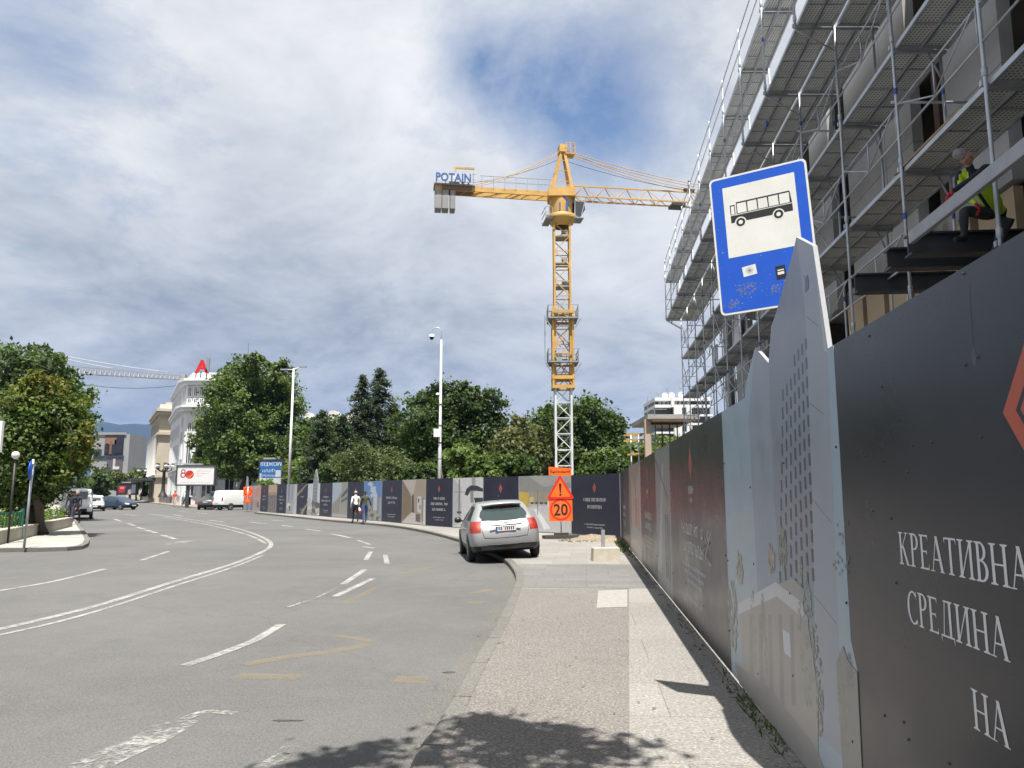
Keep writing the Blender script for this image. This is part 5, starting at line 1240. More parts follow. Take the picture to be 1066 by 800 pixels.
# white corner building with the roof letter
A = Vector((-50.4, 118)); Bp = (-36.0, 121.0); Cp = (-62.3, 140.2); D_ = (-46, 146)
P0 = [(A.x-1.6, A.y+2.6), (A.x+.1, A.y+.1), (A.x+3, A.y-.1), Bp, D_, Cp]
wb = thing('white_office_building', 'white rounded corner building with cornices and tall dark windows behind the plane tree', 'building', (-50, 128, -.1))
mb = MB(); mb.prism(P0, -.1, 18.4); mb.build('wall', m_facwhite, wb)
for zb_, h, e in ((5.2, .5, .5), (14.2, .5, .9), (14.7, .35, 1.3), (18.3, .5, .7), (18.8, .4, 1.1)):
    mb = MB(); mb.prism(grow(P0, e), zb_, zb_+h); mb.build('cornice', m_trim if zb_ < 6 else m_facwhite, wb)
mb = MB(); mb.prism(grow(P0, -1.2), 19.2, 20.4); mb.build('attic', m_facwhite, wb)
facade(wb, P0[2], Bp, 0, [(16.7, 1.8, [(1.2+1.5*i, 1.15) for i in range(7)]), (13.2-.0, 1.2, [(1.2+1.5*i, 1.1) for i in range(7)]), (11.3, 1.7, [(1.6+2.6*i, 1.2) for i in range(4)]), (7.6, 3.6, [(1.6+2.6*i, 1.2) for i in range(4)]), (3.0, 3.0, [(1.6+2.6*i, 1.4) for i in range(4)])], m_white, frame=m_facwhite)
facade(wb, P0[1], P0[2], 0, [(17.2, 1.5, [(.5, .62), (1.45, .62), (2.4, .62)]), (15.75, .75, [(.5, .62), (1.45, .62), (2.4, .62)]), (11.7, 1.5, [(.8, .6), (2.2, .6)]), (7.9, 3.6, [(.8, .7), (2.2, .7)]), (2.6, 2.8, [(1.5, 1.2)])], m_white, frame=m_facwhite)
facade(wb, P0[0], P0[1], 0, [(16.7, 1.8, [(1.4, 1.0)]), (12.6, 1.6, [(1.4, 1.0)]), (9.0, 4.2, [(1.4, 1.1)]), (3.0, 3.2, [(1.4, 1.2)])], m_white, frame=m_facwhite)
facade(wb, Cp, P0[0], 0, [(16.5, 1.8, [(3+3.2*i, 1.2) for i in range(6)]), (11.6, 1.8, [(3+3.2*i, 1.2) for i in range(6)]), (8.0, 2.8, [(3+3.2*i, 1.2) for i in range(6)]), (3.0, 3.2, [(3+3.2*i, 1.5) for i in range(6)])], m_white, frame=m_facwhite)
m_redletter = mat('red_letter', (.52, .015, .018), .4, var=.05); m_greyletter = mat('grey_letter', (.22, .24, .26), .4)
rs = thing('roof_sign', 'big red letter A with a grey figure one standing on the white building roof', 'roof sign', tuple(at(211, 392, 117)))
def letter3(body, x, y, h, m, nm, par):
    tm = MB(); text_mesh(tm, body, 1.0, 0, 0, 0, align='CENTER', bold=.03); zs = [v[2] for v in tm.v]; k = h/(max(zs)-min(zs)); p = at(x, y, 117); z_ = min(zs)
    for off in (0, .35): pass
    f0 = list(tm.f); nv = len(tm.v); vv = [tuple(p+Vector((v[0]*k*1.02, 0, (v[2]-z_)*k))) for v in tm.v]
    o_ = MB(); o_.add(vv, f0)
    ed = {}
    for f_ in f0:
        for a, b in zip(f_, list(f_[1:])+[f_[0]]):
            kk = (min(a, b), max(a, b)); ed[kk] = None if kk in ed else (a, b)
    back = [(v[0], v[1]+.4, v[2]) for v in vv]; o_.add(back, [f_[::-1] for f_ in f0])
    for e_ in ed.values():
        if e_: o_.f.append([e_[1], e_[0], e_[0]+nv, e_[1]+nv]); o_.m.append(0); o_.sm.append(False)
    o_.build(nm, m, par)
letter3('A', 209.5, 388.5, 2.05, m_redletter, 'letter', rs); letter3('1', 215.6, 387.5, 2.2, m_greyletter, 'letter', rs)
mb = MB()
for x in (204, 209, 215): p = at(x, 391, 117.3); mb.bar((p.x, p.y, 19.3), (p.x, p.y, p.z+.6), .12)
mb.build('support_rail', m_darksteel, rs)
tv = at(241, 385, 117); mb = MB(); mb.tube([(tv.x, 124, 20.2), (tv.x, 124, 26)], .05, 5); tag(mb.build('antenna_mast', m_darksteel, None, loc=(tv.x, 124, 20.2)), 'thin antenna mast on the white building roof left of the plane tree top', 'antenna')
# beige neoclassical building
bA = Vector((-66.6, 145)); u = Vector((-10.7, 20)).normalized(); v = Vector((u.y, -u.x))
P1 = [tuple(bA), tuple(bA+u*24), tuple(bA+u*24+v*14), tuple(bA+v*14)]
bb = thing('beige_stone_building', 'beige neoclassical building with heavy cornices and columns left of the white building', 'building', (-70, 155, -.1))
mb = MB(); mb.prism(P1, -.1, 17.2); mb.build('wall', m_facbeige, bb)
for zb_, h, e in ((4.6, .45, .5), (12.6, .5, .6), (16.4, .6, .9), (17.0, .5, 1.4), (17.5, .9, .2)):
    mb = MB(); mb.prism(grow(P1, e), zb_, zb_+h); mb.build('cornice', m_trim if zb_ > 17.3 else m_facbeige, bb)
mb = MB(); mb.prism(grow(P1, -2.0), 18.4, 19.0); mb.build('attic', m_facbeige, bb)
facade(bb, P1[1], P1[0], 0, [(14.7, 1.8, [(2+3*i, 1.2) for i in range(8)]), (8.8, 5.6, [(2+3*i, 1.3) for i in range(8)]), (2.3, 3.0, [(2+3*i, 1.8) for i in range(8)])], None, frame=m_facbeige)
for i in range(8):
    p = bA+u*(3.4+2.9*i-2.2)-v*.45; mb = MB(); mb.lathe([(.55, 5.1), (.42, 5.4), (.38, 12.0), (.55, 12.4)], 10, (p.x, p.y, 0)); mb.build('column', m_trim, bb)
mb = MB(); mb.prism([tuple(bA+u*1-v*4), tuple(bA+u*18-v*4), tuple(bA+u*18-v*.2), tuple(bA+u*1-v*.2)], 4.0, 4.5); mb.build('canopy', m_darksteel, bb)
# grey block with the large screens
gb = thing('grey_block', 'distant grey block with a large dark picture screen under the mountain', 'building', (at(112, 514, 262).x, 262, -.1))
gx0, gx1 = at(92, 514, 262).x, at(131, 514, 262).x; zT_ = at(110, 452, 262).z
mb = MB(); mb.box(((gx0+gx1)/2, 268, zT_/2), (gx1-gx0, 12, zT_)); mb.build('wall', m_facgrey, gb)
def gpx(mb, x0, y0, x1, y1, yy, mi=0):
    a = at(x0, y1, 261.9); b = at(x1, y0, 261.9); mb.box(((a.x+b.x)/2, yy, (a.z+b.z)/2), (b.x-a.x, .2, b.z-a.z), 0, mi)
mb = MB(); gpx(mb, 108.5, 453, 129.5, 474, 261.8); s_ = mb.build('screen', mat('screen_dark', (.025, .025, .035), .3), gb)
mb = MB(); gpx(mb, 109.5, 456, 122, 463, 261.6, 0); gpx(mb, 114, 460, 117.5, 473, 261.58, 1); gpx(mb, 110, 462, 113.5, 472, 261.6, 2); gpx(mb, 119, 458, 128.5, 472, 261.6, 2); mb.build('screen_picture', [mat('screen_skin', (.22, .12, .07), .4), mat('screen_brown', (.15, .085, .05), .4), mat('screen_night', (.02, .02, .03), .4)], s_)
mb = MB(); gpx(mb, 111, 479, 128, 490, 261.7, 0); gpx(mb, 118, 478, 121, 486, 261.5, 1); gpx(mb, 118, 486, 125, 489, 261.45, 2); mb.build('picture_panel', [mat('panel_dusk', (.09, .08, .09), .5), mat('panel_pale', (.42, .38, .36), .5), mat('panel_white', (.5, .5, .52), .5)], gb)
for y0, y1 in ((474.5, 476.5), (477, 478)):
    mb = MB(); gpx(mb, 97, y0, 129, y1, 261.8); mb.build('window', m_pane, gb)
mb = MB(); gpx(mb, 98, 468, 106, 473, 261.8); mb.build('window', m_pane, gb)
mb = MB(); gpx(mb, 93, 450.5, 132, 452.3, 261.6); mb.build('parapet', m_facgrey, gb)
for i, (x, w_, y, Y, lab) in enumerate([(140, 16, 491, 240, 'low house with an orange tiled roof beyond the far street trees'), (150, 8, 494, 225, 'small orange roofed house left of the beige building')]):
    p = at(x, y, Y); wd = w_*Y/805; t = thing('tiled_roof_house', lab, 'house', (p.x, Y, -.1), 'orange roofed houses down the street')
    mb = MB(); mb.box((p.x, Y+3, (p.z-1.5)/2), (wd*.92, 6, p.z-1.5)); mb.build('wall', m_facbeige, t)
    mb = MB(); zt_ = p.z; mb.add([(p.x-wd/2, Y-.4, zt_-1.6), (p.x+wd/2, Y-.4, zt_-1.6), (p.x+wd/2, Y+6.4, zt_-1.6), (p.x-wd/2, Y+6.4, zt_-1.6), (p.x-wd*.3, Y+3, zt_), (p.x+wd*.3, Y+3, zt_)], [(0, 1, 5, 4), (1, 2, 5), (2, 3, 4, 5), (3, 0, 4), (3, 2, 1, 0)]); mb.build('roof', m_rooftile, t)
# domed pale building behind the conifers
db = thing('domed_building', 'pale stone building with curved gables partly hidden behind the conifers', 'building', (at(335, 514, 150).x, 150, -.1))
x0, x1 = at(308, 514, 150).x, at(366, 514, 150).x; z1 = at(330, 441, 150).z
mb = MB(); mb.box(((x0+x1)/2, 156, z1/2), (x1-x0, 12, z1)); mb.build('wall', m_facgrey, db)
mb = MB(); mb.box(((x0+x1)/2, 155.5, z1+.3), (x1-x0+1.4, 13.4, .6)); mb.build('cornice', m_trim, db)
for xc, rw, h in ((347, 9, 1.9), (322, 5, 1.5), (365, 6, 1.5)):
    c = at(xc, 441, 150); mb = MB(); r_ = rw*150/805; pts = [(r_*math.cos(a), h*math.sin(a)) for a in [PI*k/12 for k in range(13)]]; n = 13
    mb.add([(c.x+p[0], 149.4, z1+.6+p[1]) for p in pts]+[(c.x+p[0], 151, z1+.6+p[1]) for p in pts], [tuple(range(n))[::-1], tuple(range(n, 2*n))]+[(i, i+1, n+i+1, n+i) for i in range(n-1)]+[(n-1, 0, n, 2*n-1)]); mb.build('gable', m_trim, db)
for k in range(7):
    mb = MB(); c = at(312+k*8, 456, 149.8); mb.box((c.x, 149.95, c.z), (.8, .2, 1.7)); mb.build('window', m_pane, db)
# apartment tower right, behind the scaffold
ap = thing('apartment_tower', 'white and dark banded apartment tower with roof dishes beyond the unfinished concrete frame', 'building', (at(700, 514, 150).x, 150, -.1))
ax0, ax1 = at(684, 514, 150).x, at(742, 514, 150).x; az = at(700, 416, 150).z; acx = (ax0+ax1)/2
m_apdark = mat('balcony_glazing', (.055, .06, .07), .35, var=.3, scale=.6)
mb = MB(); mb.box((acx, 156, az/2), (ax1-ax0, 12, az)); mb.build('wall', m_apdark, ap)
for y0, y1 in ((414.5, 418), (422, 425), (432, 434), (441, 443), (450, 452), (459, 461), (468, 470)):
    a, b = at(684, y1, 149.6), at(742, y0, 149.6); mb = MB(); mb.box((acx, 155, (a.z+b.z)/2), (ax1-ax0+.5, 12.6, b.z-a.z)); mb.build('balcony', m_facwhite, ap)
for x0_, x1_, y0, y1 in ((699, 702, 414, 424), (703, 710, 424, 470), (716, 720, 424, 470)):
    a, b = at(x0_, y1, 148.4), at(x1_, y0, 148.4); mb = MB(); mb.box(((a.x+b.x)/2, 149.0, (a.z+b.z)/2), (b.x-a.x, 1.2, b.z-a.z)); mb.build('pier', m_facwhite, ap)
for k in range(8):
    c = at(687+k*4.2, 419.8+0, 149.7); mb = MB(); mb.box((c.x, 149.9, c.z), (.5, .3, 1.0)); mb.build('mullion', m_facwhite, ap)
for x, y in ((692, 412), (699, 411.5), (709, 411)):
    c = at(x, y, 151); mb = MB(); mb.lathe([(.01, 0), (.35, -.06), (.6, -.2)], 12, (c.x, 151, c.z), 'y'); mb.bar((c.x, 151.1, az), (c.x, 151.1, c.z), .12); mb.build('satellite_dish', m_white, ap)
for x, y in ((694.5, 404), (708, 402), (685, 408)):
    c = at(x, y, 152); mb = MB(); mb.tube([(c.x, 152, az), (c.x, 152, c.z)], .09, 5); mb.box((c.x, 152, c.z-.3), (.4, .3, .5)); mb.build('aerial', m_greysteel, ap)
# unfinished concrete frame on the site
cf = thing('unfinished_building', 'unfinished concrete frame with a pale column and slab on timber formwork behind the hoarding corner', 'building shell', (at(674, 514, 45).x, 45, -.1))
m_pale = mat('fresh_concrete', (.40, .31, .24), .9, var=.12, scale=1); m_timber = mat('formwork_timber', (.42, .27, .07), .7, var=.25, scale=3); m_timber2 = mat('dark_timber', (.10, .06, .04), .85, var=.3, scale=3)
c = at(675, 437, 45); zs_ = c.z
for x, Y, w_ in ((675.5, 45, .36),): p = at(x, 514, Y); mb = MB(); mb.box((p.x, Y, zs_/2), (w_, .4, zs_)); mb.build('column', m_pale, cf)
a, b = at(677, 436, 45), at(722, 436, 45)
mb = MB(); mb.box(((a.x+b.x)/2, 47.5, zs_+.12), (b.x-a.x+.5, 6, .28)); mb.build('slab', m_concrete, cf)
for yy in (44.6, 46.6): mb = MB(); mb.box(((a.x+b.x)/2, yy, zs_-.08), (b.x-a.x, .2, .16)); mb.build('formwork', m_timber2, cf)
for x, Y in ((684, 46), (691, 47), (699, 45.4), (707, 46.6), (713, 48)):
    p = at(x, 514, Y); mb = MB(); mb.tube([(p.x, Y, 0), (p.x, Y, zs_-.15)], .04, 6); mb.build('prop', m_rust if x % 2 else m_greysteel, cf)
mb = MB(); p = at(673, 436, 45)
for h in (.35, .8): mb.bar((p.x, 44.5, zs_+.2+h), (p.x+1.1, 44.5, zs_+.2+h), .03)
for d_ in (0, .4): mb.bar((p.x+d_, 44.5, zs_+.2), (p.x+d_, 44.5, zs_+1.3), .03)
mb.build('guard_rail', m_greysteel, cf)
sp_ = thing('formwork_table', 'yellow timber formwork beams on props left of the pale concrete column', 'formwork', (at(660, 514, 47).x, 47, -.1))
for y in (452, 458, 472.5):
    a, b = at(652 if y != 472.5 else 656, y, 47), at(672, y, 47); 
    for dy in (0, 1.2): mb = MB(); mb.bar(a+Vector((0, dy, 0)), b+Vector((0, dy, 0)), .14, .1); mb.build('timber_beam', m_timber, sp_)
for x in (658, 666): p = at(x, 514, 47.3); mb = MB(); mb.tube([(p.x, 47.3, 0), (p.x, 47.3, at(x, 452, 47).z)], .045, 6); mb.build('prop', m_galv, sp_)
# low stone wall along the far right pavement, two ornate lamps on it
m_stone = stone_mat('rubble_wall', (.10, .095, .09), (.28, .26, .24), 2.2)
wpts = [(196, 112), (180, 128), (166, 145), (154, 168), (146, 195)]
wl_ = [Vector((at(x, 514, Y).x, Y, 0)) for x, Y in wpts]; n = len(wl_); mb = MB(); wo_ = offset(wl_, -.4)
mb.add([(p.x, p.y, z) for z in (-.1, 1.1) for p in wl_]+[(p.x, p.y, z) for z in (1.1, -.1) for p in wo_], [(r*n+i, (r+1)*n+i, (r+1)*n+i+1, r*n+i+1) for r in range(3) for i in range(n-1)])
tag(mb.build('stone_wall', m_stone, None, loc=(wl_[0].x, wl_[0].y, -.1)), 'low dark rubble stone wall along the far pavement below the ornate lamps', 'stone wall')
fp_ = [(gnd(225, 530).x, gnd(225, 530).y)]+[tuple(gnd(x, y))[:2] for x, y in ((208, 528.6), (190, 527), (170, 524.8), (152, 522.6), (142, 520.5))]+[(wl_[-1].x+2, wl_[-1].y+12), (wl_[2].x+6, wl_[2].y), (wl_[0].x+9, wl_[0].y)]
mb = MB(); mb.prism(fp_, -.17, 0, 0, False); structure('far_pavement', mb, ground_mat('pinkish_paving', (.27, .22, .18), (.34, .30, .26), 20, (.2, .165, .14), .12, tiles=(1.5, 1.5)))
m_castiron = mat('cast_iron', (.035, .034, .032), .5, .3); m_globe = mat('lamp_globe', (.62, .62, .58), .3, var=.04)
def ornate_lamp(label, x, Y, ytop):
    p = at(x, 514, Y); zt_ = at(x, ytop, Y).z; t = thing('ornate_street_lamp', label, 'street lamp', (p.x, Y, 1.1), 'ornate lamps on the stone wall'); k = zt_/6.5
    mb = MB(); mb.lathe([(.7*k, 1.0), (.55*k, 1.5), (.34*k, 1.8), (.26*k, 2.4), (.22*k, zt_-1.9), (.42*k, zt_-1.6), (.2*k, zt_-1.4), (.12*k, zt_-.3)], 12, (p.x, Y, 0)); mb.build('post', m_castiron, t)
    for i in range(5):
        a = 2*PI*i/5+.3; q = Vector((p.x+1.15*k*math.cos(a), Y+1.15*k*math.sin(a), zt_-.9)) if i < 5 else None
        mb = MB(); mb.tube([(p.x, Y, zt_-1.5), ((p.x+q.x)/2, (Y+q.y)/2, zt_-1.75), (q.x, q.y, zt_-1.35)], .09*k, 6); mb.lathe([(.05, -.45), (.26*k, -.4), (.2*k, -.3)], 8, q); mb.build('arm', m_castiron, t)
        mb = MB(); mb.lathe([(.12*k, -.3), (.3*k, -.05), (.3*k, .15), (.12*k, .38)], 10, q); mb.lathe([(.32*k, .36), (.05, .55)], 8, q, 'z', 1); mb.build('lantern', [m_globe, m_castiron], t)
    return t
ornate_lamp('nearer ornate cast iron lamp in front of the white and beige buildings', 169.5, 128, 480); ornate_lamp('farther ornate cast iron lamp left of the nearer one', 149, 160, 486)

# ---------------------------------------------------------------- billboards
m_billframe = mat('billboard_frame', (.045, .048, .055), .45, .2)
def billboard(label, x0, y0, x1, y1, Y, yaw, face_m, paint, legs, name='billboard', depth=.5, side=0):
    a = at(x0, y1, Y); b = at(x1, y0, Y); w = b.x-a.x; h = b.z-a.z; c = Vector(((a.x+b.x)/2, Y, a.z)); t = thing(name, label, 'billboard', (c.x, Y, -.12), rz=0)
    M = Matrix.Translation(c) @ Matrix.Rotation(yaw, 4, 'Z')
    def put(mb, nm, m, par=t): mb.v = [tuple(M @ Vector(v)) for v in mb.v]; return mb.build(nm, m, par)
    mb = MB(); mb.box((0, depth/2+.02, h/2), (w, depth, h)); put(mb, 'housing', m_billframe)
    mb = MB(); f_ = .035*w
    for cx_, cz_, ww, hh in ((-w/2+f_/2, h/2, f_, h), (w/2-f_/2, h/2, f_, h), (0, f_/2, w-2*f_, f_), (0, h-f_/2, w-2*f_, f_)): mb.box((cx_, -.03, cz_), (ww, .1, hh))
    put(mb, 'frame', m_billframe)
    pr = Print(); pr.rect(-w/2+f_, f_, w/2-f_, h-f_, face_m); paint(pr, w-2*f_, h-2*f_, f_); put(pr.mb, 'poster', pr.mats)
    for lx in legs:
        mb = MB(); mb.box((lx*w, depth/2, (-c.z-.12)/2), (.35, .3, c.z+.12)); put(mb, 'leg', m_billframe)
    mb = MB(); mb.box((-w*.1, depth/2, h+.12), (w*.5, .3, .2)); put(mb, 'light_bar', m_greysteel)
    return t
def p80(pr, w, h, f_):
    def q(u, v): return (-w/2+u*w, f_+v*h)
    red, dr = (.42, .022, .02), (.27, .015, .03)
    def ring(u, v, r0, r1, colr):
        cx, cz_ = q(u, v)
        for k in range(20): a0, a1 = 2*PI*k/20, 2*PI*(k+1)/20; pr.poly([(cx+r0*math.cos(a0), cz_+r0*math.sin(a0)), (cx+r1*math.cos(a0), cz_+r1*math.sin(a0)), (cx+r1*math.cos(a1), cz_+r1*math.sin(a1)), (cx+r0*math.cos(a1), cz_+r0*math.sin(a1))], colr, .00002)
    ring(.155, .72, h*.07, h*.125, dr); ring(.155, .52, h*.09, h*.155, dr); cx, cz_ = q(.33, .55)
    pr.poly([(cx+h*.235*math.cos(a), cz_+h*.235*math.sin(a)) for a in [2*PI*k/28 for k in range(28)]], red); pr.poly([(cx-h*.17, cz_-h*.02), (cx-h*.04, cz_-h*.12), (cx+h*.19, cz_+h*.10), (cx+h*.20, cz_+h*.0), (cx+.0, cz_-h*.21), (cx-h*.12, cz_-h*.16)], (.55, .16, .05))
    b = MB()
    for i, (ln, ww) in enumerate(((.72, .36), (.59, .34), (.46, .14))): xc = -w/2+w*(.52+ww/2); micro_text(b, xc, f_+ln*h, w*ww, h*.055, pr.y-.002, 0, 33+i)
    micro_text(b, 0, f_+.1*h, w*.8, h*.03, pr.y-.002, 0, 40)
    pr.mb.add(b.v, b.f, pr.idx((.35, .08, .08)))
billboard('white billboard with a red figure eighty above the parked cars', 183, 484.5, 224.5, 506, 96, R(3), (.60, .60, .60), p80, (-.2, .2))
def pblue(pr, w, h, f_):
    z0_ = f_; pr.rect(-w/2+.0, z0_, w/2-.0, z0_+h*.25, (.42, .43, .42)); pr.rect(-w*.44, z0_+h*.06, -w*.34, z0_+h*.18, (.03, .17, .38))
    pr.rect(w*.22, z0_+h*.30, w*.46, z0_+h*.58, (.42, .43, .44)); pr.rect(-w*.5, z0_+h*.25, -w*.42, z0_+h*.45, (.42, .43, .42))
    b = MB(); text_mesh(b, 'МОЖЕШ', h*.23, 0, z0_+h*.93, pr.y-.004, rot180=True, bold=.008, squeeze=1.02); pr.mb.add(b.v, b.f, pr.idx((.50, .52, .54)))
    b = MB(); micro_text(b, -w*.1, z0_+h*.50, w*.56, h*.14, pr.y-.004, 0, 71); micro_text(b, -w*.08, z0_+h*.31, w*.62, h*.1, pr.y-.004, 0, 72); pr.mb.add(b.v, b.f, pr.idx((.45, .48, .52)))
    pr.rect(w*.44, z0_+h*.06, w*.455, z0_+h*.22, (.05, .08, .14))
billboard('blue billboard with its poster hung upside down above the hoarding', 268, 478.5, 295.5, 505, 88, R(-10), (.012, .10, .30), pblue, (-.25, .25))
def pdark(pr, w, h, f_):
    pr.rect(-w/2, f_+h*.15, -w*.12, f_+h*.8, (.36, .02, .025)); pr.poly([(-w*.2, f_+h*.15), (w*.05, f_+h*.2), (w*.12, f_+h*.85), (-w*.1, f_+h*.7)], (.02, .02, .03)); pr.rect(w*.2, f_+h*.1, w*.42, f_+h*.92, (.42, .47, .55)); pr.poly([(0, f_), (w*.18, f_), (w*.16, f_+h*.5), (.02*w, f_+h*.4)], (.35, .28, .30)); pr.rect(-w*.42, f_+h*.5, -w*.2, f_+h*.7, (.4, .2, .22))
billboard('small dark advertising screen with red and white picture above the dark blue car', 122.5, 503, 143.5, 515.5, 148, R(4), (.02, .02, .028), pdark, (.1,))
lb = at(0, 470, 27); mb = MB(); mb.box((lb.x-.12, 27, 3.6), (.30, .12, 1.1)); lbx = thing('light_box', 'white sign box on a thin post cut off by the left picture edge', 'sign', (lb.x-.1, 27, 0)); mb.build('box', m_white, lbx)
mb = MB(); mb.tube([(lb.x-.2, 27.05, 0), (lb.x-.2, 27.05, 3.1)], .04, 8); mb.build('post', m_greysteel, lbx)

# ---------------------------------------------------------------- lamps and small street furniture
p = at(457.5, 500, 44); zt_ = at(457, 340, 44).z
cp = thing('camera_pole', 'tall white pole with a hooked arm and a dome camera behind the hoarding', 'camera pole', (p.x, 44, 0))
mb = MB(); mb.tube([(p.x, 44, 0), (p.x, 44, 4.2), (p.x, 44, 4.25), (p.x, 44, zt_-.8)], [.11, .10, .085, .06], 12); mb.build('pole', mat('pole_paint', (.50, .52, .54), .45, .1, var=.08), cp)
mb = MB(); r_ = .28; mb.tube([(p.x, 44, zt_-1.6), (p.x, 44, zt_-.35)]+[(p.x-r_+r_*math.cos(a), 44, zt_-.35+r_*math.sin(a)) for a in [PI*k/8 for k in range(1, 9)]]+[(p.x-2*r_, 44, zt_-.5)], .026, 8); mb.build('arm', m_galv, cp)
mb = MB(); mb.lathe([(.05, .16), (.15, .12), (.15, -.02)], 12, (p.x-2*r_, 44, zt_-.62)); mb.lathe([(.14, -.02), (.10, -.14), (.01, -.19)], 12, (p.x-2*r_, 44, zt_-.62), 'z', 1); mb.build('dome_camera', [m_white, m_black], cp)
mb = MB(); c = at(455.5, 411, 43.8); mb.lathe([(.04, .1), (.1, .06), (.1, -.02)], 10, c); mb.lathe([(.09, -.02), (.01, -.12)], 10, c, 'z', 1); mb.bar(c+Vector((0, 0, .08)), (p.x, 44, c.z+.08), .04); mb.build('small_camera', [m_white, m_black], cp)
mb = MB(); c = at(455, 451, 43.9); mb.box((c.x, 43.85, c.z), (.36, .25, .46)); mb.build('control_box', m_white, cp)
mb = MB()
for y in (421, 443, 461, 478): c = at(457, y, 44); mb.lathe([(.095, -.03), (.105, -.02), (.105, .02), (.095, .03)], 12, (p.x, 44, c.z))
mb.build('clamp', m_rust, cp)
mb = MB(); mb.tube([(p.x+.1, 43.9, 3.0), (p.x+.45, 44.2, .4), (p.x+.55, 44.3, 0)], .03, 5); mb.build('cable', m_rust, cp)
p = at(301, 500, 71); zt_ = at(302, 384, 71).z
sl_ = thing('street_lamp', 'slim white double armed street lamp rising in front of the plane tree', 'street lamp', (p.x, 71, 0))
mb = MB(); mb.tube([(p.x, 71, 0), (p.x, 71, zt_)], [.16, .08], 10); mb.build('pole', m_white, sl_)
for s_ in (-1, 1):
    mb = MB(); mb.bar((p.x, 71, zt_-.1), (p.x+s_*.55, 71, zt_+.12*s_+.05), .06); mb.build('arm', m_white, sl_); mb = MB(); mb.box((p.x+s_*.85, 71, zt_+.14*s_+.05), (.7, .28, .12)); mb.build('lamp_head', m_greysteel, sl_)
# construction warning signs
m_orange = mat('fluorescent_orange', (.78, .135, .012), .5, var=.05, scale=4); m_redsign = mat('sign_red', (.62, .02, .012), .45, var=.05)
def flat(mb, pts, y, mi=0, th=.0):
    n = len(pts)
    if th: slab_xz(mb, pts, y, y+th, mi)
    else: mb.add([(q[0], y, q[1]) for q in pts], [tuple(range(n))], mi)
gp = gnd(584.5, 561)
ws = thing('road_works_sign', 'orange road works sign stack with warning triangle and speed limit twenty on a rubber foot', 'road sign', (gp.x, gp.y, 0), local=True); ws.rotation_euler = (0, R(-1), R(4))
mb = MB(); mb.tube([(0, .02, .05), (0, .02, 2.45)], .022, 8); mb.build('post', m_galv, ws)
mb = MB(); mb.prism([(-.62, -.25), (.55, -.3), (.66, .05), (.5, .3), (-.5, .32), (-.7, .05)], 0, .13); mb.box((0, 0, .16), (.5, .3, .10)); mb.build('foot', mat('rubber_foot', (.05, .048, .045), .9, var=.3), ws)
mb = MB(); flat(mb, [(-.43, .62), (.43, .62), (.43, 1.47), (-.43, 1.47)], 0, 0, .012); o_ = mb.build('speed_plate', m_orange, ws)
def ringmb(mb, cx, cz_, r0, r1, y, mi=0, n=36):
    for k in range(n):
        a0, a1 = 2*PI*k/n, 2*PI*(k+1)/n; mb.add([(cx+r*math.cos(a), y, cz_+r*math.sin(a)) for r, a in ((r0, a0), (r1, a0), (r1, a1), (r0, a1))], [(0, 1, 2, 3)], mi)
mb = MB(); ringmb(mb, -.0, 1.04, .325, .39, -.003); mb.build('red_ring', m_redsign, o_)
mb = MB(); text_mesh(mb, '20', .58, -.0, .84, -.004, bold=.008, squeeze=.92); mb.build('numerals', m_signblack, o_)
def rtri(cx, cz_, s_, r=.05):
    pts = []; c3 = [(cx+s_*math.cos(a), cz_+s_*math.sin(a)) for a in (PI/2, PI/2+2*PI/3, PI/2+4*PI/3)]
    for i, c in enumerate(c3):
        a0 = (PI/2+2*PI/3*i)-PI/3
        d = Vector((cx-c[0], cz_-c[1])).normalized(); ci = Vector(c)+d*2*r
        pts += [(ci.x+r*math.cos(a0+k*PI/9*1.0), ci.y+r*math.sin(a0+k*PI/9*1.0)) for k in range(7)]
    return pts
mb = MB(); flat(mb, rtri(0, 1.72, .60), -.02, 0, .012); o_ = mb.build('warning_triangle', m_redsign, ws)
mb = MB(); flat(mb, rtri(0, 1.715, .44, .03), -.023); mb.build('triangle_field', m_orange, o_)
mb = MB(); flat(mb, [(-.022, 1.64), (.022, 1.64), (.045, 1.95), (.035, 1.985), (-.035, 1.985), (-.045, 1.95)], -.026); flat(mb, [(.04*math.cos(k*PI/8), 1.575+.04*math.sin(k*PI/8)) for k in range(16)], -.026); mb.build('exclamation_mark', m_signblack, o_)
mb = MB(); flat(mb, [(-.41, 2.29), (.43, 2.24), (.43, 2.53), (-.41, 2.60)], -.01, 0, .012); o_ = mb.build('text_plate', m_orange, ws)
mb = MB(); text_mesh(mb, 'Внимание', .17, .01, 2.36, -.013, squeeze=.92); mb.build('lettering', m_signblack, o_)
gp = gnd(258.5, 532); bs = thing('road_works_sign', 'small orange road sign with disc over triangle beside the white van', 'road sign', (gp.x, gp.y-.4, 0), local=True)
mb = MB(); mb.tube([(0, .02, 0), (0, .02, 2.25)], .04, 8); mb.build('post', m_galv, bs)
mb = MB(); flat(mb, [(-.42, 1.35), (.42, 1.35), (.42, 2.25), (-.42, 2.25)], 0, 0, .02); o_ = mb.build('speed_plate', m_orange, bs)
mb = MB(); ringmb(mb, 0, 1.8, .26, .38, -.005, 0, 24); mb.build('red_ring', m_redsign, o_)
mb = MB(); flat(mb, rtri(0, 1.0, .52), -.01, 0, .02); o_ = mb.build('warning_triangle', m_redsign, bs)
mb = MB(); flat(mb, rtri(0, .99, .40, .03), -.014); mb.build('triangle_field', m_orange, o_)
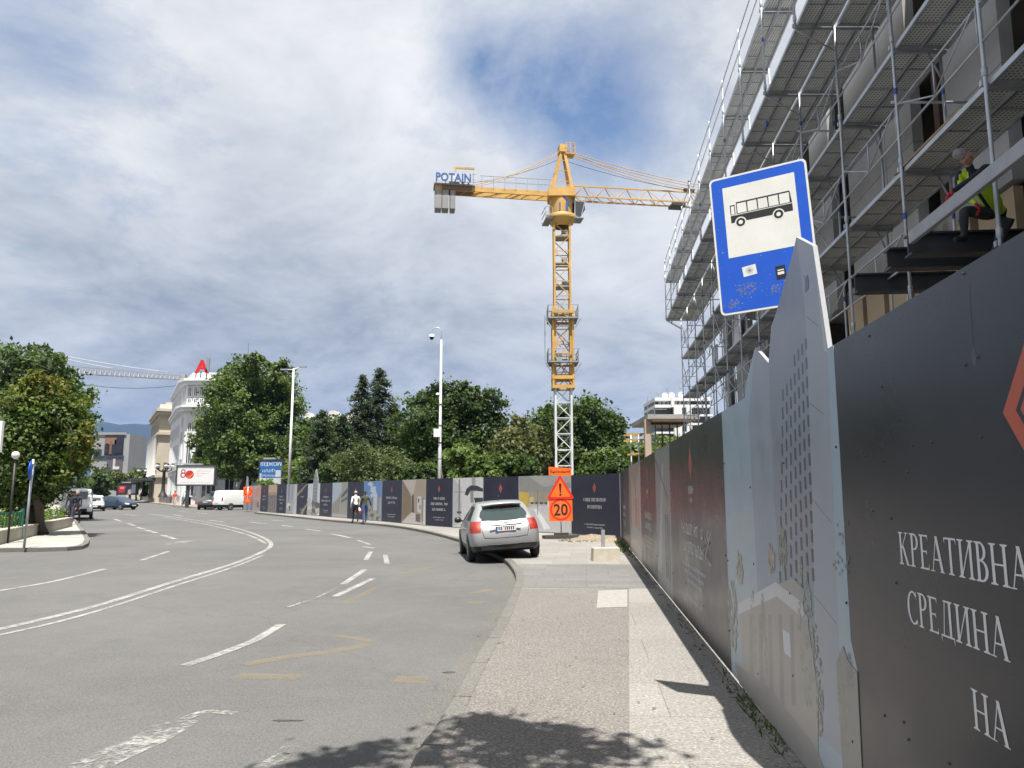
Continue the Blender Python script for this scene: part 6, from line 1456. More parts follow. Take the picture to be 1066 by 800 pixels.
# plain grey end panels with a tall spike at the far end of the hoarding
e0 = gnd(249.5, 531.5); e1 = on_back(262)
ep, w = hoarding_panel('plain grey panel with a pointed upright fin at the far left end of the hoarding', (e0.x, e0.y+1), e1, T0, T1, m_panelback, G_B, lambda w: [(.004, T0), (w-.004, T0), (w-.004, T1), (w*.42, T1), (w*.36, 3.2), (w*.22, 3.3), (w*.12, 1.9), (.004, 1.7)])
# concrete block with a steel stub
gp = gnd(630.5, 584); blk = thing('concrete_block', 'pale concrete block with a cut off grey steel post at the hoarding corner', 'concrete block', (gp.x, gp.y, 0), local=True); blk.rotation_euler = (0, 0, R(6))
mb = MB(); mb.add([(x*q, y*q2, z) for z, q, q2 in ((0, 1, 1), (.30, .94, .9), (.32, .9, .85)) for x, y in ((-.34, -.17), (.34, -.17), (.34, .17), (-.34, .17))], [(3, 2, 1, 0), (8, 9, 10, 11)]+[(r*4+i, r*4+(i+1) % 4, r*4+4+(i+1) % 4, r*4+4+i) for r in range(2) for i in range(4)]); mb.build('block', mat('block_concrete', (.40, .37, .30), .9, var=.15, scale=5, grain=60, bumps=.3), blk)
mb = MB(); mb.box((-.05, .03, .52), (.085, .05, .44)); mb.build('steel_stub', m_greysteel, blk)
# left pavement: sign, globe lamp, railing, planter
gp = gnd(25, 571); sp2 = thing('parking_sign', 'blue round sign seen edge on upon a grey post at the left kerb', 'road sign', (gp.x, gp.y, 0), local=True)
mb = MB(); mb.tube([(0, 0, 0), (.05, 0, 2.65)], .035, 10); mb.build('post', m_galv, sp2)
mb = MB(); mb.lathe([(.001, -.012), (.29, -.012), (.3, 0), (.29, .012), (.001, .012)], 26, (.03, -.06, 2.32), 'x'); mb.v = [tuple(Matrix.Rotation(R(17), 3, 'Z') @ Vector(v)) for v in mb.v]; mb.build('sign_disc', m_signblue, sp2)
for z in (2.5, 2.15): mb = MB(); mb.box((.04, -.03, z), (.08, .09, .05)); mb.build('clamp', m_galv, sp2)
g0 = gnd(8, 566); gl = thing('globe_lamp', 'white globe lamp on a dark post behind the green railing', 'street lamp', (g0.x, g0.y, 0)); zt_ = at(8, 474, g0.y).z
mb = MB(); mb.tube([(g0.x, g0.y, 0), (g0.x, g0.y, zt_-.12)], .035, 8); mb.build('post', m_castiron, gl)
mb = MB(); mb.lathe([(.05, -.14)]+[(.125*math.cos(a), .125*math.sin(a)) for a in [R(-70+14*k) for k in range(11)]]+[(.005, .125)], 18, (g0.x, g0.y, zt_)); mb.build('globe', m_globe, gl)
m_greenrail = mat('green_railing_paint', (.015, .12, .07), .45, var=.15)
r0 = gnd(1, 573); r1 = gnd(24, 561.5); 
rail = thing('railing', 'dark green metal railing along the left planter', 'railing', (r0.x, r0.y, 0))
A3 = Vector((r0.x-2.5, r0.y-1.4, 0)); B3 = Vector((r1.x-.1, r1.y, 0)); n = 18
mb = MB()
for h in (.12, .95): mb.bar(A3+Vector((0, 0, h)), B3+Vector((0, 0, h)), .05)
for k in range(n*2+1): q = A3.lerp(B3, k/(2*n)); mb.bar(q+Vector((0, 0, .12)), q+Vector((0, 0, .95)), .045, .02)
mb.build('rail_panel', m_greenrail, rail)
for k in range(0, n+1, 6): q = A3.lerp(B3, k/n); mb = MB(); mb.bar(q, q+Vector((0, 0, 1.08)), .09); mb.build('railing_post', m_greenrail, rail)
pl0 = gnd(10, 572); pl1 = gnd(33, 551)
pth = thing('planter', 'low pale stone planter wall with a clipped hedge behind the green railing', 'planter', (pl0.x, pl0.y, 0))
mb = MB(); q0 = Vector((pl0.x-.9, pl0.y-.2, 0)); q1 = Vector((pl1.x, pl1.y+3, 0)); mb.bar(q0+Vector((0, 0, .2)), q1+Vector((0, 0, .2)), .3, .42)
for k in range(12): q = q0.lerp(q1, k/12); mb.bar(q+Vector((0, 0, .42)), q0.lerp(q1, (k+.93)/12)+Vector((0, 0, .42)), .36, .06)
mb.build('planter_wall', mat('planter_stone', (.36, .33, .26), .9, var=.15, scale=3), pth)
bl_ = []
for k in range(9): q = q0.lerp(q1, (k+.3)/9)-Vector((.9, 0, 0)); bl_.append((q.x, q.y, .62, .6, .7, .36))
c, nn, ss, mi = crown_points(bl_, 6000, .06, 30, .25, .3); leaves_object('hedge', c, nn, ss, mi, leafset('bush'), pth)
bl_ = [(q0.x-5+1.2*i, q0.y+5+1.4*(i % 3), .8, 1.4, 1.2, .7) for i in range(4)]
# ================================================================ VEHICLES
m_carglass = glass_mat('car_glass', (.018, .028, .028), .05)
m_tail = mat('tail_lamp', (.24, .016, .006), .4, var=.3, scale=14, coat=.2); m_head = mat('head_lamp', (.55, .57, .60), .12, var=.15, coat=1)
m_rim = mat('alloy_rim', (.40, .41, .43), .35, .7); m_plate = mat('plate_white', (.62, .62, .62), .4); m_plateblue = mat('plate_blue', (.02, .08, .4), .4)
def car_paint(name, rgb, metal=.0): return mat(name, rgb, .42, metal, var=.03, scale=1, grain=3, coat=.6)
HATCH = [  # per station: y, z and half width for five rows (sill, bumper, shoulder, belt, roof edge)
 ((-2.02, -2.17, -2.13, -1.98, -1.52), (.25, .38, .77, 1.0, 1.385), (.70, .80, .82, .80, .60)),
 ((-1.90, -1.95, -1.92, -1.74, -1.34), (.22, .38, .77, 1.005, 1.44), (.82, .895, .905, .872, .635)),
 ((-1.35, -1.35, -1.35, -1.22, -.90), (.20, .36, .74, .995, 1.47), (.84, .915, .915, .885, .62)),
 ((-.50, -.50, -.50, -.45, -.30), (.20, .36, .74, .975, 1.485), (.84, .91, .91, .885, .63)),
 ((.30, .30, .30, .30, .18), (.20, .36, .74, .955, 1.365), (.84, .91, .91, .885, .625)),
 ((1.0, 1.0, 1.0, .95, .66), (.20, .36, .74, .94, 1.36), (.84, .91, .91, .87, .60)),
 ((1.35, 1.35, 1.35, 1.32, 1.30), (.20, .46, .72, .90, .96), (.84, .915, .905, .84, .66)),
 ((1.90, 1.90, 1.90, 1.88, 1.84), (.22, .44, .64, .76, .85), (.80, .88, .87, .80, .62)),
 ((2.04, 2.17, 2.16, 2.10, 2.02), (.26, .42, .60, .70, .77), (.68, .78, .76, .70, .54))]
SEDAN = [((a[0], b, c) if False else (a, b, c)) for a, b, c in HATCH]
SEDAN[0] = ((-2.10, -2.25, -2.24, -2.16, -2.10), (.27, .46, .76, 1.0, 1.06), (.70, .80, .80, .76, .58))
SEDAN[1] = ((-1.95, -1.98, -1.96, -1.9, -1.85), (.22, .46, .76, 1.01, 1.09), (.82, .89, .89, .84, .62))
SEDAN[2] = ((-1.35, -1.35, -1.35, -1.25, -.80), (.20, .46, .74, .99, 1.42), (.84, .915, .915, .88, .60))
VAN = [
 ((-2.45, -2.52, -2.50, -2.46, -2.38), (.35, .55, .95, 1.25, 1.95), (.82, .93, .94, .93, .82)),
 ((-2.35, -2.36, -2.35, -2.33, -2.25), (.28, .55, .95, 1.27, 2.04), (.90, .97, .975, .965, .86)),
 ((-1.5, -1.5, -1.5, -1.5, -1.5), (.27, .55, .95, 1.28, 2.06), (.92, .98, .98, .97, .87)),
 ((-.5, -.5, -.5, -.5, -.5), (.27, .55, .95, 1.28, 2.06), (.92, .98, .98, .97, .87)),
 ((.4, .4, .4, .4, .4), (.27, .55, .95, 1.26, 2.05), (.92, .98, .98, .97, .86)),
 ((1.25, 1.25, 1.25, 1.25, .95), (.27, .55, .95, 1.22, 1.96), (.92, .98, .98, .95, .80)),
 ((1.75, 1.75, 1.75, 1.75, 1.72), (.27, .55, .92, 1.14, 1.22), (.90, .97, .96, .90, .74)),
 ((2.2, 2.2, 2.2, 2.18, 2.14), (.28, .52, .80, .98, 1.06), (.86, .93, .92, .86, .68)),
 ((2.33, 2.45, 2.43, 2.36, 2.28), (.32, .5, .74, .9, .97), (.72, .82, .80, .74, .58))]
COLS = [-1, -.80, -.28, .28, .80, 1]; CW = [.80, .80, .83, .80, .88]
def car_shell(prof, rear_glass=(1, 2, 3), van=False, side_from=1):
    bm = bmesh.new(); ns = len(prof); nr = 5; cache = {}
    def P(i, r, c):                              # c index into COLS, only surface points are made
        k = (i, r, c)
        if k not in cache:
            y, z, w = prof[i][0][r], prof[i][1][r], prof[i][2][r]; f_ = COLS[c] if c not in (1, 4) else math.copysign(CW[r], COLS[c])
            crown = .035*(1-f_*f_) if r == 4 else (-.0 if r == 0 else 0)
            bow = 0
            if i == 0 and r > 0: bow = -.11*(1-abs(f_)**2.4)*(1 if not van else .4)
            if i == ns-1 and r > 0: bow = .10*(1-abs(f_)**2.2)
            cache[k] = bm.verts.new((f_*w, y+bow, z+crown))
        return cache[k]
    MI = {}
    def F_(vs, mi):
        try: f = bm.faces.new(vs); f.material_index = mi; f.smooth = True; return f
        except ValueError: return None
    nc = len(COLS)-1; cabin_end = 5
    for i in range(ns-1):
        for r in range(nr-1):
            mi = 0
            if r == 3 and side_from <= i < cabin_end: mi = 1
            if van and r == 3: mi = 1 if i in (4,) else 0
            if r == 2 and i == 0 and not van: mi = 2
            if van and i == 0 and r in (1, 2): mi = 0
            if r == 2 and i == ns-2: mi = 4
            if r == 0: mi = 3
            F_([P(i, r, 0), P(i, r+1, 0), P(i+1, r+1, 0), P(i+1, r, 0)], mi); F_([P(i, r, nc), P(i+1, r, nc), P(i+1, r+1, nc), P(i, r+1, nc)], mi)
        for c in range(nc):
            mi = 1 if i == cabin_end and 1 <= c <= 3 else 0
            if not van and prof is SEDAN and i == 1 and 1 <= c <= 3: mi = 1
            F_([P(i, 4, c), P(i, 4, c+1), P(i+1, 4, c+1), P(i+1, 4, c)], mi); F_([P(i, 0, c), P(i+1, 0, c), P(i+1, 0, c+1), P(i, 0, c+1)], 3)
    for r in range(nr-1):
        for c in range(nc):
            mi = 0
            if r == 3 and c in rear_glass and prof is not SEDAN: mi = 1
            if r == 2 and c in (0, nc-1): mi = 2
            if r == 0: mi = 3
            F_([P(0, r, c), P(0, r, c+1), P(0, r+1, c+1), P(0, r+1, c)], mi)
            mi = 4 if r == 2 and c in (0, nc-1) else (3 if r in (0,) or (r == 1 and 1 <= c <= 3) else 0)
            F_([P(ns-1, r, c), P(ns-1, r+1, c), P(ns-1, r+1, c+1), P(ns-1, r, c+1)], mi)
    bm.normal_update(); bmesh.ops.recalc_face_normals(bm, faces=bm.faces[:])
    me = bpy.data.meshes.new('shell'); bm.to_mesh(me); bm.free()
    for k in range(5): me.materials.append(None)
    o = bpy.data.objects.new('shell', me); COL.objects.link(o); md = o.modifiers.new('s', 'SUBSURF'); md.levels = md.render_levels = 3
    dg = bpy.context.evaluated_depsgraph_get(); out = bpy.data.meshes.new_from_object(o.evaluated_get(dg)); bpy.data.objects.remove(o)
    parts = {}
    co = [v.co.copy() for v in out.vertices]; nm = [v.normal.copy() for v in out.vertices]
    for p in out.polygons:
        k = p.material_index
        if k in (1, 2, 4): k = (k, 'rear' if p.center.y < (-.9 if not van else -2.2) and abs(p.normal.x) < .75 else 'front' if p.center.y > .9 and abs(p.normal.x) < .7 else 'side', p.center.x > 0 if abs(p.normal.x) > .7 or k != 1 else None)
        parts.setdefault(k, []).append(list(p.vertices))
    return co, nm, parts
def from_faces(name, co, faces, m, parent, lift=0, nm=None):
    idx = {}; vs = []; fs = []
    for f in faces:
        q = []
        for i in f:
            if i not in idx: idx[i] = len(vs); vs.append(co[i]+(nm[i]*lift if lift else Vector()))
            q.append(idx[i])
        fs.append(q)
    mb = MB(); mb.add(vs, fs, 0, True); return mb.build(name, m, parent)
def car(label, cat, prof, paint, loc, rz, van=False, group=None, name='parked_car', plate_txt=None, roll=0, rear_glass=(1, 2, 3), extras=True):
    t = thing(name, label, cat, loc, group, rz, local=True); t.rotation_euler = (0, roll, rz)
    co, nm, parts = car_shell(prof, rear_glass, van)
    from_faces('body', co, parts[0], paint, t); from_faces('bumper_trim', co, parts[3], m_black, t)
    for k, fs in parts.items():
        if isinstance(k, tuple):
            if k[0] == 1: from_faces({'rear': 'rear_window', 'front': 'windscreen', 'side': 'side_window'}[k[1]], co, fs, m_carglass, t)
    for kk, nm_, mm in ((2, 'tail_lamp', m_tail), (4, 'head_lamp', m_head)):
        for sd in (False, True):
            fs = [f for k, q in parts.items() if isinstance(k, tuple) and k[0] == kk for f in q if (co[f[0]].x > 0) == sd]
            if fs: from_faces(nm_, co, fs, mm, t)
    wr = .325 if not van else .34; hw = prof[3][2][1]
    for y in (-1.33, 1.33) if not van else (-1.55, 1.5):
        for sx in (-1, 1):
            mb = MB(); x0 = sx*(hw-.17); x1 = sx*(hw+.012); prof_ = [(wr*.62, x0), (wr*.95, x0), (wr, x0+sx*.03), (wr, x1-sx*.03), (wr*.95, x1), (wr*.66, x1+sx*.004), (wr*.62, x1-sx*.02)]
            mb.lathe(prof_, 24, (0, y, wr), 'x'); wl2 = mb.build('wheel', m_tyre, t)
            mb = MB(); mb.lathe([(.001, x1-sx*.01), (.06, x1-sx*.005), (.07, x1-sx*.02)], 12, (0, y, wr), 'x'); mb.lathe([(wr*.56, x1-sx*.02), (wr*.66, x1+sx*.0), (wr*.66, x1-sx*.05)], 24, (0, y, wr), 'x')
            for k in range(7):
                a = 2*PI*k/7; mb.bar((x1-sx*.015, y, wr), (x1-sx*.015, y+wr*.6*math.cos(a), wr+wr*.6*math.sin(a)), .05, .03)
            mb.build('rim', m_rim, wl2)
            mb = MB(); ringp = [(wr+.015, sx*(hw-.1)), (wr+.075, sx*(hw+.003)), (wr+.03, sx*(hw+.008)), (wr+.015, sx*(hw-.02))]
            N = 20; vs = [(x, y+r*math.cos(PI*k/N*1.12-PI*.06), wr+r*math.sin(PI*k/N*1.12-PI*.06)) for r, x in ringp for k in range(N+1)]
            mb.add(vs, [(q*(N+1)+k, q*(N+1)+k+1, (q+1)*(N+1)+k+1, (q+1)*(N+1)+k) for q in range(3) for k in range(N)], 0, True); mb.build('wheel_arch', m_black, t)
    yb = prof[5][0][3]
    for sx in (-1, 1):
        mb = MB(); c = Vector((sx*(hw+.07), yb-.12, prof[5][1][3]+.06)); M = Matrix.Scale(1, 3)
        mb.lathe([(.01, -.10), (.07, -.08), (.085, 0), (.07, .08), (.01, .10)], 10, c, 'x'); mb.bar(c, c-Vector((sx*.17, -.03, .05)), .05, .04); mb.build('wing_mirror', m_black if extras else paint, t)
    mb = MB(); z_ = .82 if not van else .72; yr = prof[0][0][2]-.09
    mb.box((0, yr-.012, z_), (.52, .012, .115)); mb.box((-.235, yr-.019, z_), (.045, .003, .11), 0, 1)
    r_ = random.Random(3)
    for k in range(8):
        if k not in (2,): mb.box((-.17+k*.052, yr-.019, z_), (.028, .003, .07), 0, 2 if k != 3 else 3)
    mb.build('number_plate', [m_plate, m_plateblue, m_signblack, m_redsign], t)
    mb = MB(); yf = prof[-1][0][1]+.105; mb.box((0, yf, .47), (.52, .012, .11)); mb.build('number_plate', m_plate, t)
    for sx in (-.12, .25) if False else (): pass
    return t
m_silver = car_paint('silver_paint', (.265, .27, .275), .35)
th_ = R(8); fwd = Vector((-math.sin(th_), math.cos(th_), 0)); rc = Vector((-.22, 20.5, 0)); cc_ = rc+fwd*1.33
sc_ = car('silver hatchback parked half up on the kerb in front of the hoarding', 'car', HATCH, m_silver, (cc_.x, cc_.y, -.06), th_, roll=-R(4.2))
# details of the hatchback's tail
mb = MB(); mb.tube([(-.26, -1.69, 1.375), (0, -1.735, 1.392), (.26, -1.69, 1.375)], .016, 8); mb.build('brake_lamp', m_tail, sc_)
mb = MB(); pts = [(-.50, -1.69, 1.395), (-.25, -1.76, 1.42), (0, -1.785, 1.427), (.25, -1.76, 1.42), (.50, -1.69, 1.395)]
vs = [(x, y, z) for x, y, z in pts]+[(x, y+.26, z+.045) for x, y, z in pts]+[(x, y+.05, z-.03) for x, y, z in pts]; n = 5
mb.add(vs, [(i, i+1, n+i+1, n+i) for i in range(n-1)]+[(i+1, i, 2*n+i, 2*n+i+1) for i in range(n-1)], 0, True); mb.build('roof_spoiler', m_silver, sc_)
mb = MB(); mb.box((0, -2.235, .905), (.78, .03, .03)); mb.box((0, -2.225, .955), (.11, .02, .045), 0, 1); mb.tube([(-.05, -1.5, .0), (0, -1.5, 0)], .001, 4) if False else None; mb.build('tailgate_handle', [m_black, m_galv], sc_)
mb = MB(); mb.bar((-.03, -1.80, 1.10), (.36, -1.86, 1.07), .022, .02); mb.lathe([(.035, -.02), (.035, .02)], 8, (-.05, -1.83, 1.09), 'y'); mb.build('rear_wiper', m_black, sc_)
for sx in (-1, 1): mb = MB(); mb.box((sx*.66, -2.13, .50), (.20, .03, .05)); mb.build('reflector', m_tail, sc_)
from mathutils.bvhtree import BVHTree
_b = [c for c in sc_.children if c.name.startswith('body')][0].data; _bv = BVHTree.FromPolygons([v.co for v in _b.vertices], [tuple(p.vertices) for p in _b.polygons])
def on_tail(x, z):
    h = _bv.ray_cast(Vector((x, -4, z)), Vector((0, 1, 0)))[0]; return h+Vector((0, -.003, 0)) if h else None
for pts in ([(-.60, .97), (-.60, .86), (-.58, .74), (-.54, .62), (-.3, .60), (0, .60), (.3, .60), (.54, .62), (.58, .74), (.60, .86), (.60, .97)], [(-.42, .93), (-.2, .95), (0, .955), (.2, .95), (.42, .93)], [(-.78, .45), (-.4, .43), (0, .43), (.4, .43), (.78, .45)]):
    q = [on_tail(*p_) for p_ in pts]; q = [v for v in q if v]; mb = MB(); mb.tube(q, .007, 5); mb.build('panel_gap', m_black, sc_)
_g = [c for c in sc_.children if c.name.startswith('rear_window')][0].data; _n = len(_b.vertices)
_b2 = BVHTree.FromPolygons([v.co for v in _b.vertices]+[v.co for v in _g.vertices], [tuple(p.vertices) for p in _b.polygons]+[tuple(i+_n for i in p.vertices) for p in _g.polygons])
vs = []; NR, NA = 7, 48
for k in range(NR+1):
    for j in range(NA):
        a = 2*PI*j/NA; ca, sa = math.cos(a), math.sin(a); e_ = .62; cx_ = math.copysign(abs(ca)**e_, ca); sz_ = math.copysign(abs(sa)**e_, sa); q = k/NR
        z = 1.205+.165*sz_*q; x = (.66-.42*(z-1.04))*cx_*q
        z -= .03*(1-(x/.66)**2)*(1 if sz_ < 0 else -.2)*q
        h = _b2.ray_cast(Vector((x, -4, z)), Vector((0, 1, 0)))[0]; vs.append((h or Vector((x, -1.8, z)))+Vector((0, -.006, 0)))
mb = MB(); mb.add(vs, [(k*NA+j, k*NA+(j+1) % NA, (k+1)*NA+(j+1) % NA, (k+1)*NA+j) for k in range(NR) for j in range(NA)], 0, True); mb.build('window_surround', m_carglass, sc_)
mb = MB(); mb.tube([(0, -.95, 1.5), (0, -1.15, 1.62)], .008, 5); mb.build('aerial', m_black, sc_)
mb = MB(); mb.box((0, -2.18, .36), (1.3, .05, .10)); mb.build('rear_diffuser', m_black, sc_)

def place(x, y, z=-.12): return gnd(x, y, z)
paints = dict(white=car_paint('white_paint', (.66, .66, .65)), dark=car_paint('dark_grey_paint', (.06, .065, .07), .3), blue=car_paint('dark_blue_paint', (.015, .035, .085), .2), pale=car_paint('pale_silver_paint', (.42, .43, .43), .4), beige=car_paint('champagne_paint', (.38, .37, .33), .3), black=car_paint('black_paint', (.02, .02, .022), .1))
GQ = 'cars coming up the street'
p = place(211, 531); car('dark grey saloon seen from behind under the white billboard', 'car', SEDAN, paints['dark'], (p.x, p.y+2, -.12), R(8), extras=True)
p = place(238, 531.5); car('white panel van seen from behind left of the hoarding end', 'van', VAN, paints['white'], (p.x+.3, p.y+1.9, -.12), R(-36), van=True, name='parked_van', rear_glass=())
p = place(207, 528.5); car('black van parked beyond the dark grey saloon under the billboard', 'van', VAN, paints['black'], (p.x+.6, p.y+6, -.12), R(4), van=True, name='parked_van', rear_glass=(1, 2, 3))
def toward(x, y, deg, half):
    p = gnd(x, y, -.12); f_ = Vector((-math.sin(R(deg)), math.cos(R(deg)), 0)); c = p-f_*half; return (c.x, c.y, -.12), R(deg)
l_, r_ = toward(79, 541, 209, 2.4); car('pale van heading our way beside the two walkers on the left pavement', 'van', VAN, paints['white'], l_, r_, van=True, name='moving_van', group=GQ)
l_, r_ = toward(98, 532.5, 208, 2.1); car('silver car at the front of the oncoming queue next to the pale van', 'car', HATCH, paints['pale'], l_, r_, name='moving_car', group=GQ)
l_, r_ = toward(101, 528, 208, 2.1); car('pale car half hidden behind the oncoming silver car', 'car', HATCH, paints['white'], l_, r_, name='moving_car', group=GQ)
l_, r_ = toward(117, 530, 206, 2.1); car('champagne coloured car behind the dark blue car', 'car', HATCH, paints['beige'], l_, r_, name='moving_car', group=GQ)
l_, r_ = toward(138, 531, 250, 2.1); car('dark blue hatchback turning in front of the small dark advertising screen', 'car', HATCH, paints['blue'], l_, r_, name='moving_car', group=GQ)
p = place(-2, 540, -.12); car('white car cut by the left picture edge behind the globe lamp', 'car', HATCH, paints['white'], (p.x-1.2, p.y+2, -.12), R(120), name='parked_car')

# ================================================================ PEOPLE
SK = {'skin': (.36, .20, .14)}
def cloth(name, rgb): return mat('cloth_'+name, rgb, .85, var=.2, scale=9, grain=90, bumps=.2)
m_skin = mat('skin', (.40, .22, .155), .55, var=.08, scale=12)
def person(label, loc, rz, cols, J, group=None, hair=(.03, .025, .02), hairlen=0, scale=1.0, female=False, world=False, look=(0, 1, 0), fist=None):
    """cols: top, bottom, shoes (and optionally gloves, vest). J: joint positions, x right, y forward, z up"""
    t = thing('person', label, 'person', loc, group, rz, local=True)
    V = []; E = []; RAD = []; REG = []
    def vtx(p, r): V.append(Vector(p)*scale); RAD.append(r*scale); return len(V)-1
    def chain(i0, pts, reg):
        k = i0
        for p, r in pts:
            j = vtx(p, r); E.append((k, j)); REG.append(reg); k = j
        return k
    pel = vtx(J['pelvis'], .135 if not female else .145); vtxs = {'pelvis': pel}
    ch = Vector(J['chest']); pv = Vector(J['pelvis']); nk = Vector(J['neck']); hd = Vector(J['head'])
    k = chain(pel, [(pv.lerp(ch, .4), .125), (pv.lerp(ch, .75), .14), (ch, .135)], 'top'); chest = k
    k = chain(chest, [(nk, .062)], 'top'); d = (hd-nk).normalized(); lk_ = Vector(look).normalized()
    k = chain(k, [(nk.lerp(hd, .45), .056), (hd-d*.035+lk_*.012, .083), (hd+d*.045, .092), (hd+d*.105-lk_*.01, .062)], 'skin')
    hv = k-1
    chain(hv-1, [(hd-d*.01+lk_*.088, .017), (hd-d*.03+lk_*.108, .012)], 'skin')                      # nose
    chain(hv-1, [(hd-d*.075+lk_*.065, .036)], 'skin')                                                  # chin
    side = lk_.cross(d).normalized()
    for s_ in (-1, 1): chain(hv-1, [(hd+side*s_*.082-d*.01, .016), (hd+side*s_*.095-d*.005, .020)], 'skin')
    for s_, n_ in ((-1, 'L'), (1, 'R')):
        sh, el, wr = Vector(J['sh'+n_]), Vector(J['el'+n_]), Vector(J['wr'+n_])
        k = chain(chest, [(sh, .072)], 'arm'); k = chain(k, [(sh.lerp(el, .5), .056), (el, .047), (el.lerp(wr, .35), .047)], 'arm'); k = chain(k, [(wr, .033)], 'arm')
        a = (wr-el).normalized(); hnd = Vector(J.get('hand'+n_, a)).normalized(); gl = 'hand'
        palm = wr+hnd*.075; k2 = chain(k, [(wr+hnd*.035, .032), (palm, .038)], gl)
        lat = Vector(J.get('lat'+n_, (0, 1, 0))); lat = (lat-hnd*lat.dot(hnd)).normalized(); crl = hnd.cross(lat).normalized()*J.get('curl'+n_, s_*.6)
        for q, L_ in zip((-1.5, -.5, .5, 1.5), (.060, .078, .072, .056)):
            b0 = palm+lat*q*.019+hnd*.012; p1 = b0+hnd*L_*.55+crl*L_*.15; p2 = p1+(hnd*.5+crl*.9).normalized()*L_*.55; p3 = p2+(hnd*.05+crl).normalized()*L_*.4
            chain(k2, [(b0, .0105), (p1, .0095), (p2, .009), (p3, .0075)], gl)
        tb_ = wr+hnd*.045+lat*.03; chain(k2-1, [(tb_, .013), (tb_+lat*.028+hnd*.022+crl*.02, .011), (tb_+lat*.032+hnd*.052+crl*.035, .009)], gl)
    for s_, n_ in ((-1, 'L'), (1, 'R')):
        hp, kn, an = Vector(J['hip'+n_]), Vector(J['kn'+n_]), Vector(J['an'+n_]); to = Vector(J.get('toe'+n_, (0, 1, 0))).normalized()
        k = chain(pel, [(hp, .105)], 'bottom'); k = chain(k, [(hp.lerp(kn, .5), .083), (kn, .062), (kn.lerp(an, .35), .060), (an.lerp(kn, .15), .046)], 'bottom')
        k = chain(k, [(an-Vector((0, 0, .02)), .045)], 'shoe'); chain(k, [(an-to*.05-Vector((0, 0, .05)), .038)], 'shoe'); chain(k, [(an+to*.08-Vector((0, 0, .05)), .042), (an+to*.17-Vector((0, 0, .062)), .034)], 'shoe')
    me = bpy.data.meshes.new('body'); me.from_pydata(V, E, []); o = bpy.data.objects.new('body', me); COL.objects.link(o)
    md = o.modifiers.new('skin', 'SKIN'); md.use_smooth_shade = True; md.branch_smoothing = .6
    for i, sv in enumerate(me.skin_vertices[0].data): sv.radius = (RAD[i], RAD[i]); sv.use_root = (i == pel)
    o.modifiers.new('sub', 'SUBSURF').levels = 2; o.modifiers['sub'].render_levels = 2
    dg = bpy.context.evaluated_depsgraph_get(); out = bpy.data.meshes.new_from_object(o.evaluated_get(dg)); bpy.data.objects.remove(o)
    out.name = 'body'; ms = [m_skin, cols['top'], cols['bottom'], cols['shoe'], cols.get('glove', m_skin), cols.get('vest', cols['top'])]
    out.materials.clear()
    for m in ms: out.materials.append(m)
    ridx = {'skin': 0, 'top': 1, 'bottom': 2, 'shoe': 3, 'hand': 4, 'arm': 1}; segs_ = [(V[a], V[b], r, max(RAD[a], RAD[b])) for (a, b), r in zip(E, REG)]
    hipz = pv; up = (ch-pv).normalized()
    for p in out.polygons:
        best, br = 1e9, 'top'; c = p.center
        for a, b, r, q in segs_:
            ab = b-a; tt = max(0, min(1, (c-a).dot(ab)/max(ab.length_squared, 1e-9))); dd = (c-a-ab*tt).length-q*.8
            if dd < best: best, br = dd, r
        p.use_smooth = True; p.material_index = ridx[br]
        if br == 'top' and (c-V[pel]).dot(up) < .02*scale and (c-V[pel]).length < .3*scale: p.material_index = 2
        if 'vest' in cols and br in ('top', 'arm') and p.material_index == 1:
            rel = (c-V[pel]); tq = rel.dot(up)
            lat_ = abs((c-(V[pel]+up*tq)).dot(Vector(J['shR'])-Vector(J['shL']))/(Vector(J['shR'])-Vector(J['shL'])).length)
            if .05 < tq < ((ch-pv).length+.17)*scale and lat_ < .155*scale and (lat_ > .045*scale or tq < ((ch-pv).length+.04)*scale) and not (lat_ < .03*scale and (c-V[pel]-up*tq).dot(Vector(J.get('front', (0, 1, 0)))) > 0): p.material_index = 5
    b = bpy.data.objects.new('body', out); COL.objects.link(b); attach(b, t)
    # hair: a cap following the skull
    mb = MB(); hc = (hd+d*.036-lk_*.016)*scale; n1, n2 = 14, 8; X = side; Y_ = lk_; Zv = d; vs = []; fs = []
    for i in range(n2+1):
        ph = PI*.5*(1-i/n2*1.55)
        for j in range(n1):
            a = 2*PI*j/n1; front = math.sin(a); ph2 = max(ph, -.25+.95*max(0, front)) if not hairlen else max(ph, -.75+1.3*max(0, front))
            rr = .098*(1+rng.uniform(-.045, .05)); ph2 = ph2+(rng.uniform(-.22, .16) if i >= n2-1 else 0); vs.append(hc+(X*math.cos(a)*math.cos(ph2)*rr*.93+Y_*math.sin(a)*math.cos(ph2)*rr+Zv*math.sin(ph2)*rr*1.0)*scale)
    fs = [(i*n1+j, i*n1+(j+1) % n1, (i+1)*n1+(j+1) % n1, (i+1)*n1+j) for i in range(n2) for j in range(n1)]
    mb.add(vs, fs, 0, True); mb.build('hair', mat('hair_%.2f' % hair[0], hair, .7, var=.35, scale=40), t)
    mb = MB()
    for s_ in (-1, 1): mb.lathe([(.001, -.006), (.011, -.003), (.012, .003), (.001, .006)], 8, (hd+lk_*.083+side*s_*.032+d*.012)*scale, 'y')
    mb.build('eyes', m_black, t)
    return t
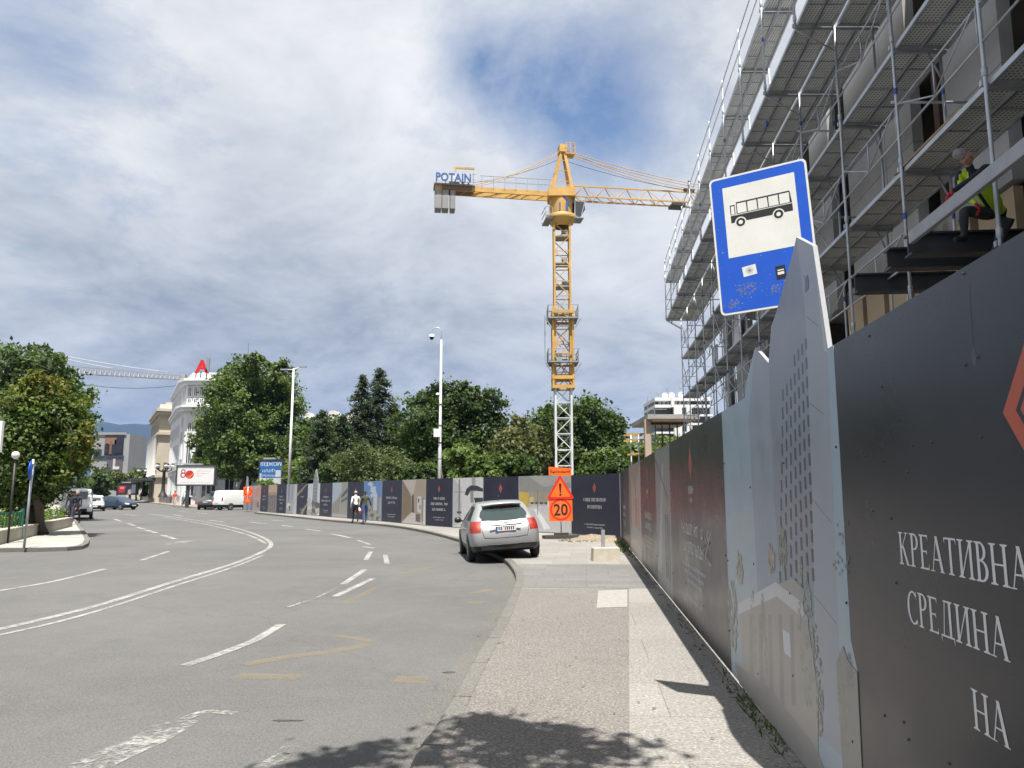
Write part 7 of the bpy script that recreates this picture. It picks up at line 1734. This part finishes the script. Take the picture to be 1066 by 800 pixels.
def walk(stride=.28, swing=.22, lean=.03, phase=1):
    s = stride*phase; w = swing*phase
    return dict(pelvis=(0, 0, .95), chest=(0, lean, 1.33), neck=(0, lean+.01, 1.50), head=(0, lean+.04, 1.645), shL=(-.185, lean, 1.41), shR=(.185, lean, 1.41), elL=(-.235, lean-w*.35, 1.13), elR=(.235, lean+w*.25, 1.13), wrL=(-.235, lean-w*.35+.06, .89), wrR=(.235, lean+w*.8, .90),
                hipL=(-.095, 0, .91), hipR=(.095, 0, .91), knL=(-.10, s*.55+.03, .50), knR=(.10, -s*.30+.05, .49), anL=(-.10, s, .085), anR=(.10, -s, .11), curlL=.8, curlR=-.8)
m_jeans = cloth('blue_jeans', (.035, .07, .19)); m_blackt = cloth('black_trousers', (.014, .014, .018)); m_shirtw = cloth('white_shirt', (.62, .62, .63)); m_olive = cloth('olive_jacket', (.045, .05, .03)); m_shoe = mat('dark_shoes', (.012, .012, .012), .6)
p = gnd(370, 543.3); J = walk(.16, .12, .05, 1); J.update(elR=(.27, .06, 1.14), wrR=(.20, .13, .90), elL=(-.27, -.04, 1.13), wrL=(-.28, .02, .90))
person('man in a white shirt and black trousers walking away with a red and white bag', (p.x, p.y, 0), R(28), dict(top=m_shirtw, bottom=m_blackt, shoe=m_shoe), J, hair=(.32, .26, .22), group=None)
p2 = gnd(379.5, 544.2); J = walk(.14, .16, .02, -1); J.update(elR=(.29, -.02, 1.13), wrR=(.36, .05, .92), elL=(-.25, .02, 1.13), wrL=(-.18, .10, .95))
person('man in an olive jacket and blue jeans walking away beside the white shirted man', (p2.x, p2.y, 0), R(24), dict(top=m_olive, bottom=m_jeans, shoe=m_shoe), J, hair=(.012, .011, .011))
bagp = Vector((p.x, p.y, 0))+Matrix.Rotation(R(28), 3, 'Z') @ Vector((.23, .15, .76))
mb = MB(); mb.lathe([(.02, .06), (.09, 0), (.15, -.12), (.155, -.24), (.10, -.32), (.01, -.33)], 12, bagp); mb.f = mb.f; mb.m = [0 if i < 24 else 1 for i in range(len(mb.f))]
for s_ in (-.03, .03): mb.tube([bagp+Vector((s_, 0, .0)), bagp+Vector((s_*.5, 0, .09)), bagp+Vector((0, 0, .12))], .008, 5)
tag(mb.build('shopping_bag', [m_white, mat('bag_red', (.55, .06, .05), .5)], None, loc=tuple(bagp-Vector((0, 0, .33)))), 'red and white carrier bag in the hand of the white shirted man', 'bag')
m_navy = cloth('navy_jacket', (.012, .014, .024))
p = gnd(73, 546.5); person('walker in dark clothes with an open pale shirt on the left pavement', (p.x, p.y, 0), R(190), dict(top=m_navy, bottom=cloth('dark_jeans', (.02, .025, .05)), shoe=m_shoe), walk(.2, .2, .02, 1), hair=(.25, .22, .2))
p = gnd(79, 545); person('second dark dressed walker close behind on the left pavement with fair hair', (p.x, p.y, 0), R(186), dict(top=m_navy, bottom=m_blackt, shoe=m_shoe), walk(.2, .15, .02, -1), hair=(.45, .38, .28))
p = gnd(181.5, 527.8); person('pedestrian in an orange red top and pale shorts on the far pavement', (p.x, p.y, 0), R(170), dict(top=cloth('orange_top', (.62, .10, .05)), bottom=cloth('pale_shorts', (.42, .40, .38)), shoe=m_shoe), walk(.15, .1, 0, 1), hair=(.30, .24, .20), scale=1.12)
p = gnd(193.5, 526.6); person('pedestrian in a light blue shirt and dark trousers striding along the far pavement', (p.x, p.y, 0), R(100), dict(top=cloth('light_blue_shirt', (.25, .48, .66)), bottom=m_blackt, shoe=m_shoe), walk(.38, .35, .06, 1), hair=(.05, .04, .03), scale=1.1)
# worker leaning over the edge channel
FX_ = Matrix.Rotation(math.atan2(FD.y, FD.x)-PI/2, 3, 'Z')
yv = -FN; WRZ = math.atan2(yv.y, yv.x)-PI/2
org = Vector((fx(5.15, 9.4), 9.4, 4.44)); WI = Matrix.Rotation(-WRZ, 3, 'Z')
wl = lambda x, y, Y: tuple(WI @ (at(x, y, Y)-org)); wd = lambda x, y, z: tuple(WI @ Vector((x, y, z)))
J = dict(head=wl(1004, 164, 9.12), neck=wl(1011, 177, 9.2), chest=wl(1018, 188, 9.25), pelvis=wl(1041, 223, 9.6), shR=wl(998, 181, 9.35), elR=wl(1000, 205, 9.3), wrR=wl(1015, 211, 9.05), shL=wl(1028, 175, 9.05), elL=wl(1011, 188, 8.78), wrL=wl(992, 199, 8.85),
         hipR=wl(1034, 224, 9.62), hipL=wl(1048, 226, 9.6), knR=wl(1003, 219, 9.25), anR=wl(1004, 246, 9.38), knL=wl(1040, 252, 9.38), anL=tuple(WI @ Vector((fx(5.17, 9.5)-org.x, 9.5-org.y, .09))), toeR=wd(-1, -.3, 0), toeL=wd(-1, -.3, 0), handL=wd(-.7, .1, -.7), handR=wd(.3, -.3, -1), latL=wd(-.2, -1, 0), latR=wd(-.5, -.8, 0), curlL=-.8, curlR=.7, front=wd(-1, -.4, -.2))
m_glove = cloth('red_glove', (.42, .02, .03))
wrk = person('construction worker in yellow vest and red gloves leaning over the steel channel on the scaffold', tuple(org), WRZ, dict(top=cloth('navy_jumper', (.012, .016, .03)), bottom=cloth('work_trousers', (.035, .037, .04)), shoe=m_shoe, glove=m_glove, vest=mat('hi_vis', (.42, .62, .03), .7, var=.1)), J, hair=(.20, .195, .19), look=wd(.75, -.6, -.12))

# ================================================================ MOUNTAIN AND AIR
m_mount = mat('wooded_mountain', (.016, .024, .024), .95, var=.35, scale=.004, grain=.05)
mb = MB(); N = 90; D0 = 5200
vs = []; fs = []
def ridge(x):
    return 300+140*math.exp(-((x+1900)/900)**2)+150*math.exp(-((x+2700)/500)**2)*.5+80*math.exp(-((x+3800)/800)**2)+30*math.sin(x*.004)+14*math.sin(x*.013+1)+8*math.sin(x*.031)
xs = [-5600+i*(6600/N) for i in range(N+1)]
for k, (yy, f_) in enumerate(((D0-1500, -.02), (D0-1000, .25), (D0-500, .62), (D0-150, .9), (D0, 1.0), (D0+900, .55))):
    for x in xs: vs.append((x, yy+60*math.sin(x*.006+k), max(-.3, ridge(x)*f_*(1+.06*math.sin(x*.011+2.1*k)) if f_ > 0 and f_ < 1 else ridge(x)*f_)))
n = N+1; fs = [(k*n+i, k*n+i+1, (k+1)*n+i+1, (k+1)*n+i) for k in range(5) for i in range(N)]
mb.add(vs, fs, 0, True); structure('mountain', mb, m_mount)
hz = MB(); x0, x1, y0, y1, z0, z1 = -9100, 9100, -3100, 9100, -1.5, 700
hz.add([(x, y, z) for z in (z0, z1) for x, y in ((x0, y0), (x1, y0), (x1, y1), (x0, y1))], [(3, 2, 1, 0), (4, 5, 6, 7), (0, 1, 5, 4), (1, 2, 6, 5), (2, 3, 7, 6), (3, 0, 4, 7)])
hm = bpy.data.materials.new('air'); hm.use_nodes = True; ht = hm.node_tree; ht.nodes.clear()
ho = nd(ht, 'ShaderNodeOutputMaterial'); hv_ = nd(ht, 'ShaderNodeVolumePrincipled'); hv_.inputs['Color'].default_value = (.13, .29, .64, 1); hv_.inputs['Density'].default_value = .00008; hv_.inputs['Anisotropy'].default_value = 0
lk(ht, hv_.outputs[0], ho.inputs['Volume'])
tag(hz.build('haze', hm), kind='stuff')
S.cycles.volume_bounces = 0; S.cycles.max_bounces = 6; S.cycles.diffuse_bounces = 3; S.cycles.transparent_max_bounces = 8
S.cycles.use_denoising = True
